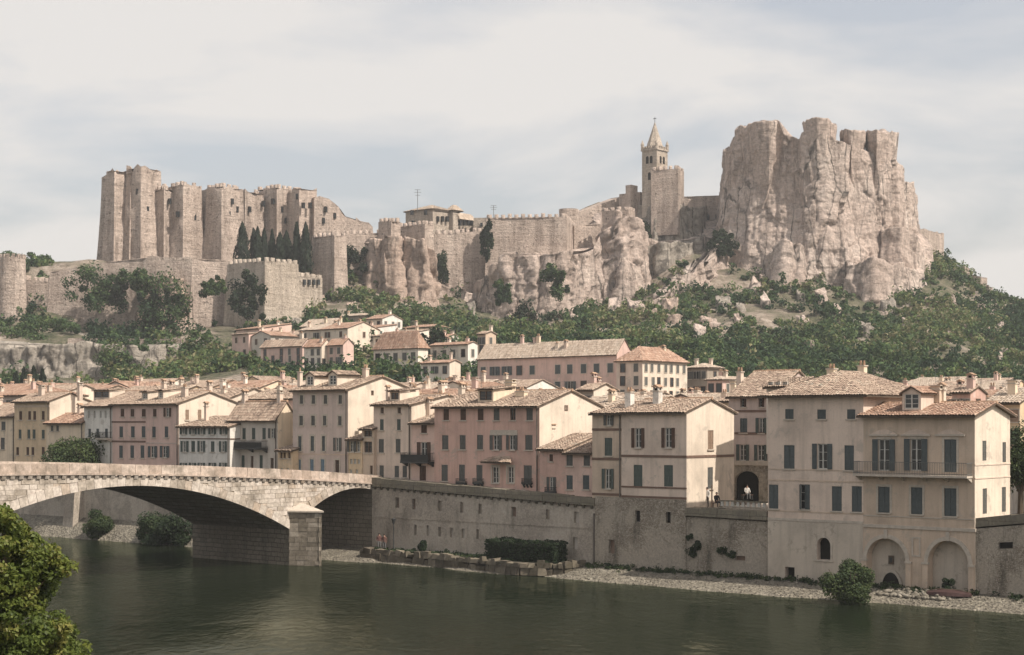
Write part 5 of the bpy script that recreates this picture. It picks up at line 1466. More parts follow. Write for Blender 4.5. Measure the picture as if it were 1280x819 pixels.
def place(px, D, py_base=None):
    x, y = PX(px, D); return x, y
def mid_house(name, label, x0, x1, x2, D, eave, base, wall, **kw):
    """front from x0 to x1, right side to x2 (pixels of the photograph), corner x1 at depth D, eave and base rows"""
    if D is None:       # stand it where the slope shows at its base row
        Dk = np.arange(240.0, 440.0, 2.0); rows = 530 - (hill(kx(x1) * Dk, Dk, False) - EYE) / Dk * 2000
        D = float(Dk[np.argmin(np.abs(rows - base))])
    c = PX(x1, D); s1, t0 = toST(*c)
    s0 = S(x0, t0); W = s1 - s0; Dp = max(3.0, T(x2, s1) - t0) if x2 else kw.pop('depth', 9.0)
    zb = Z(base, D); ze = Z(eave, D)
    p = ST(s0, t0)
    for f in np.linspace(0, 1, max(2, int(W / 5))):
        q = ST(s0 + W * f, t0 + Dp / 2); occupied.append((q[0], q[1], Dp * 0.6 + 2.0))
    zt = float(hill(p[0], p[1], False))
    return bg_house(name, label, (p[0], p[1], zb), ROT, W, Dp, ze - zb, wall, base_ext=max(4.0, zb - zt + 4.0), **kw)

# the named ones on the slope
mid_house('palace', 'long pink palace with a row of white-framed windows above the rooftops', 597, 771, 790, 268, 441, 500, 'pl_rose', storeys=2, cols=11, roof='gable', tile='tile_pale', sh='sh_blue', chims=5, wsize=(1.15, 1.75), seed=101, wtop=1.0, faces='f', rise=2.4)
mid_house('palace_wing', 'cream wing with a red tiled roof and three rows of windows beside the pink palace', 770.5, 803, 859, 262, 449, 500, 'pl_beige', storeys=3, cols=2, gcols=7, roof='hip', tile='tile_red', sh='sh_grey', chims=3, wsize=(0.9, 1.5), seed=102, gwall='pl_cream', rise=2.2, cat='house')
mid_house('town_house', 'pink apartment house of four storeys on the slope under the castle', 326, 378, 384, None, 431, 468, 'pl_rose', storeys=4, cols=5, roof='gable', chims=2, wsize=(0.8, 1.6), seed=103, faces='f', rise=1.4)
mid_house('town_house', 'pale house joined to the pink apartment house, with a small red roof', 380, 402, 413, None, 432, 469, 'pl_pale', storeys=3, cols=3, gcols=2, chims=1, seed=104, tile='tile_red', gwall='pl_cream', rise=1.4)
mid_house('town_house', 'rose house at the end of the slope terrace above a rock', 409, 429, 433, None, 430, 469, 'pl_rose', storeys=3, cols=2, chims=1, seed=105, tile='tile_red', rise=1.2, faces='f')
mid_house('villa', 'pale villa with a red hipped roof and a single row of windows', 467, 522.5, 532, None, 431, 466, 'pl_pale', storeys=1, cols=5, roof='hip', tile='tile_red', chims=1, wsize=(1.2, 1.8), seed=106, wtop=0.8, rise=3.0, faces='f')
mid_house('town_house', 'pale house with a white gable uphill of the pink palace', 538, 585, 598, None, 430, 462, 'pl_pale', storeys=1, cols=4, tile='tile_red', chims=2, wsize=(1.0, 1.7), seed=107, gwall='pl_white', wtop=0.4)
mid_house('town_house', 'pinkish house with a low hipped roof below the white gabled house', 526, 562, 574, None, 453, 490, 'pl_pale', storeys=2, cols=3, tile='tile_red', chims=2, seed=108, roof='gable', gwall='pl_cream')
mid_house('town_house', 'stone house with a broad tile roof highest on the slope', 415, 456, 470, None, 394, 414, 'pl_stone', storeys=1, cols=4, tile='tile_pale', chims=1, seed=109, roof='hip', wsize=(0.9, 1.3))
mid_house('town_house', 'cream gabled house highest on the slope beside the stone house', 458, 478, 503, None, 398, 425, 'pl_cream', storeys=2, cols=2, gcols=3, tile='tile_red', chims=2, seed=110, gwall='pl_white')
mid_house('town_house', 'long stone house with a flat-pitched roof under the highest houses', 376, 414, 424, None, 406, 428, 'pl_tan', storeys=1, cols=3, tile='tile_pale', chims=1, seed=111, roof='shed')
mid_house('town_house', 'low brown house with a red roof at the edge of the scrub', 334, 352, 362, None, 422, 436, 'pl_stone', storeys=1, cols=1, tile='tile_red', chims=1, seed=112)
mid_house('town_house', 'dark stone house with a shallow roof at the foot of the slope', 420, 445, 470, None, 412, 432, 'pl_grey', storeys=1, cols=2, tile='tile', chims=1, seed=113)
mid_house('town_house', 'sand house with a bright red hipped roof at the wood edge', 505, 545, 558, None, 408, 430, 'pl_sand', storeys=1, cols=2, tile='tile_red', chims=1, seed=114, roof='hip')
mid_house('town_house', 'low house with a long red roof below the sand-coloured house', 520, 560, 575, None, 421, 440, 'pl_grey', storeys=1, cols=3, tile='tile_red', chims=2, seed=115)
mid_house('town_house', 'slim tower-like brown house at the corner of the pink palace', 597, 607, 616, 300, 417, 450, 'pl_tan', storeys=3, cols=1, tile='tile', chims=1, seed=116)
mid_house('town_house', 'dark grey stone house right of the cream palace wing', 858, 884, 903, 275, 459, 500, 'pl_stone', storeys=2, cols=3, tile='tile_pale', chims=2, seed=117, roof='hip')
mid_house('town_house', 'rose house with a broad pale roof right of the grey stone house', 884, 903, 944, 245, 474, 500, 'pl_rose', storeys=2, cols=2, gcols=3, tile='tile_pale', chims=2, seed=118, gwall='pl_rose', roof='hip')
mid_house('town_house', 'brick-red house with a shallow roof behind the river house dormer', 1190, 1213, 1232, 150, 490, 540, 'pl_pink', storeys=2, cols=2, tile='tile', chims=1, seed=119, pitch=0.3)
mid_house('town_house', 'ochre house with a pale tile roof behind the balcony house gable', 1232, 1275, 1320, 142, 503, 560, 'pl_ochre', storeys=2, cols=2, tile='tile_pale', chims=1, seed=120, pitch=0.28, sh='sh_tan', wsize=(1.3, 1.2))
mid_house('town_house', 'brown stone house with one cream gable behind the large pink house', 722, 742, 772, 190, 487, 540, 'pl_stone', storeys=2, cols=2, tile='tile', chims=2, seed=121, gwall='pl_cream', pitch=0.3)

walls_ = ['pl_cream', 'pl_beige', 'pl_pale', 'pl_sand', 'pl_rose', 'pl_pink2', 'pl_grey', 'pl_mauve', 'pl_tan', 'pl_ochre', 'pl_white']
wname = {'pl_cream': 'cream', 'pl_beige': 'beige', 'pl_pale': 'pale', 'pl_sand': 'sand-coloured', 'pl_rose': 'rose', 'pl_pink2': 'pink', 'pl_grey': 'grey', 'pl_mauve': 'mauve', 'pl_tan': 'tan', 'pl_ochre': 'ochre', 'pl_white': 'white'}
tname = {'tile': 'brown', 'tile_red': 'red', 'tile_pale': 'pale'}
rname = {'gable': 'gabled', 'gable_y': 'end-on gabled', 'hip': 'hipped', 'shed': 'lean-to'}
built = []
g = random.Random(21); nb = 0
t = 15.5
while t < 330:
    s_ = -330.0
    while s_ < 150:
        W = g.uniform(6.5, 12.5); Dp = g.uniform(7.0, 10.5)
        sa = s_; s_ += W + (g.uniform(0.1, 0.5) if g.random() < 0.7 else g.uniform(2.0, 4.0))
        tt = t + g.uniform(-2.0, 2.0)
        c = ST(sa + W / 2, tt + Dp / 2)
        D = c[1]; px = 640 + 2000 * c[0] / D
        if px < -45 or px > 1460 or D > 405 or D < 120: continue
        z = float(hill(c[0], c[1], False))
        lim = 352 if 860 < px or px < 300 else 318
        if 318 < px < 600: lim = 402
        if px < 318: lim = 345
        if D > lim: continue
        if any((c[0] - q[0]) ** 2 + (c[1] - q[1]) ** 2 < (q[2] + W * 0.35) ** 2 for q in occupied): continue
        hgt = g.choice((6.0, 7.0, 8.0, 9.0, 9.5)) * (1.05 if D < 230 else 0.85)
        # roofs keep below the line of the hill foot seen between the rooftops
        top_row = 530 - (z + hgt + 1.5 - EYE) / D * 2000
        lim_row = 478 + 14 * math.sin(px * 0.02) * 0.3 if px > 880 or px < 330 else 474
        if 585 < px < 880 and D < 268: lim_row = 492
        if 440 < px < 600: lim_row = 478
        if 305 < px <= 440: lim_row = 474
        if 440 < px < 600 and 285 < D < 350: lim_row = 459; hgt = min(hgt, 6.5)
        if D > 368 and 318 < px < 600: lim_row = 396; hgt *= 0.8
        if top_row < lim_row: hgt -= (lim_row - top_row) * D / 2000
        if hgt < 3.0: continue
        roof = g.choice(('gable', 'gable', 'gable', 'gable_y', 'hip', 'shed')); wl = g.choice(walls_); tl = g.choice(('tile', 'tile', 'tile_red', 'tile_pale'))
        p = ST(sa, tt); zmin = min(float(hill(*ST(sa + a * W, tt + b * Dp), False)) for a in (0, 1) for b in (0, 1))
        near = 'just behind the riverfront' if D < 215 else ('in the mid town' if D < 275 else ('at the hill foot' if D < 320 else 'high on the slope'))
        side = 'near the bridge' if px < 400 else ('below the palace' if px < 880 else 'behind the river houses')
        lab = '%s house with %s %s roof %s %s' % (wname[wl], tname[tl], rname[roof], near, side)
        bg_house('town_house', lab, (p[0], p[1], zmin), ROT + R(g.uniform(-6, 6)), W, Dp, hgt + z - zmin, wl, roof=roof, tile=tl, seed=1000 + nb, group='crowded tile-roofed houses behind the riverfront: ' + lab,
                 gcols=g.choice((1, 2)), sh=g.choice(('sh_grey', 'sh_green', 'sh_brown', 'sh_blue')), chims=g.choice((1, 2, 2, 3)), pitch=0.28 if D < 220 else 0.35, base_ext=2.0)
        nb += 1; built.append((c[0], c[1], max(W, Dp) * 0.62))
    t += g.uniform(11.0, 12.5)
print('background houses', nb)
# ------------------------------------------------------------------ cliffs
def crag(name, pts, mat, seed, amp=(2.2, 1.6, 0.5), flare=3.0, step=0.9, res=0.80, crk=1.0, sink=4.0, cap_drop=1.5, vs=1.0, label=None, top_noise=1.0):
    """pts: closed outline seen from above as (px, D, top row, base row); clockwise or not does not matter"""
    step = step * res
    XY = np.array([PX(p[0], p[1]) for p in pts]); zt = np.array([Z(p[2], p[1]) for p in pts]); zb = np.array([Z(p[3], p[1]) for p in pts]) - sink
    n = len(pts)
    area = 0.5 * np.sum(XY[:, 0] * np.roll(XY[:, 1], -1) - np.roll(XY[:, 0], -1) * XY[:, 1])
    if area < 0: XY, zt, zb = XY[::-1], zt[::-1], zb[::-1]
    seg = np.linalg.norm(np.roll(XY, -1, 0) - XY, axis=1); cum = np.concatenate([[0], np.cumsum(seg)])
    N = max(12, int(cum[-1] / step)); u = np.linspace(0, cum[-1], N, endpoint=False)
    cl = lambda a: np.interp(u, cum, np.concatenate([a, a[:1]]))
    X, Y, T0, B0 = cl(XY[:, 0]), cl(XY[:, 1]), cl(zt), cl(zb)
    tx = np.roll(X, -2) - np.roll(X, 2); ty = np.roll(Y, -2) - np.roll(Y, 2); l = np.hypot(tx, ty) + 1e-6
    nx, ny = ty / l, -tx / l
    M = max(6, int((T0.max() - B0.min()) / step)); v = np.linspace(0, 1, M)[:, None]
    fl = flare * (1 - v) ** 1.6
    Xg = X[None] + nx[None] * fl; Yg = Y[None] + ny[None] * fl; Zg = B0[None] * (1 - v) + T0[None] * v
    Pn = np.stack([Xg, Yg, Zg], -1)
    wob = Pn + 0.9 * np.stack([vnoise(Pn / 4 + 31, seed), vnoise(Pn / 4 + 57, seed), vnoise(Pn / 4 + 83, seed)], -1)
    d = amp[0] * fbm(Pn / np.array([26, 26, 44]), 3, seed)
    for k_, (sc_, zs_, am, cr) in enumerate(((13.0, 5.0, 0.62, 0.8 * crk), (5.2, 4.5, 0.32 * (0.5 + 0.5 * crk), 0.42 * crk), (1.9, 2.0, 0.14, 0.12))):   # flat plates, sharp joints
        gap, va, ti = worley(wob / np.array([sc_, sc_, sc_ * zs_]) * vs, seed + 20 * k_)
        d = d + amp[1] * am * (0.8 * va + 0.55 * ti) - amp[1] * cr * np.exp(-(gap / 0.045) ** 2) * (va > -0.2)
    c_ = np.abs(vnoise(wob / np.array([8, 8, 70]) + 11, seed + 41)); d = d - amp[1] * 0.7 * crk * np.exp(-(c_ / 0.045) ** 2)
    st_ = Zg / 6.5 + 1.3 * vnoise(Pn / 16, seed + 4)               # ledges
    fr_ = st_ - np.floor(st_)
    d = d + amp[2] * 0.7 * (0.5 - np.clip(fr_ * 1.15, 0, 1)) * (0.5 + 0.5 * vnoise(Pn / 12 + 5, seed + 12))
    d = d + amp[2] * 0.8 * fbm(Pn / np.array([2.4, 2.4, 3.0]), 4, seed + 5, 0.65)
    fade = np.clip(v * 6, 0, 1) * 1.0
    Xg = Xg + nx[None] * d * fade; Yg = Yg + ny[None] * d * fade
    Zg = Zg + (v ** 2) * top_noise * fbm(np.stack([X / 4, Y / 4, X * 0], -1), 3, seed + 6)[None] * 1.4
    V = np.stack([Xg.ravel(), Yg.ravel(), Zg.ravel()], -1)
    a = (np.arange(M - 1)[:, None] * N + np.arange(N)[None]).ravel(); b = (np.arange(M - 1)[:, None] * N + (np.arange(N)[None] + 1) % N).ravel()
    F = np.stack([a, b, b + N, a + N], -1)
    # cap: two inner rings to the centre
    cx, cy = Xg[-1].mean(), Yg[-1].mean(); rings = []
    base = len(V); Vc = []; Fc = []
    prev = (M - 1) * N + np.arange(N)
    for k, f in enumerate((0.75, 0.4, 0.02)):
        xx = cx + (Xg[-1] - cx) * f; yy = cy + (Yg[-1] - cy) * f; zz = Zg[-1] * f + (Zg[-1].mean() - cap_drop) * (1 - f) - cap_drop * 0.4
        Vc.append(np.stack([xx, yy, zz], -1)); cur = base + k * N + np.arange(N)
        Fc.append(np.stack([prev, np.roll(prev, -1), np.roll(cur, -1), cur], -1)); prev = cur
    V = np.concatenate([V] + Vc); F = np.concatenate([F] + Fc)
    me = np_mesh(name, V, F, [P[mat]])
    return ob(name, me, kind='structure')

# the great crag on the right
crag('cliff', [(906, 512, 190, 335), (912, 502, 186, 335), (920, 497, 160, 338), (940, 493, 154, 342), (958, 491, 151, 345), (973, 490, 151, 350), (977, 489, 166, 352), (1000, 487, 171, 356),
               (1004, 485, 162, 356), (1030, 484, 158, 360), (1046, 485, 180, 364), (1062, 487, 186, 368), (1085, 490, 190, 374), (1105, 494, 196, 380), (1122, 501, 205, 384),
               (1128, 510, 222, 380), (1143, 520, 236, 372), (1147, 540, 250, 350), (1135, 575, 230, 330), (1050, 592, 190, 300), (940, 585, 180, 290), (908, 545, 188, 310)],
     'rock', 3, crk=0.45, amp=(2.0, 2.2, 0.5), flare=6.0, step=0.6, sink=9)
crag('cliff', [(1126, 520, 232, 300), (1134, 514, 228, 300), (1144, 516, 227, 300), (1147, 524, 234, 300), (1140, 540, 236, 300), (1128, 540, 232, 300)], 'rock', 13, amp=(1.2, 1.0, 0.4), flare=-1.5, step=0.8, sink=2)
# lower buttresses of the crag
crag('cliff', [(958, 480, 318, 360), (980, 474, 300, 362), (1000, 474, 305, 368), (1012, 480, 330, 372), (1000, 496, 310, 360), (965, 498, 306, 350)], 'rock', 23, amp=(1.8, 1.8, 0.5), flare=5, step=0.8, sink=6)
crag('cliff', [(1060, 474, 330, 385), (1090, 470, 322, 392), (1125, 474, 330, 395), (1148, 484, 340, 392), (1150, 504, 335, 380), (1100, 508, 320, 370), (1062, 496, 322, 370)], 'rock', 24, amp=(2.0, 2.0, 0.6), flare=6, step=0.85, sink=8)
crag('cliff', [(910, 492, 300, 345), (885, 480, 325, 362), (850, 466, 352, 386), (815, 456, 382, 402), (795, 452, 394, 408), (800, 464, 386, 400), (840, 480, 348, 382), (880, 494, 314, 350), (905, 502, 298, 330)], 'rock', 25, amp=(1.2, 2.4, 0.6), flare=3, step=0.8, sink=7)
crag('cliff', [(1100, 488, 290, 388), (1128, 486, 282, 392), (1150, 492, 296, 394), (1164, 504, 330, 390), (1160, 522, 300, 370), (1125, 528, 262, 350), (1100, 520, 260, 350)], 'rock', 26, crk=0.5, amp=(1.6, 2.2, 0.5), flare=4.5, step=0.8, sink=8)
# the rocks under the curtain walls
crag('cliff', [(600, 487, 350, 395), (615, 477, 330, 405), (640, 472, 318, 415), (665, 471, 316, 425), (690, 473, 318, 428), (712, 477, 312, 428), (735, 483, 330, 420), (750, 495, 352, 405), (745, 514, 330, 380), (700, 521, 310, 370), (640, 517, 312, 370), (606, 505, 328, 370)],
     'rock', 31, amp=(1.4, 3.4, 0.6), flare=4.5, step=0.9, sink=8)
crag('cliff', [(738, 500, 320, 392), (752, 490, 282, 396), (770, 486, 262, 400), (790, 488, 268, 398), (808, 496, 300, 392), (820, 508, 340, 378), (812, 528, 290, 350), (780, 536, 258, 330), (746, 520, 270, 350)],
     'rock', 32, amp=(1.4, 3.2, 0.6), flare=4.5, step=0.9, sink=7)
crag('cliff', [(800, 520, 258, 330), (820, 514, 254, 332), (850, 514, 256, 330), (876, 522, 260, 322), (882, 538, 258, 310), (850, 552, 252, 300), (808, 548, 250, 300)], 'rock_grey', 33, amp=(1.8, 2.0, 0.6), flare=4, step=0.85, sink=8)
crag('cliff', [(800, 500, 318, 365), (830, 494, 300, 372), (860, 498, 305, 362), (880, 510, 298, 345), (860, 530, 285, 330), (815, 526, 285, 335)], 'rock_grey', 34, amp=(2.0, 2.2, 0.6), flare=5, step=0.9, sink=8)
crag('cliff', [(452, 484, 310, 372), (462, 474, 298, 378), (480, 471, 292, 382), (497, 473, 296, 384), (502, 484, 300, 376), (488, 500, 292, 360), (458, 502, 296, 360)], 'rock_red', 35, amp=(1.6, 2.9, 0.45), flare=4, step=0.75, sink=7)
crag('cliff', [(500, 482, 300, 378), (512, 472, 296, 384), (530, 470, 298, 388), (545, 476, 318, 384), (552, 488, 350, 372), (540, 502, 310, 356), (506, 502, 296, 356)], 'rock_red', 36, amp=(1.6, 2.9, 0.45), flare=4, step=0.75, sink=7)
# the low cliff under the left-hand walls
crag('cliff', [(-60, 416, 424, 470), (-20, 410, 430, 472), (20, 406, 436, 474), (60, 404, 430, 476), (90, 404, 428, 478), (130, 403, 430, 480), (165, 402, 432, 478), (195, 404, 432, 474), (230, 408, 430, 466), (270, 412, 428, 458), (300, 414, 424, 450), (305, 430, 418, 440), (150, 440, 420, 440), (-60, 440, 414, 430)],
     'rock_grey', 37, amp=(2.2, 2.6, 0.7), flare=3.5, step=0.9, sink=6)
# rock showing between the walls on the left
crag('cliff', [(175, 448, 360, 422), (200, 444, 345, 424), (228, 444, 350, 424), (240, 452, 345, 420), (215, 462, 335, 400), (180, 462, 340, 400)], 'rock_red', 39, amp=(1.4, 1.6, 0.5), flare=3, step=0.8, sink=5)
# the long cliff joining the rocks under the ridge walls
crag('cliff', [(590, 496, 362, 398), (606, 484, 346, 402), (622, 476, 330, 408), (645, 472, 320, 414), (672, 471, 318, 418), (700, 472, 316, 418), (722, 476, 318, 416), (738, 482, 316, 408), (752, 486, 288, 402), (775, 484, 268, 402), (800, 490, 278, 398),
               (815, 500, 296, 388), (838, 507, 302, 372), (862, 510, 302, 362), (886, 512, 298, 348), (910, 512, 296, 340), (912, 545, 262, 300), (850, 556, 256, 300), (790, 548, 258, 300), (740, 536, 280, 320), (690, 526, 300, 330), (640, 520, 306, 330), (594, 516, 345, 350)],
     'rock', 41, amp=(2.4, 3.0, 0.6), flare=5.0, step=0.85, sink=9)
crag('cliff', [(428, 478, 362, 388), (445, 474, 356, 390), (470, 478, 340, 390), (500, 480, 340, 392), (530, 480, 345, 392), (556, 482, 360, 390), (585, 486, 366, 390), (604, 492, 364, 388), (600, 506, 350, 370), (520, 510, 340, 360), (430, 506, 340, 360)],
     'rock', 42, amp=(1.8, 2.6, 0.5), flare=4.0, step=0.85, sink=8)
# small outcrops on the slopes
outc = [(400, 462, 372, 9), (372, 432, 402, 8), (770, 452, 408, 12), (795, 448, 398, 11), (720, 452, 430, 9), (975, 418, 430, 8), (1000, 440, 402, 9), (1075, 428, 430, 12), (1090, 415, 440, 9), (1045, 452, 398, 8),
        (925, 432, 412, 9), (880, 430, 420, 8), (840, 445, 404, 11), (815, 440, 416, 10), (1135, 440, 415, 9), (1190, 470, 385, 10), (1215, 450, 410, 8), (1160, 420, 440, 9), (1010, 400, 447, 8), (560, 440, 412, 8), (590, 455, 400, 8),
        (440, 450, 388, 8), (352, 428, 412, 9), (865, 405, 440, 8), (955, 455, 372, 10), (905, 452, 385, 11), (1110, 462, 398, 11), (1240, 470, 402, 9)] + [(random.Random(i).uniform(760, 1270), random.Random(i + 99).uniform(385, 480), 0, random.Random(i + 7).uniform(5, 10)) for i in range(26)]
for k, (px, D, py, wpx) in enumerate(outc):
    g = random.Random(50 + k); n = 7; pts = []
    hgt = wpx * g.uniform(0.8, 1.7)
    zr = Z(py, D); x, y = PX(px, D); zg = float(hill(x, y)); row = 530 - (zg - EYE) / D * 2000
    for i in range(n):
        a = 2 * math.pi * i / n; rr = wpx * g.uniform(0.7, 1.15)
        dd = D + math.sin(a) * rr * D / 2000 * 1.0
        pts.append((px + math.cos(a) * rr, dd, row - hgt * g.uniform(0.5, 1.1) - (4 if math.sin(a) > 0 else 0), row + 5))
    crag('outcrop', pts, g.choice(('rock', 'rock', 'rock_red', 'rock_grey')), 60 + k, amp=(1.0, 1.3, 0.5), flare=1.2, step=0.7, sink=3, cap_drop=0.4)

# ------------------------------------------------------------------ walls and towers
CROT = ROT
def rough_box(W, Dp, h, mat, seed, base=0.0, batter=0.0, merl=True, step=1.3, amp=0.4, ms=1.0, mh=1.1, top_var=0.0, slope=0.0, faces='frlb', ruin=0.1):
    """stone block with gently uneven faces; merlons on top. Local frame: x along front, y back. slope: top drop along x"""
    Vs, Fs = [], []; base_i = 0
    def face(o, du, Ln, nrm):
        nonlocal base_i
        nu = max(2, int(Ln / step)); nv = max(3, int((h - base) / step))
        uu, vv = np.meshgrid(np.linspace(0, Ln, nu + 1), np.linspace(0, 1, nv + 1))
        xs = o[0] + du[0] * uu; ys = o[1] + du[1] * uu
        top = h - slope * xs
        zz = base + (top - base) * vv
        d = amp * (fbm(np.stack([xs / 4 + seed, ys / 4, zz / 5], -1), 4, seed, 0.65) + 0.8 * np.floor(2 * vnoise(np.stack([xs / 6, ys / 6, zz / 9], -1), seed + 1)) * 0.5) + batter * (1 - vv) ** 1.5
        edge = np.clip(np.minimum(uu, Ln - uu) / 1.0, 0, 1)
        dd = amp * 0 + np.where(edge < 1, batter * (1 - vv) ** 1.5 + (d - batter * (1 - vv) ** 1.5) * edge, d)
        sd = (2 * uu / Ln - 1) * batter * (1 - vv) ** 1.5
        V = np.stack([xs + nrm[0] * dd + du[0] * sd, ys + nrm[1] * dd + du[1] * sd, zz + (vv == 1) * top_var * fbm(np.stack([xs / 2.5, ys / 2.5, xs * 0 + seed], -1), 3, seed + 2, 0.7)], -1).reshape(-1, 3)
        m = nu + 1; a = (np.arange(nv)[:, None] * m + np.arange(nu)[None]).ravel()
        Vs.append(V); Fs.append(np.stack([a, a + 1, a + m + 1, a + m], -1) + base_i); base_i += len(V)
    if 'f' in faces: face((0, 0), (1, 0), W, (0, -1))
    if 'r' in faces: face((W, 0), (0, 1), Dp, (1, 0))
    if 'b' in faces: face((W, Dp), (-1, 0), W, (0, 1))
    if 'l' in faces: face((0, Dp), (0, -1), Dp, (-1, 0))
    zt = h - 0.15
    Vs.append(np.array([(0, 0, zt), (W, 0, zt - slope * W), (W, Dp, zt - slope * W), (0, Dp, zt)])); Fs.append(np.array([[0, 1, 2, 3]]) + base_i); base_i += 4
    if merl:
        g = random.Random(seed)
        th = 0.7
        def mer(x, y, wx, wy):
            nonlocal base_i
            zb = h - slope * x - 0.3; z1 = zb + 0.3 + mh * g.uniform(0.75, 1.1)
            q = np.array([(x, y, zb), (x + wx, y, zb), (x + wx, y + wy, zb), (x, y + wy, zb), (x, y, z1), (x + wx, y, z1), (x + wx, y + wy, z1), (x, y + wy, z1)])
            Vs.append(q); Fs.append(np.array([[4, 5, 6, 7], [0, 1, 5, 4], [1, 2, 6, 5], [2, 3, 7, 6], [3, 0, 4, 7]]) + base_i); base_i += 8
        for side in 'frlb':
            Ln = W if side in 'fb' else Dp; n = max(2, int(round(Ln / (2 * ms))))
            for i in range(n):
                if g.random() < ruin: continue
                a = (i + 0.22) * Ln / n; w = Ln / n * 0.56
                if side == 'f': mer(a, 0.02, w, th)
                elif side == 'b': mer(a, Dp - th, w, th)
                elif side == 'r': mer(W - th, a, th, w)
                else: mer(0.02, a, th, w)
    return np_mesh('stonework', np.concatenate(Vs), np.concatenate(Fs), [P[mat]])

def fblock(parent, name, pl, pc, pr, D, top, base, mat='castle', seed=1, rz=0.0, label=None, bottom=4.0, minr=4.0, **kw):
    """block whose near corner is at pixel pc, left face to pl, right face to pr"""
    th = TH + rz; u = np.array([math.cos(th), -math.sin(th)]); v = np.array([math.sin(th), math.cos(th)])
    c = PX(pc, D)
    def ln(px, d):   # distance along d from c until the ray of column px
        k = kx(px); return (k * c[1] - c[0]) / (d[0] - k * d[1])
    W = max(0.8, ln(pl, -u)); Dp = max(minr, ln(pr, v)) if pr > pc else minr
    zt = Z(top, D); zb = Z(base, D) - bottom
    o = c - u * W
    me = rough_box(W, Dp, zt - zb, mat, seed, **kw)
    obj = ob(name, me, parent, (o[0], o[1], zb), -th)
    if label: obj['label'] = label
    obj['_w'] = 0; del obj['_w']
    return obj, W, Dp, zt - zb
def wall_line(parent, name, pts, mat, seed, thick=2.5, merl=True, bottom=4.0, amp=0.3, batter=0.8, **kw):
    """curtain wall along (px, D, top row, base row) points"""
    for i in range(len(pts) - 1):
        a, b = PX(*pts[i][:2]), PX(*pts[i + 1][:2]); d = b - a; L = np.linalg.norm(d); ang = math.atan2(d[1], d[0])
        zb = min(Z(pts[i][3], pts[i][1]), Z(pts[i + 1][3], pts[i + 1][1])) - bottom
        za, zc = Z(pts[i][2], pts[i][1]), Z(pts[i + 1][2], pts[i + 1][1])
        me = rough_box(L, thick, za - zb, mat, seed + i, merl=merl, slope=(za - zc) / L, amp=amp, batter=batter, **kw)
        ob(name, me, parent, (a[0], a[1], zb), ang)
def slit(parent, px, py, D, w=0.7, h=1.3, rz=None, out=0.4):
    x, y = PX(px, D); mb = MB(); mb.box(-w / 2, w / 2, -out, out, -h / 2, h / 2, P['glass']); ob('window', mb.mesh('window'), parent, (x, y, Z(py, D)), ROT if rz is None else rz)

fort = thing('fortress', 'large ruined crenellated castle with square towers on the left hilltop', 'castle')
fblock(fort, 'keep', 127, 163, 194, 487, 216, 330, seed=71, merl=False, amp=1.0, batter=1.6, top_var=2.2, rz=R(6), minr=10)
fblock(fort, 'keep', 158, 176, 193, 485, 209, 330, seed=68, merl=False, amp=1.0, batter=1.4, top_var=2.0, rz=R(-4), minr=8)
fblock(fort, 'keep', 133, 143, 162, 486, 213, 330, seed=67, merl=False, amp=1.0, batter=1.4, top_var=2.0, minr=8)
fblock(fort, 'curtain_wall', 190, 262, 330, 499, 243, 328, seed=69, amp=0.7, top_var=1.5, ruin=0.5, rz=R(-38), minr=20)
fblock(fort, 'tower', 196, 229, 252, 487, 231, 328, seed=72, ruin=0.42, top_var=1.8, batter=1.2, amp=0.75)
fblock(fort, 'curtain_wall', 190, 205, 218, 488, 236, 328, seed=73, ruin=0.42, top_var=1.8, amp=0.75, batter=0.8)
fblock(fort, 'curtain_wall', 240, 268, 280, 495, 236, 328, seed=74, ruin=0.42, top_var=1.8, batter=1.0, amp=0.75)
fblock(fort, 'tower', 258, 277, 304, 488, 233, 330, seed=75, ruin=0.42, top_var=1.8, batter=1.2, amp=0.75)
fblock(fort, 'curtain_wall', 285, 306, 330, 496, 239, 330, seed=76, ruin=0.42, amp=0.8, top_var=1.4)
fblock(fort, 'tower', 321, 346, 366, 500, 234, 330, seed=77, ruin=0.42, top_var=1.8, amp=0.4)
fblock(fort, 'curtain_wall', 346, 366, 376, 502, 240, 330, seed=78, ruin=0.42, top_var=1.8, amp=0.4)
fblock(fort, 'tower', 366, 374, 396, 498, 235, 330, seed=79, ruin=0.42, top_var=1.8, amp=0.4, merl=False)
wall_line(fort, 'ruined_wall', [(393, 500, 246, 330), (412, 502, 250, 330), (424, 504, 259, 330), (432, 505, 270, 330), (445, 506, 274, 330), (466, 508, 283, 330)], 'castle', 80, thick=4, merl=False, top_var=1.6)
for px, py, D in ((379, 257, 497.6), (387.5, 257, 499), (407, 262, 501), (341, 252, 500), (237, 250, 489), (290, 252, 491), (329, 255, 501), (372, 246, 499), (212, 252, 489), (222, 268, 487.5), (243, 272, 490), (262, 262, 494), (286, 268, 490.5), (296, 262, 493), (352, 262, 502), (356, 276, 503), (172, 240, 486), (184, 262, 488), (150, 232, 489), (312, 262, 497), (404, 276, 501), (418, 270, 503)): slit(fort, px, py, D, 0.9, 1.8)
ob('castle_terrace', None, fort)
bpy.data.objects.remove(fort.children[-1]) if fort.children and fort.children[-1].type == 'EMPTY' else None

low = thing('rampart', 'long lower rampart with a square bastion on the slope under the ruined castle', 'rampart')
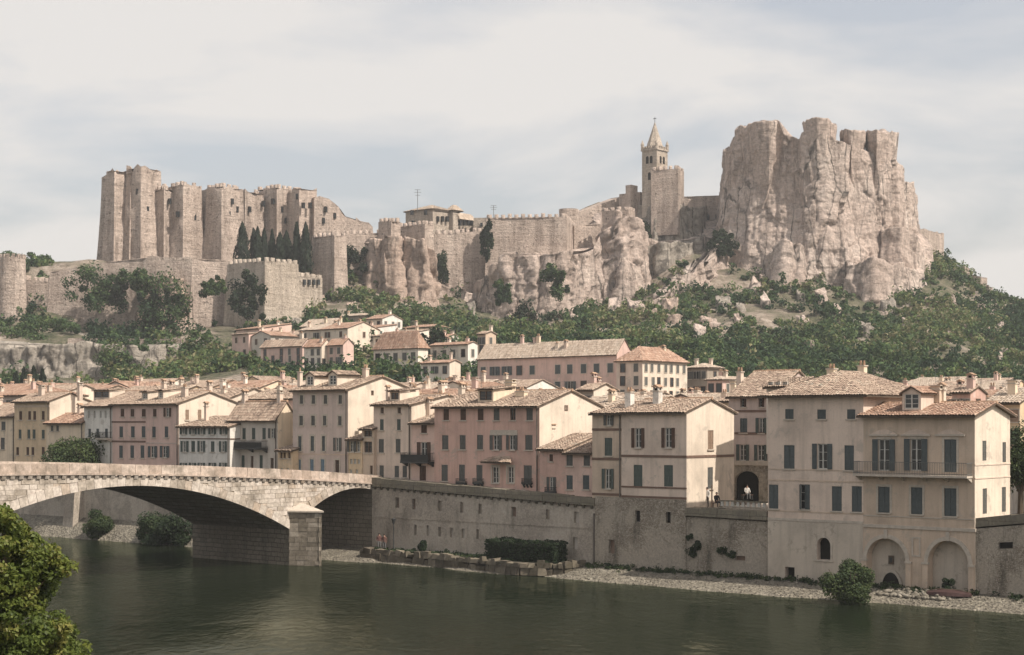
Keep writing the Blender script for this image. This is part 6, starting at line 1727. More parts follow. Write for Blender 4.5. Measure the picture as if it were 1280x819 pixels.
# round tower at the far left
def round_tower(parent, name, px, D, rpx, top, base, mat, seed, merl=True, bottom=4, flare=0.8):
    c = PX(px, D); r = rpx * D / 2000; zt, zb = Z(top, D), Z(base, D) - bottom; n = 28; m = max(5, int((zt - zb) / 2))
    th = np.linspace(0, 2 * math.pi, n, endpoint=False); v = np.linspace(0, 1, m)[:, None]
    rr = r + flare * (1 - v) ** 1.5 + 0.2 * fbm(np.stack([np.cos(th)[None] * 2 + 0 * v, np.sin(th)[None] * 2 + 0 * v, v * 6 + 0 * th[None]], -1), 2, seed)
    X = c[0] + rr * np.cos(th)[None]; Y = c[1] + rr * np.sin(th)[None]; Zz = zb + (zt - zb) * v + 0 * th[None]
    V = np.stack([X.ravel(), Y.ravel(), Zz.ravel()], -1)
    a = (np.arange(m - 1)[:, None] * n + np.arange(n)[None]).ravel(); b = (np.arange(m - 1)[:, None] * n + (np.arange(n)[None] + 1) % n).ravel()
    F = [tuple(q) for q in np.stack([a, b, b + n, a + n], -1)]; V = [tuple(p) for p in V]
    F.append(tuple((m - 1) * n + i for i in range(n)))
    if merl:
        for i in range(0, n, 2):
            t0, t1 = th[i], th[i] + 2 * math.pi / n * 1.1
            ring = [(c[0] + q * math.cos(t), c[1] + q * math.sin(t)) for q, t in ((r + 0.1, t0), (r + 0.1, t1), (r - 0.6, t1), (r - 0.6, t0))]
            k = len(V); V += [(x, y, zt - 0.2) for x, y in ring] + [(x, y, zt + 1.0) for x, y in ring]
            for q in ((4, 5, 6, 7), (0, 1, 5, 4), (1, 2, 6, 5), (2, 3, 7, 6), (3, 0, 4, 7)): F.append(tuple(k + j for j in q))
    me = bpy.data.meshes.new(name); me.from_pydata(V, [], F); me.materials.append(P[mat]); me.update()
    return ob(name, me, parent)
round_tower(low, 'round_tower', 16, 452, 15.5, 323, 400, 'castle', 81)
wall_line(low, 'curtain_wall', [(-70, 456, 352, 400), (2, 456, 350, 400)], 'castle', 82)
wall_line(low, 'curtain_wall', [(28, 457, 349, 412), (62, 456, 352, 415)], 'castle', 83)
wall_line(low, 'curtain_wall', [(62, 456, 340, 415), (130, 453, 328, 424), (184, 450, 322, 424)], 'castle', 84, merl=False, batter=1.6)
wall_line(low, 'curtain_wall', [(184, 450, 320, 424), (240, 447, 323, 424), (284, 450, 326, 420), (303, 452, 332, 412)], 'castle', 86, merl=False, batter=1.6, top_var=0.5)
fblock(low, 'bastion', 284, 331, 373, 436, 326, 405, seed=89, batter=1.4, bottom=7, amp=0.3, mat='castle_pale')
fblock(low, 'guard_house', 366, 374, 403, 446, 345, 366, 'castle_pale', 90, bottom=6, amp=0.15)
for px in (380, 386, 392, 397.5): slit(low, px, 353, 446 + (px - 374) * 0.22, 0.8, 1.5, ROT + R(90))
ter = thing('terrace_wall', 'low dry-stone terrace wall along the path below the rampart', 'wall')
wall_line(ter, 'wall_run', [(85, 424, 423, 434), (200, 420, 424, 434), (300, 416, 420, 436), (350, 412, 408, 425)], 'castle', 92, thick=1.2, merl=False, step=1.5)

cur = thing('town_wall', 'long crenellated curtain wall with square towers along the middle of the ridge', 'fortification')
fblock(cur, 'tower', 390, 418, 433, 468, 294, 365, seed=101, batter=0.8, bottom=8)
wall_line(cur, 'curtain_wall', [(430, 482, 293, 350), (478, 486, 291, 350)], 'castle', 102)
fblock(cur, 'tower', 473, 489, 498, 478, 276, 335, seed=103, bottom=3, mat='castle')
fblock(cur, 'tower', 497, 531, 541, 480, 280, 330, seed=104, bottom=3)
wall_line(cur, 'curtain_wall', [(536, 488, 293, 372), (575, 490, 291, 372), (612, 492, 288, 368)], 'castle', 105, bottom=6)
fblock(cur, 'tower', 608, 708, 719, 482, 271, 345, seed=107, rz=R(-32), bottom=6, amp=0.35, batter=0.6)
round_tower(cur, 'round_tower', 711, 512, 12, 262, 320, 'castle', 108, merl=False)
wall_line(cur, 'curtain_wall', [(718, 500, 282, 340), (752, 506, 280, 340)], 'castle', 109, merl=False)
wall_line(cur, 'curtain_wall', [(722, 520, 266, 320), (776, 530, 246, 310)], 'castle', 110, merl=False, thick=6)
fblock(cur, 'tower', 752, 786, 794, 492, 262, 310, seed=111, bottom=4, mat='castle', rz=R(-15))
wall_line(cur, 'curtain_wall', [(850, 536, 246, 300), (908, 534, 244, 300)], 'castle', 112, merl=False, bottom=8)
for px in (885, 896): slit(cur, px, 272, 533.5, 0.9, 2.0, 0.0)
fblock(cur, 'outer_wall', 1142, 1150, 1180, 534, 286, 340, seed=113, merl=False, bottom=8, top_var=0.6)
for k, (pl, pc, pr, D, tp, bs) in enumerate(((1176, 1190, 1203, 528, 335, 360), (1203, 1206, 1212, 526, 334, 362), (1212, 1226, 1234, 524, 346, 372), (1232, 1236, 1241, 522, 358, 378))):
    fblock(cur, 'ruined_wall', pl, pc, pr, D, tp, bs, seed=114 + k, merl=False, bottom=6, top_var=1.2, minr=2.0)
bar = thing('ridge_building', 'long low stone building with a flat roofline behind the crenellated wall', 'building')
fblock(bar, 'wall', 592, 702, 708, 505, 271, 300, 'castle_pale', 121, rz=R(-34), merl=False, bottom=8, amp=0.1, minr=6, step=2.5)
for i in range(7): slit(bar, 602 + i * 14, 281, 507.5, 0.7, 1.1, R(-6))

def tiled_top(parent, pl, pc, pr, D, eave, rise, kind='hip', tile='tile_pale', rz=0.0, seed=1):
    th = TH + rz; u = np.array([math.cos(th), -math.sin(th)]); v = np.array([math.sin(th), math.cos(th)]); c = PX(pc, D)
    ln = lambda px, d: (kx(px) * c[1] - c[0]) / (d[0] - kx(px) * d[1])
    W, Dp = ln(pl, -u), max(4.0, ln(pr, v)); o = c - u * W
    pt = roof_patches(W, Dp, 0.0, rise, kind, 0.5, 0.3); mb = MB()
    for q in pt: slab(mb, q, 0.2, P['eave'])
    rf = ob('roof', mb.mesh('roof'), parent, (o[0], o[1], Z(eave, D)), -th)
    ob('roof_tiles', tiles([[np.asarray(c_) + np.array([0, 0, 0.012]) for c_ in q] for q in pt], 0.5, 0.9, 3, P[tile], seed), rf, kind='stuff')
con = thing('convent', 'cream stone building with a hipped tile roof standing on the ridge wall', 'building')
fblock(con, 'wall', 507, 541, 572, 500, 261, 300, 'castle_pale', 125, merl=False, bottom=8, amp=0.08); tiled_top(con, 507, 541, 572, 500, 260.5, 2.0)
fblock(con, 'side_wing', 562, 568, 594, 508, 271, 300, 'castle_pale', 126, merl=False, bottom=8, amp=0.08); tiled_top(con, 562, 568, 594, 508, 270.5, 1.5)
fblock(con, 'turret', 560, 566, 572, 505, 261, 280, 'castle_pale', 127, merl=False, bottom=4, amp=0.05, minr=2); tiled_top(con, 560, 566, 572, 505, 260.5, 1.2)
for px, py, D in ((515, 266, 491), (532, 266, 497.6), (516, 279, 491)): slit(con, px, py, D + 1.3, 0.8, 1.5)
for i, px in enumerate((547, 553, 559, 575, 580, 585, 589)): slit(con, px, 274 if i < 3 else 279, 500 + (px - 541) * 0.22 + 0.2, 0.9, 1.7, ROT + R(90))

# antennas
for px, D, y0, y1 in ((522, 500, 237, 262), (617, 506, 257, 274)):
    x, y = PX(px, D); a = thing('antenna', 'thin metal antenna mast on the convent roof' if px < 600 else 'thin metal antenna mast on the long ridge building', 'antenna', (x, y, Z(y1, D)), 0)
    hh = Z(y0, D) - Z(y1, D); mb = MB(); mb.tube([(0, 0, -1.0), (0, 0, hh)], 0.09, P['rail'], 5)
    ob('mast', mb.mesh('mast'), a); mb = MB()
    for f, w in ((0.98, 0.9), (0.85, 1.1), (0.7, 0.8)): mb.box(-w, w, -0.05, 0.05, hh * f, hh * f + 0.1, P['rail'])
    ob('crossbars', mb.mesh('crossbars'), a)

# church with its spire
ch = thing('church', 'small fortified church with a pointed stone spire beside the great crag', 'church')
fblock(ch, 'nave', 774, 800, 822, 520, 240, 262, seed=131, merl=False, bottom=8, amp=0.2)
fblock(ch, 'turret', 782, 789, 797, 519, 231, 250, seed=132, merl=False, bottom=3, amp=0.1, minr=2)
fblock(ch, 'crenellated_block', 814, 848, 855, 511, 211, 262, seed=133, bottom=8, amp=0.15, rz=R(-20), ms=0.9, mh=1.1)
twr, W, Dp, hh = fblock(ch, 'bell_tower', 802.5, 821, 834.5, 514, 187, 255, 'castle_pale', 134, merl=False, bottom=4, amp=0.06)
def on_tower(nm, mb, smooth=False): return ob(nm, mb.mesh(nm, smooth), twr)
mb = MB(); mb.box(-0.3, W + 0.3, -0.3, Dp + 0.3, hh, hh + 0.5, P['castle_pale'])
for i in range(6):
    a = i / 6
    for (x, y) in ((W * (a + 0.04), -0.3), (W * (a + 0.04), Dp - 0.3)): mb.box(x, x + W * 0.09, y, y + 0.6, hh + 0.5, hh + 1.4, P['castle_pale'])
    for (x, y) in ((-0.3, Dp * (a + 0.04)), (W - 0.3, Dp * (a + 0.04))): mb.box(x, x + 0.6, y, y + Dp * 0.09, hh + 0.5, hh + 1.4, P['castle_pale'])
on_tower('parapet', mb)
for x in (0.1, W - 0.1):
    for y in (0.1, Dp - 0.1):
        mb = MB(); mb.tube([(x, y, hh + 0.3), (x, y, hh + 2.0), (x, y, hh + 2.05), (x, y, hh + 3.6)], [0.5, 0.5, 0.6, 0.04], P['castle_pale'], 6); on_tower('pinnacle', mb)
sp = Z(150, 514) - (Z(255, 514) - 4)
cx, cy = W / 2, Dp / 2; r = min(W, Dp) * 0.47
mb = MB(); mb.tube([(cx, cy, hh + 0.3), (cx, cy, hh + 1.2), (cx, cy, hh + 1.25), (cx, cy, sp)], [r, r * 0.98, r * 1.05, 0.1], P['castle_pale'], 8); on_tower('spire', mb)
mb = MB(); mb.tube([(cx, cy, sp - 0.2), (cx, cy, sp + 1.7)], 0.08, P['iron'], 5); mb.box(cx - 0.6, cx + 0.6, cy - 0.06, cy + 0.06, sp + 1.1, sp + 1.3, P['iron']); on_tower('cross', mb)
for (x, z) in ((W * 0.36, hh - 4.2), (W * 0.62, hh - 4.2), (W * 0.5, hh - 9.5)):
    mb = MB(); n = 8; w2, h2 = 0.55, 1.9
    mb.prism([(x - w2, -0.04, z), (x + w2, -0.04, z), (x + w2, -0.04, z + h2)] + [(x + w2 * math.cos(math.pi * i / n), -0.04, z + h2 + w2 * math.sin(math.pi * i / n)) for i in range(1, n)] + [(x - w2, -0.04, z + h2)], (0, 0.12, 0), P['dark']); on_tower('belfry_opening', mb)
for (y, z) in ((Dp * 0.35, hh - 4.2), (Dp * 0.65, hh - 4.2)):
    mb = MB(); n = 8; w2, h2 = 0.5, 1.9
    mb.prism([(W + 0.04, y - w2, z), (W + 0.04, y + w2, z), (W + 0.04, y + w2, z + h2)] + [(W + 0.04, y + w2 * math.cos(math.pi * i / n), z + h2 + w2 * math.sin(math.pi * i / n)) for i in range(1, n)] + [(W + 0.04, y - w2, z + h2)], (-0.12, 0, 0), P['dark']); on_tower('belfry_opening', mb)
slit(ch, 832, 235, 515, 1.0, 1.8, R(-20))

# ruined towers on the crag
rc = thing('crag_fort', 'ruined stone towers crowning the great crag', 'ruin')
def rock_tower(pts, seed, amp=(0.5, 1.0, 0.35)):
    o = crag('tower', pts, 'rock', seed, amp=amp, flare=-5.0, crk=0.4, step=0.7, sink=5, top_noise=0.8); del o['kind']; o.parent = rc
rock_tower([(1004, 494, 153, 240), (1008, 485, 150, 240), (1020, 482, 147, 240), (1034, 482, 149, 240), (1044, 486, 158, 240), (1046, 498, 156, 220), (1026, 508, 150, 210), (1008, 506, 152, 210)], 141)
rock_tower([(1048, 496, 165, 230), (1050, 489, 163, 240), (1064, 485, 162, 240), (1081, 488, 166, 240), (1084, 498, 166, 230), (1064, 512, 163, 220)], 142)
rock_tower([(1081, 500, 168, 240), (1083, 492, 164, 250), (1096, 488, 162, 260), (1112, 492, 164, 260), (1122, 499, 166, 260), (1123, 512, 167, 250), (1104, 520, 164, 230), (1084, 514, 166, 230)], 143)
rock_tower([(920, 503, 163, 240), (925, 495, 158, 240), (945, 489, 153, 240), (962, 487, 150, 240), (973, 488, 151, 240), (975, 500, 154, 230), (955, 512, 154, 220), (925, 515, 160, 220)], 144)
# ------------------------------------------------------------------ leaves
def leaf_cloud(C, Rr, n, size, g, flat_=1.0, lumps=5, aspect=0.55, hollow=0.5, up=0.3, tint0=None, ls=(0.26, 0.52), lo=0.78):
    """leaf faces for many clumps: C (K,3) centres, Rr (K,3) radii, n leaves each; returns V, F, tint"""
    K = len(C)
    lc = g.normal(0, 1, (K, lumps, 3)); lc /= np.linalg.norm(lc, axis=-1, keepdims=True); lc *= g.uniform(0.2, lo, (K, lumps, 1))
    lr = g.uniform(ls[0], ls[1], (K, lumps, 1)); lt = g.normal(0, 0.13, (K, lumps))
    which = g.integers(0, lumps, (K, n))
    ii = np.arange(K)[:, None]
    d = g.normal(0, 1, (K, n, 3)); d /= np.linalg.norm(d, axis=-1, keepdims=True)
    rad = g.uniform(hollow, 1.0, (K, n, 1)) ** 0.5
    loc = lc[ii, which] + d * lr[ii, which] * rad
    pos = C[:, None] + loc * Rr[:, None]
    nn = d * 0.8 + g.normal(0, 0.7, (K, n, 3)) + np.array([0, 0, up]); nn /= np.linalg.norm(nn, axis=-1, keepdims=True)
    t = np.cross(nn, g.normal(0, 1, (K, n, 3))); t /= np.linalg.norm(t, axis=-1, keepdims=True) + 1e-9
    b = np.cross(nn, t)
    s = (size if np.isscalar(size) else np.asarray(size)[:, None, None]) * g.uniform(0.6, 1.25, (K, n, 1))
    q = np.stack([pos - t * s, pos - b * s * aspect, pos + t * s, pos + b * s * aspect + nn * s * 0.15], 2).reshape(-1, 3)
    F = np.arange(K * n * 4).reshape(-1, 4)
    base = g.uniform(0.15, 0.75, (K, 1)) if tint0 is None else np.asarray(tint0).reshape(-1, 1)
    tn = np.clip(base + lt[ii, which] + g.normal(0, 0.13, (K, n)), 0, 1).ravel()
    return q, F, tn

g = np.random.default_rng(77)
# ---- scrub over the hillside: nobody could count it
pts = []; rad = []; tint = []
N = 26000
pxs = g.uniform(-140, 1420, N); Ds = g.uniform(318, 560, N)
xs = kx(pxs) * Ds; ys = Ds
msk = fbm(np.stack([xs / 26, ys / 26, xs * 0], -1), 4, 44)
fine = fbm(np.stack([xs / 7, ys / 7, xs * 0], -1), 2, 45)
dens = np.where(pxs > 760, 0.26, 0.10) + np.where((pxs < 330) & (Ds < 415), -0.24, 0)
keep = (msk + 0.5 * fine + dens) > g.uniform(-0.25, 0.45, N)
foot = np.where((pxs > 860), 338, np.where(pxs < 320, 330, 366)); keep &= Ds > foot
# keep the middle slope houses and the castle tops clear
keep &= ~((pxs > 318) & (pxs < 600) & (Ds < 408)); keep &= ~((pxs < 330) & (Ds < 442) & (msk < 0.22))
keep &= ~((pxs > 60) & (pxs < 400) & (Ds > 446)); keep &= ~((pxs > 400) & (pxs < 905) & (Ds > 492)); keep &= ~((pxs > 905) & (pxs < 1130) & (Ds > 498))
xs, ys, pxs, Ds, msk = xs[keep], ys[keep], pxs[keep], Ds[keep], msk[keep]
sel = g.permutation(len(xs))[:4600]; xs, ys, pxs, Ds, msk = xs[sel], ys[sel], pxs[sel], Ds[sel], msk[sel]
# a few bushes in the gaps between the houses on the slope
tx = g.uniform(318, 605, 900); tD = g.uniform(285, 408, 900); xx = kx(tx) * tD
allh = np.array(occupied + built)
free = np.array([np.all((allh[:, 0] - a) ** 2 + (allh[:, 1] - b) ** 2 > (allh[:, 2] * 0.9 + 1.0) ** 2) for a, b in zip(xx, tD)])
xs = np.concatenate([xs, xx[free]]); ys = np.concatenate([ys, tD[free]]); msk = np.concatenate([msk, 0 * xx[free]])
zs = hill(xs, ys)
r = g.uniform(0.9, 2.6, len(xs)) * (1 + 0.5 * np.clip(msk, 0, 1)); big = g.random(len(xs)) < 0.12; r = np.where(big, r * 1.5, r)
C = np.stack([xs, ys, zs + r * 0.55], -1); Rr = np.stack([r * 1.15, r * 1.15, r * g.uniform(0.75, 1.25, len(xs))], -1)
tn = np.clip(0.45 + 0.75 * fbm(np.stack([xs / 30, ys / 30, xs * 0], -1), 3, 91) + g.normal(0, 0.24, len(xs)), 0.0, 1.0)
V, F, tt = leaf_cloud(C, Rr, 72, 0.53, g, tint0=tn)
ob('hillside_scrub', np_mesh('hillside_scrub', V, F, [P['leaf_far']], tint=tt), kind='stuff', label='dense green scrub and bushes covering the slopes below the walls', cat='scrub')

def shrub(name, label, xyz, r3, n, size, mat, seed, cat='shrub', group=None, tint=0.45, lumps=9, stem=True, hollow=0.45, trunk_h=None, ls=(0.26, 0.52), lo=0.78):
    gg = np.random.default_rng(seed)
    root = thing(name, label, cat, tuple(xyz), 0, group)
    r3 = np.asarray(r3, float); th = trunk_h if trunk_h is not None else r3[2] * 0.85
    V, F, tt = leaf_cloud(np.array([[0, 0, th]]), r3[None], n, size, gg, tint0=[tint], lumps=lumps, hollow=hollow, ls=ls, lo=lo)
    ob('crown' if cat == 'tree' else 'foliage', np_mesh('foliage', V, F, [P[mat]], tint=tt), root)
    if stem:
        mb = MB(); rr = random.Random(seed); R0 = max(0.06, r3[0] * 0.07)
        mb.tube([(0, 0, -0.5), (0.05, 0, th * 0.4), (0.0, 0.05, th)], [R0 * 1.2, R0, R0 * 0.6], P['bark'], 7)
        for k in range(6):
            a = rr.uniform(0, 6.28); e = (math.cos(a) * r3[0] * 0.6, math.sin(a) * r3[1] * 0.6, th + rr.uniform(-0.1, 0.5) * r3[2])
            mb.tube([(0.03, 0, th * 0.45), (e[0] * 0.5, e[1] * 0.5, th * 0.75), e], [R0 * 0.6, R0 * 0.4, R0 * 0.12], P['bark'], 5)
        ob('trunk', mb.mesh('trunk'), root)
    return root
# ---- single shrubs on the walls and cliffs
wallsh = [(122, 361, 446, 9.0, 7.5, 'broad dark shrub spilling over the rampart wall', 0.3), (142, 365, 445, 5, 5, 'dark shrub growing at the edge of the rampart spill', 0.25), (172, 352, 445, 5.0, 5, 'rounded bush on the rampart beside the rock niche', 0.35),
          (215, 385, 436, 8.0, 9.5, 'tall dark bush in front of the rampart rock', 0.3), (188, 392, 437, 4.0, 8, 'narrow dark creeper hanging left of the tall rampart bush', 0.15), (265, 360, 434, 4.0, 4.0, 'small round bush beside the square bastion wall', 0.4),
          (307, 375, 428, 6.0, 8.0, 'dark creeper clinging to the shaded face of the square bastion', 0.12), (440, 324, 478, 5.0, 5.0, 'dark ivy patch on the curtain wall beside the ridge tower', 0.15),
          (549, 333, 484, 3.0, 7.0, 'dark ivy climbing the wall right of the reddish rock', 0.15), (609, 300, 480, 2.2, 6.5, 'thin strip of ivy at the corner of the long curtain wall', 0.1), (695, 352, 460, 4.0, 6.5, 'green bush clinging to the middle rock face', 0.35),
          (655, 402, 440, 7.5, 8.0, 'large round dark tree at the foot of the middle rock', 0.15), (628, 368, 462, 3.0, 4, 'small bush on the left edge of the middle rock', 0.3), (150, 455, 400, 9.0, 6.0, 'green bush in front of the low left cliff', 0.5), (240, 450, 404, 8.0, 7.0, 'broad green bush beside the terrace path', 0.45),
          (312, 447, 395, 6.0, 9.0, 'dark tree left of the pink apartment house', 0.15), (25, 415, 432, 16.0, 5.5, 'wide green thicket under the round rampart tower', 0.4), (462, 445, 372, 5.0, 7.0, 'dark green tree behind the pale villa', 0.25), (540, 442, 345, 3.5, 6, 'dark tree between the villa and the white gabled house', 0.15),
          (20, 330, 500, 7, 5, 'green treetop behind the round rampart tower', 0.35), (55, 336, 498, 6, 4.5, 'green treetop behind the crenellated rampart end', 0.4), (800, 290, 512, 4, 3.5, 'dark bush on the rock under the church', 0.2), (905, 305, 488, 5, 5, 'dark bush at the left foot of the great crag', 0.2)]
for k, (px, py, D, rx, rz, lab, ti) in enumerate(wallsh):
    x, y = PX(px, D); zc = Z(py, D); zg = float(hill(x, y)); th = max(rz * 0.7, min(zc - zg, rz * 3.0))
    shrub('tree' if 'tree' in lab else 'shrub', lab, (x, y, zc - th), (rx * 1.05, rx * 0.55, rz * 1.0), 3200, 0.46, 'leaf_dark' if ti < 0.3 else 'leaf_far', 200 + k, 'tree' if 'tree' in lab else 'shrub', tint=ti + 0.1, lumps=26, trunk_h=th, stem='tree' in lab, hollow=0.1, ls=(0.14, 0.36), lo=0.98)
# ---- cypresses by the castle
def cypress(px, top, base, D, wpx, seed, lab, group=None):
    gg = np.random.default_rng(seed); x, y = PX(px, D); zb, zt = Z(base, D), Z(top, D); hgt = zt - zb; r = wpx * D / 2000 / 2
    zg = min(float(hill(x, y)), zb)
    root = thing('cypress_tree', lab, 'tree', (x, y, zg), 0, group); n = 1800
    u = gg.uniform(0.02, 1, n); prof = np.minimum(1, (u + 0.05) * 4) ** 0.6 * (1 - u) ** 0.62 * 1.35
    a = gg.uniform(0, 6.283, n); lump = 1 + 0.25 * np.sin(a * 3 + u * 14 + seed)
    rr = r * prof * lump * gg.uniform(0.65, 1.05, n)
    pos = np.stack([np.cos(a) * rr, np.sin(a) * rr, (zb - zg) + u * hgt], -1)
    nn = np.stack([np.cos(a), np.sin(a), 0 * a + 0.2], -1) + gg.normal(0, 0.4, (n, 3)); nn /= np.linalg.norm(nn, axis=-1, keepdims=True)
    t = np.array([0, 0, 1.0]) + gg.normal(0, 0.25, (n, 3)); b = np.cross(nn, t); s = gg.uniform(0.3, 0.6, (n, 1))
    V = np.stack([pos - t * s, pos - b * s * 0.5, pos + t * s, pos + b * s * 0.5], 1).reshape(-1, 3)
    ob('crown', np_mesh('crown', V, np.arange(n * 4).reshape(-1, 4), [P['leaf_cyp']], tint=np.clip(gg.normal(0.45, 0.25, n), 0, 1)), root)
    mb = MB(); mb.tube([(0, 0, -1), (0, 0, zb - zg + hgt * 0.8)], [0.35, 0.1], P['bark'], 6); ob('trunk', mb.mesh('trunk'), root)
cyl = [(303, 279, 336, 470, 15), (317, 287, 330, 474, 9), (322, 285, 332, 472, 10), (330, 287, 332, 473, 9), (340, 288, 330, 474, 8), (350, 292, 332, 472, 13), (358, 290, 332, 474, 12), (371, 279, 333, 470, 10), (382, 279, 337, 469, 12)]
names = ['tall dark cypress standing alone at the left end of the castle row', 'slender cypress second in the castle row, beside the lone tall one', 'thicker slender cypress third in the castle row', 'slender cypress in the very middle of the castle row', 'shortest slender cypress left of the broad one in the castle row',
         'broad cypress right of the slender ones in the castle row', 'bushy cypress beside the broad one in the castle row', 'tall narrow cypress next to the last of the castle row', 'tall dark cypress at the right end of the castle row']
for k, (px, tp, bs, D, w) in enumerate(cyl): cypress(px, tp, bs + 8, D, w * 1.25, 300 + k, names[k], 'cypresses below the castle')
for k, (px, tp, bs, D, w) in enumerate(((20, 468, 500, 325, 9), (30, 462, 500, 328, 9), (42, 460, 500, 326, 10), (53, 464, 500, 327, 10))): cypress(px, tp, bs, D, w, 320 + k, ['small cypress at the left end of the row behind the ochre house', 'cypress second in the row behind the ochre house', 'tallest cypress of the row behind the ochre house', 'cypress at the right end of the row behind the ochre house'][k], 'cypresses behind the ochre house')

# ---- trees and bushes by the river
def at_river(px, t): s_ = S(px, t); p = ST(s_, t); return p[0], p[1]
x, y = at_river(94, 1.0); shrub('tree', 'round leafy green tree on the quay between the ochre and pink houses', (x, y, 5.6), (4.6, 3.6, 3.7), 15000, 0.17, 'leaf_dark', 401, 'tree', tint=0.8, lumps=24, trunk_h=3.6, hollow=0.4)
x, y = at_river(8, 0.8); shrub('shrub', 'dark hedge at the foot of the ochre house', (x, y, 5.6), (2.0, 1.6, 1.3), 2500, 0.15, 'leaf_dark', 402, tint=0.4)
x, y = at_river(1060, -5.4); shrub('shrub', 'round green bush at the water below the tall river house', (x, y, 0.1), (2.3, 2.0, 2.0), 15000, 0.10, 'leaf_dark', 403, tint=0.8, lumps=26, trunk_h=1.35, hollow=0.3, ls=(0.32, 0.5), lo=0.7)
x, y = at_river(122, -2.2); shrub('shrub', 'rounded dark bush on the shore seen through the main arch', (x, y, 0.8), (2.1, 1.9, 1.7), 9000, 0.13, 'leaf_dark', 404, tint=0.6, lumps=16, trunk_h=0.75, hollow=0.2)
x, y = at_river(197, -2.0); shrub('shrub', 'large dark bush on the shore close to the bridge pier', (x, y, 0.5), (3.6, 2.6, 2.3), 16000, 0.14, 'leaf_dark', 405, tint=0.5, lumps=22, trunk_h=0.9, hollow=0.2)
x, y = at_river(215, -2.6); shrub('shrub', 'dark bush touching the shaded bridge pier', (x, y, 0.2), (2.6, 2.2, 2.4), 10000, 0.14, 'leaf_dark', 406, tint=0.3, lumps=16, trunk_h=0.9, hollow=0.2)
x, y = at_river(527.5, -1.2); shrub('shrub', 'small dark bush alone in the stone planter', (x, y, 0.95), (0.75, 0.7, 0.75), 2200, 0.09, 'leaf_dark', 407, tint=0.2, trunk_h=0.6)
x, y = at_river(1275, 9.0); shrub('tree', 'green leafy tree behind the gable of the balcony house', (x, y, 5.6), (3.0, 3.0, 3.4), 8000, 0.14, 'leaf_dark', 408, 'tree', tint=0.6, lumps=14, trunk_h=4.6)
# clipped hedge in the planter
hd = thing('hedge', 'dark clipped hedge block in the stone planter against the quay wall', 'hedge', (*ST(S(657, -1.5), -1.5), 0.95), ROT)
gg = np.random.default_rng(12); n = 9000; L2 = 3.9
px_ = gg.uniform(-1, 1, (n, 3)); ax = gg.integers(0, 3, n); sg = gg.choice([-1, 1], n); px_[np.arange(n), ax] = sg * gg.uniform(0.85, 1.03, n)
pos = px_ * np.array([L2, 0.95, 0.85]) + np.array([0, 0, 0.85]); pos[:, 2] += 0.22 * fbm(np.stack([pos[:, 0] / 0.8, pos[:, 1], pos[:, 0] * 0], -1), 2, 3) + 0.1
nn = gg.normal(0, 1, (n, 3)); nn /= np.linalg.norm(nn, axis=1, keepdims=True); t = np.cross(nn, gg.normal(0, 1, (n, 3))); t /= np.linalg.norm(t, axis=1, keepdims=True); b = np.cross(nn, t); s = gg.uniform(0.06, 0.13, (n, 1))
ob('foliage', np_mesh('foliage', np.stack([pos - t * s, pos - b * s * 0.6, pos + t * s, pos + b * s * 0.6], 1).reshape(-1, 3), np.arange(n * 4).reshape(-1, 4), [P['leaf_dark']], tint=np.clip(gg.normal(0.25, 0.2, n), 0, 1)), hd)
mb = MB(); mb.box(-L2 * 0.86, L2 * 0.86, -0.75, 0.75, 0.0, 1.45, P['leaf_core'] if 'leaf_core' in P else P['dark']); ob('twigs', mb.mesh('twigs'), hd)
# dry brush inside the planter
Kp = 150; sP = gg.uniform(1.8, 25.4, Kp); tP = gg.uniform(-2.6, -0.3, Kp); Cq = np.stack([O2[0] + sP * U2[0] + tP * V2[0], O2[1] + sP * U2[1] + tP * V2[1], np.full(Kp, 1.05)], -1)
V, F, tt = leaf_cloud(Cq, np.stack([np.full(Kp, 0.45), np.full(Kp, 0.45), gg.uniform(0.12, 0.35, Kp)], -1), 60, 0.09, gg, tint0=gg.uniform(0.1, 0.7, Kp))
ob('planter_brush', np_mesh('planter_brush', V, F, [P['leaf_dark']], tint=tt), kind='stuff')
# weeds along the foot of the walls
C = []; 
for k in range(230):
    s_ = gg.uniform(26, 62); t_ = -0.35 - abs(gg.normal(0, 0.35)); p = ST(s_, t_); C.append((p[0], p[1], float(bed(s_, t_)) + 0.12))
for k in range(60):
    s_ = gg.uniform(62, 80); t_ = -0.6 - abs(gg.normal(0, 0.4)); p = ST(s_, t_); C.append((p[0], p[1], float(bed(s_, t_)) + 0.12))
C = np.array(C); rr = gg.uniform(0.15, 0.42, len(C))
V, F, tt = leaf_cloud(C, np.stack([rr * 1.4, rr * 1.4, rr], -1), 60, 0.08, gg, tint0=gg.uniform(0.2, 0.9, len(C)))
ob('shore_weeds', np_mesh('shore_weeds', V, F, [P['leaf_dark']], tint=tt), kind='stuff')
# weeds on the terrace wall
for k, (px, py, r_) in enumerate(((866, 690, 0.7), (872, 682, 0.5), (903, 690, 0.5), (914, 693, 0.4), (862, 672, 0.35))):
    s_ = S(px, -0.3); p = ST(s_, -0.3); D = p[1]; zc = Z(py, D)
    shrub('wall_weed', ['broad weed hanging low on the crumbling terrace wall', 'weed just above the broad one on the terrace wall', 'weed beside the brick gap of the terrace wall', 'smallest weed right of the one by the brick gap', 'tuft of weed high on the terrace wall near the gabled house'][k], (p[0], p[1], zc - r_ * 0.3), (r_, 0.3, r_ * 0.9), 900, 0.07, 'leaf_dark', 420 + k, 'weed', 'weeds on the terrace wall', tint=0.4, stem=False, trunk_h=r_ * 0.3)
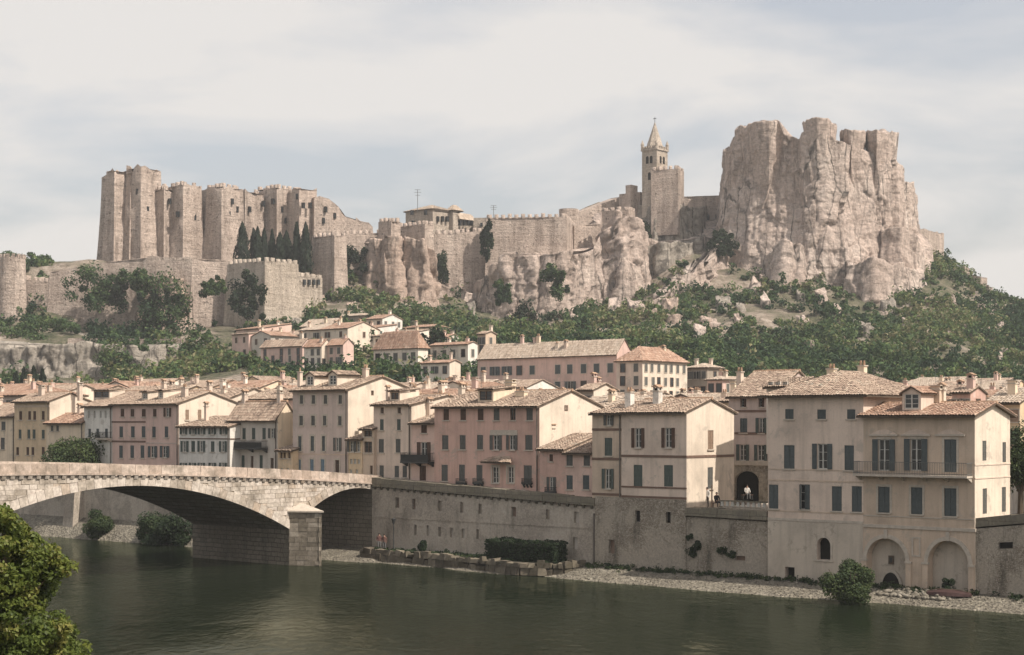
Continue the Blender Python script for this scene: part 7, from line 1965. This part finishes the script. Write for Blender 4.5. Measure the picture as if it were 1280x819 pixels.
# big leafy tree on the near bank
def near_tree():
    gg = np.random.default_rng(55); x, y = PX(5, 41); s_, t_ = toST(x, y); zg = float(bed(s_, t_))
    root = thing('tree', 'sunlit leafy green tree on the near bank in front of the bridge', 'tree', (x, y, zg), 0)
    K = 140; top = 11.4 - zg
    cen = []
    while len(cen) < K:
        u = gg.uniform(-1, 1, 3)
        if np.linalg.norm(u) > 1: continue
        cen.append((u[0] * 1.75 - 0.1, u[1] * 1.9, top - 4.6 + u[2] * 4.1))
    cen = np.array(cen); 
    rr = gg.uniform(0.5, 0.9, K)
    V, F, tt = leaf_cloud(cen, np.stack([rr, rr, rr * 0.8], -1), 780, 0.066, gg, lumps=6, hollow=0.3, aspect=0.6, up=0.5, tint0=gg.uniform(0.42, 0.8, K))
    ob('crown', np_mesh('crown', V, F, [P['leaf_near']], tint=tt), root)
    mb = MB(); mb.tube([(0, 0, -0.5), (0.1, 0, 1.5), (-0.1, 0.1, 3.2), (0, 0, top - 1.5)], [0.32, 0.26, 0.2, 0.05], P['bark'], 9)
    for c in cen[::3]: mb.tube([(0, 0, 2.5 + 0.25 * (c[2] - 2)), tuple(c * np.array([0.5, 0.5, 1]) * np.array([1, 1, 0.85])), tuple(c)], [0.09, 0.05, 0.012], P['bark'], 5)
    ob('trunk', mb.mesh('trunk'), root)
near_tree()
# ------------------------------------------------------------------ pebbles and rubble
def pebbles(name, S_, T_, sz, mat, seed, lift=0.0):
    gg = np.random.default_rng(seed); n = len(S_)
    bm = bmesh.new(); bmesh.ops.create_icosphere(bm, subdivisions=1, radius=1.0)
    V0 = np.array([v.co for v in bm.verts]); F0 = np.array([[v.index for v in f.verts] for f in bm.faces]); bm.free()
    X = O2[0] + S_ * U2[0] + T_ * V2[0]; Y = O2[1] + S_ * U2[1] + T_ * V2[1]; Zb = bed(S_, T_)
    sc = sz[:, None] * gg.uniform(0.6, 1.3, (n, 3)); sc[:, 2] *= 0.7
    V = V0[None] * sc[:, None] * (1 + 0.22 * gg.normal(0, 1, (n, len(V0), 1)))
    a = gg.uniform(0, 6.28, n); c, s = np.cos(a)[:, None], np.sin(a)[:, None]
    V = np.stack([V[..., 0] * c - V[..., 1] * s, V[..., 0] * s + V[..., 1] * c, V[..., 2]], -1)
    V += np.stack([X, Y, Zb + sz * 0.25 + lift], -1)[:, None]
    F = (np.arange(n)[:, None, None] * len(V0) + F0[None]).reshape(-1, 3)
    return ob(name, np_mesh(name, V.reshape(-1, 3), F, [P[mat]], tint=np.repeat(np.clip(gg.normal(0.55, 0.25, n), 0, 1), len(F0))), kind='stuff')
gg = np.random.default_rng(9)
S1 = gg.uniform(0, 75, 3600); pebbles('shore_pebbles', S1, -gg.uniform(0.1, 1.0, 3600) ** 0.8 * (beach_e(S1) + 0.3), gg.uniform(0.02, 0.085, 3600), 'pebble', 1)
n = 330; S1 = gg.uniform(S(1118, 0), S(1205, 0), n); pebbles('rubble', S1, -gg.uniform(0.7, 2.6, n), gg.uniform(0.08, 0.26, n), 'pebble', 2)

# a small upturned boat and a bush under the right arch
bp = ST(S(1186, -1.6), -1.6)
bt = thing('upturned_boat', 'small dark upturned boat lying on rubble under the right blind arch', 'boat', (bp[0], bp[1], 0.65), ROT + R(8))
mb = MB(); n = 9; prof = []
for i in range(n):
    f = i / (n - 1); x = -1.6 + 3.2 * f; w = 0.55 * math.sin(math.pi * min(max(f, 0.06), 0.94)) ** 0.6; hh = 0.45 * math.sin(math.pi * min(max(f, 0.1), 0.9)) ** 0.4
    prof.append([(x, -w, 0.0), (x, -w * 0.8, hh * 0.6), (x, 0, hh), (x, w * 0.8, hh * 0.6), (x, w, 0.0)])
for i in range(n - 1):
    for j in range(4): mb.poly([prof[i][j], prof[i + 1][j], prof[i + 1][j + 1], prof[i][j + 1]], P['boat'])
mb.poly(prof[0], P['boat']); mb.poly(prof[-1][::-1], P['boat'])
ob('hull', mb.mesh('hull', True), bt)
mb = MB(); mb.tube([(-1.6, 0, 0.25), (-0.8, 0, 0.44), (0.8, 0, 0.44), (1.6, 0, 0.25)], 0.03, P['eave'], 5); ob('keel', mb.mesh('keel'), bt)
x, y = at_river(1184, -0.9); shrub('shrub', 'small dark bush beside the upturned boat under the right arch', (x, y, 0.8), (0.6, 0.5, 0.6), 1500, 0.07, 'leaf_dark', 430, tint=0.15, trunk_h=0.5)

# ------------------------------------------------------------------ people
def person(label, loc, rz, shirt, trousers, pose='stand', hair=(0.03, 0.022, 0.018), group=None, h=1.72, arm=0):
    k = h / 1.72
    if pose == 'stand':
        J = {'pel': (0, 0, .95), 'spine': (0, .01, 1.18), 'chest': (0, 0, 1.36), 'neck': (0, -.01, 1.49), 'head': (0, -.03, 1.60), 'top': (0, -.02, 1.68),
             'hl': (.10, 0, .90), 'kl': (.11, -.02, .50), 'al': (.11, .02, .09), 'fl': (.12, -.15, .035), 'hr': (-.10, 0, .90), 'kr': (-.12, -.05, .50), 'ar': (-.13, 0, .09), 'fr': (-.14, -.17, .035),
             'sl': (.19, .01, 1.40), 'el': (.25, .04, 1.12), 'wl': (.24, -.12, .90), 'dl': (.23, -.17, .82), 'sr': (-.19, .01, 1.40), 'er': (-.25, .04, 1.12), 'wr': (-.20, -.20, 1.02 if arm else .90), 'dr': (-.17, -.27, 1.04 if arm else .82)}
    else:
        J = {'pel': (0, .05, .50), 'spine': (0, .08, .74), 'chest': (0, .06, .93), 'neck': (0, .04, 1.06), 'head': (0, .01, 1.17), 'top': (0, .02, 1.25),
             'hl': (.10, 0, .48), 'kl': (.12, -.40, .50), 'al': (.12, -.42, .10), 'fl': (.12, -.56, .035), 'hr': (-.10, 0, .48), 'kr': (-.12, -.40, .50), 'ar': (-.12, -.40, .10), 'fr': (-.13, -.54, .035),
             'sl': (.19, .06, .97), 'el': (.24, -.04, .72), 'wl': (.16, -.26, .62), 'dl': (.12, -.32, .60), 'sr': (-.19, .06, .97), 'er': (-.24, -.04, .72), 'wr': (-.16, -.26, .62), 'dr': (-.12, -.32, .60)}
    Rd = {'pel': (.155, .11), 'spine': (.14, .105), 'chest': (.165, .115), 'neck': (.06, .06), 'head': (.088, .10), 'top': (.06, .07), 'hl': (.095, .09), 'kl': (.062, .062), 'al': (.042, .042), 'fl': (.042, .03), 'sl': (.065, .06), 'el': (.045, .045), 'wl': (.032, .03), 'dl': (.04, .022)}
    names = list(J); idx = {n: i for i, n in enumerate(names)}
    ed = [('pel', 'spine'), ('spine', 'chest'), ('chest', 'neck'), ('neck', 'head'), ('head', 'top')]
    for s in 'lr': ed += [('pel', 'h' + s), ('h' + s, 'k' + s), ('k' + s, 'a' + s), ('a' + s, 'f' + s), ('chest', 's' + s), ('s' + s, 'e' + s), ('e' + s, 'w' + s), ('w' + s, 'd' + s)]
    me = bpy.data.meshes.new('person'); me.from_pydata([tuple(c * k for c in J[n]) for n in names], [(idx[a], idx[b]) for a, b in ed], [])
    o = bpy.data.objects.new('person_tmp', me); col.objects.link(o)
    o.modifiers.new('skin', 'SKIN'); sv_ = me.skin_vertices[0].data
    for n in names:
        key = n if n in Rd else n[0] + 'l'
        sv_[idx[n]].radius = tuple(r * k for r in Rd[key])
    sv_[idx['pel']].use_root = True
    ss = o.modifiers.new('sub', 'SUBSURF'); ss.levels = 1; ss.render_levels = 1
    dg = bpy.context.evaluated_depsgraph_get(); m2 = bpy.data.meshes.new_from_object(o.evaluated_get(dg)); bpy.data.objects.remove(o)
    m2.materials.clear()
    for mt in (shirt, trousers, P['skin'], P['shoe']): m2.materials.append(mt)
    hz = J['pel'][2] * k; nz = J['neck'][2] * k
    for p in m2.polygons:
        c = p.center
        if c.z > nz + 0.0: p.material_index = 2
        elif c.z < 0.1 * k: p.material_index = 3
        elif pose == 'stand' and c.z < hz + 0.03 and abs(c.x) < 0.215 * k: p.material_index = 1
        elif pose != 'stand' and (c.z < hz + 0.09 and abs(c.x) < 0.2 * k and not (c.y < -0.15 * k and c.z > hz + 0.07)): p.material_index = 1
        if abs(c.x) > 0.1 * k and (Vector(J['dl']) * k - Vector((abs(c.x), c.y, c.z))).length < 0.085 * k: p.material_index = 2
        p.use_smooth = True
    root = ob('person', m2, None, loc, rz, label, 'person', group)
    # hair cap and nose
    hd = Vector(J['head']) * k; mb = MB(); n = 10; rows = []
    for i in range(5):
        ph = R(8 + i * 24); rows.append([(hd.x + 0.108 * k * math.sin(ph) * math.cos(2 * math.pi * j / n), hd.y + 0.018 * k + 0.118 * k * math.sin(ph) * math.sin(2 * math.pi * j / n), hd.z + 0.02 * k + 0.125 * k * math.cos(ph) + (0.05 * k if (math.sin(2 * math.pi * j / n) < -0.3 and i > 2) else 0)) for j in range(n)])
    for i in range(4):
        for j in range(n): mb.poly([rows[i][j], rows[i][(j + 1) % n], rows[i + 1][(j + 1) % n], rows[i + 1][j]], hair)
    mb.poly(rows[0], hair); ob('hair', mb.mesh('hair', True), root)
    mb = MB(); mb.tube([(hd.x, hd.y - 0.085 * k, hd.z + 0.01), (hd.x, hd.y - 0.115 * k, hd.z - 0.02)], [0.012, 0.018], P['skin'], 5); ob('nose', mb.mesh('nose', True), root)
    return root
P['skin'] = flat('skin', (0.42, 0.26, 0.19), 0.6, var=0.08); P['shoe'] = flat('dark_shoe', (0.03, 0.025, 0.022), 0.6)
P['hair'] = flat('dark_hair', (0.03, 0.022, 0.018), 0.7)
cl = lambda nm, c: flat(nm, c, 0.9, var=0.12)
P['c_black'] = cl('black_cloth', (0.025, 0.025, 0.028)); P['c_navy'] = cl('navy_cloth', (0.03, 0.035, 0.055)); P['c_white'] = cl('white_cloth', (0.55, 0.53, 0.50)); P['c_red'] = cl('faded_red_cloth', (0.11, 0.055, 0.048)); P['c_rose'] = cl('rose_cloth', (0.15, 0.085, 0.07)); P['c_grey'] = cl('grey_cloth', (0.14, 0.14, 0.14))
def pp(px, t, z): s_ = S(px, t); q = ST(s_, t); return (q[0], q[1], z)
person('person in dark clothes and black coat standing on the terrace by the gable', pp(874, 2.6, 6.0), R(30), P['c_black'], P['c_navy'], hair=P['hair'], h=1.78, arm=1)
person('person in white top and dark trousers standing on the terrace by the shuttered window', pp(884, 3.0, 6.0), R(-50), P['c_white'], P['c_black'], hair=P['hair'], h=1.7)
person('person in pale top standing beside the wooden post at the terrace corner', pp(861, 2.4, 6.0), R(10), P['c_white'], P['c_grey'], hair=P['hair'], h=1.55)
def bench(label, px, t, z, rz):
    b = thing('bench', label, 'bench', pp(px, t, z), rz); mb = MB(); mb.box(-0.5, 0.5, -0.22, 0.25, 0.38, 0.43, P['sh_brown']); ob('seat', mb.mesh('seat'), b)
    mb = MB(); mb.box(-0.03, 0.03, -0.2, 0.22, 0, 0.38, P['iron']); lm = mb.mesh('leg')
    for x in (-0.42, 0.42): ob('leg', lm, b, (x, 0, 0))
    return b
bench('small dark bench on the terrace behind the balustrade', 896, 3.2, 6.0, R(20))
person('person in dark clothes sitting on the terrace bench', pp(896, 3.2, 6.0), R(20), P['c_black'], P['c_black'], 'sit', hair=P['hair'])
person('person in white shirt sitting inside the shaded terrace arch', pp(934, 12.0, 6.3), R(10), P['c_white'], P['c_grey'], 'sit', hair=P['hair'])
bench('small dark bench at the mouth of the terrace arch', 934, 12.0, 6.3, R(10))
person('person in faded red top standing behind the planter on the shore', pp(474, -1.0, 0.85), R(15), P['c_red'], P['c_grey'], hair=P['hair'], h=1.7)
person('person in rose top standing behind the planter on the shore', pp(480.5, -1.2, 0.85), R(-20), P['c_rose'], P['c_grey'], hair=P['hair'], h=1.66)

# ------------------------------------------------------------------ the air over the valley
def haze():
    mb = MB(); mb.box(-3400, 3400, -2600, 4600, -5.5, 122, None) if False else None
    me = bpy.data.meshes.new('haze')
    x0, x1, y0, y1, z0, z1 = -3600, 3600, -2600, 4600, -5.0, 124
    me.from_pydata([(x0, y0, z0), (x1, y0, z0), (x1, y1, z0), (x0, y1, z0), (x0, y0, z1), (x1, y0, z1), (x1, y1, z1), (x0, y1, z1)], [], [(0, 3, 2, 1), (4, 5, 6, 7), (0, 1, 5, 4), (1, 2, 6, 5), (2, 3, 7, 6), (3, 0, 4, 7)])
    m = bpy.data.materials.new('haze'); m.use_nodes = True; nt = m.node_tree; nt.nodes.clear()
    o = nt.nodes.new('ShaderNodeOutputMaterial'); v = nt.nodes.new('ShaderNodeVolumePrincipled')
    v.inputs['Color'].default_value = (0.93, 0.95, 0.97, 1); v.inputs['Density'].default_value = 0.00019; v.inputs['Anisotropy'].default_value = 0.1
    nt.links.new(v.outputs[0], o.inputs['Volume'])
    me.materials.append(m); me.update()
    ob('haze', me, kind='stuff')
haze()
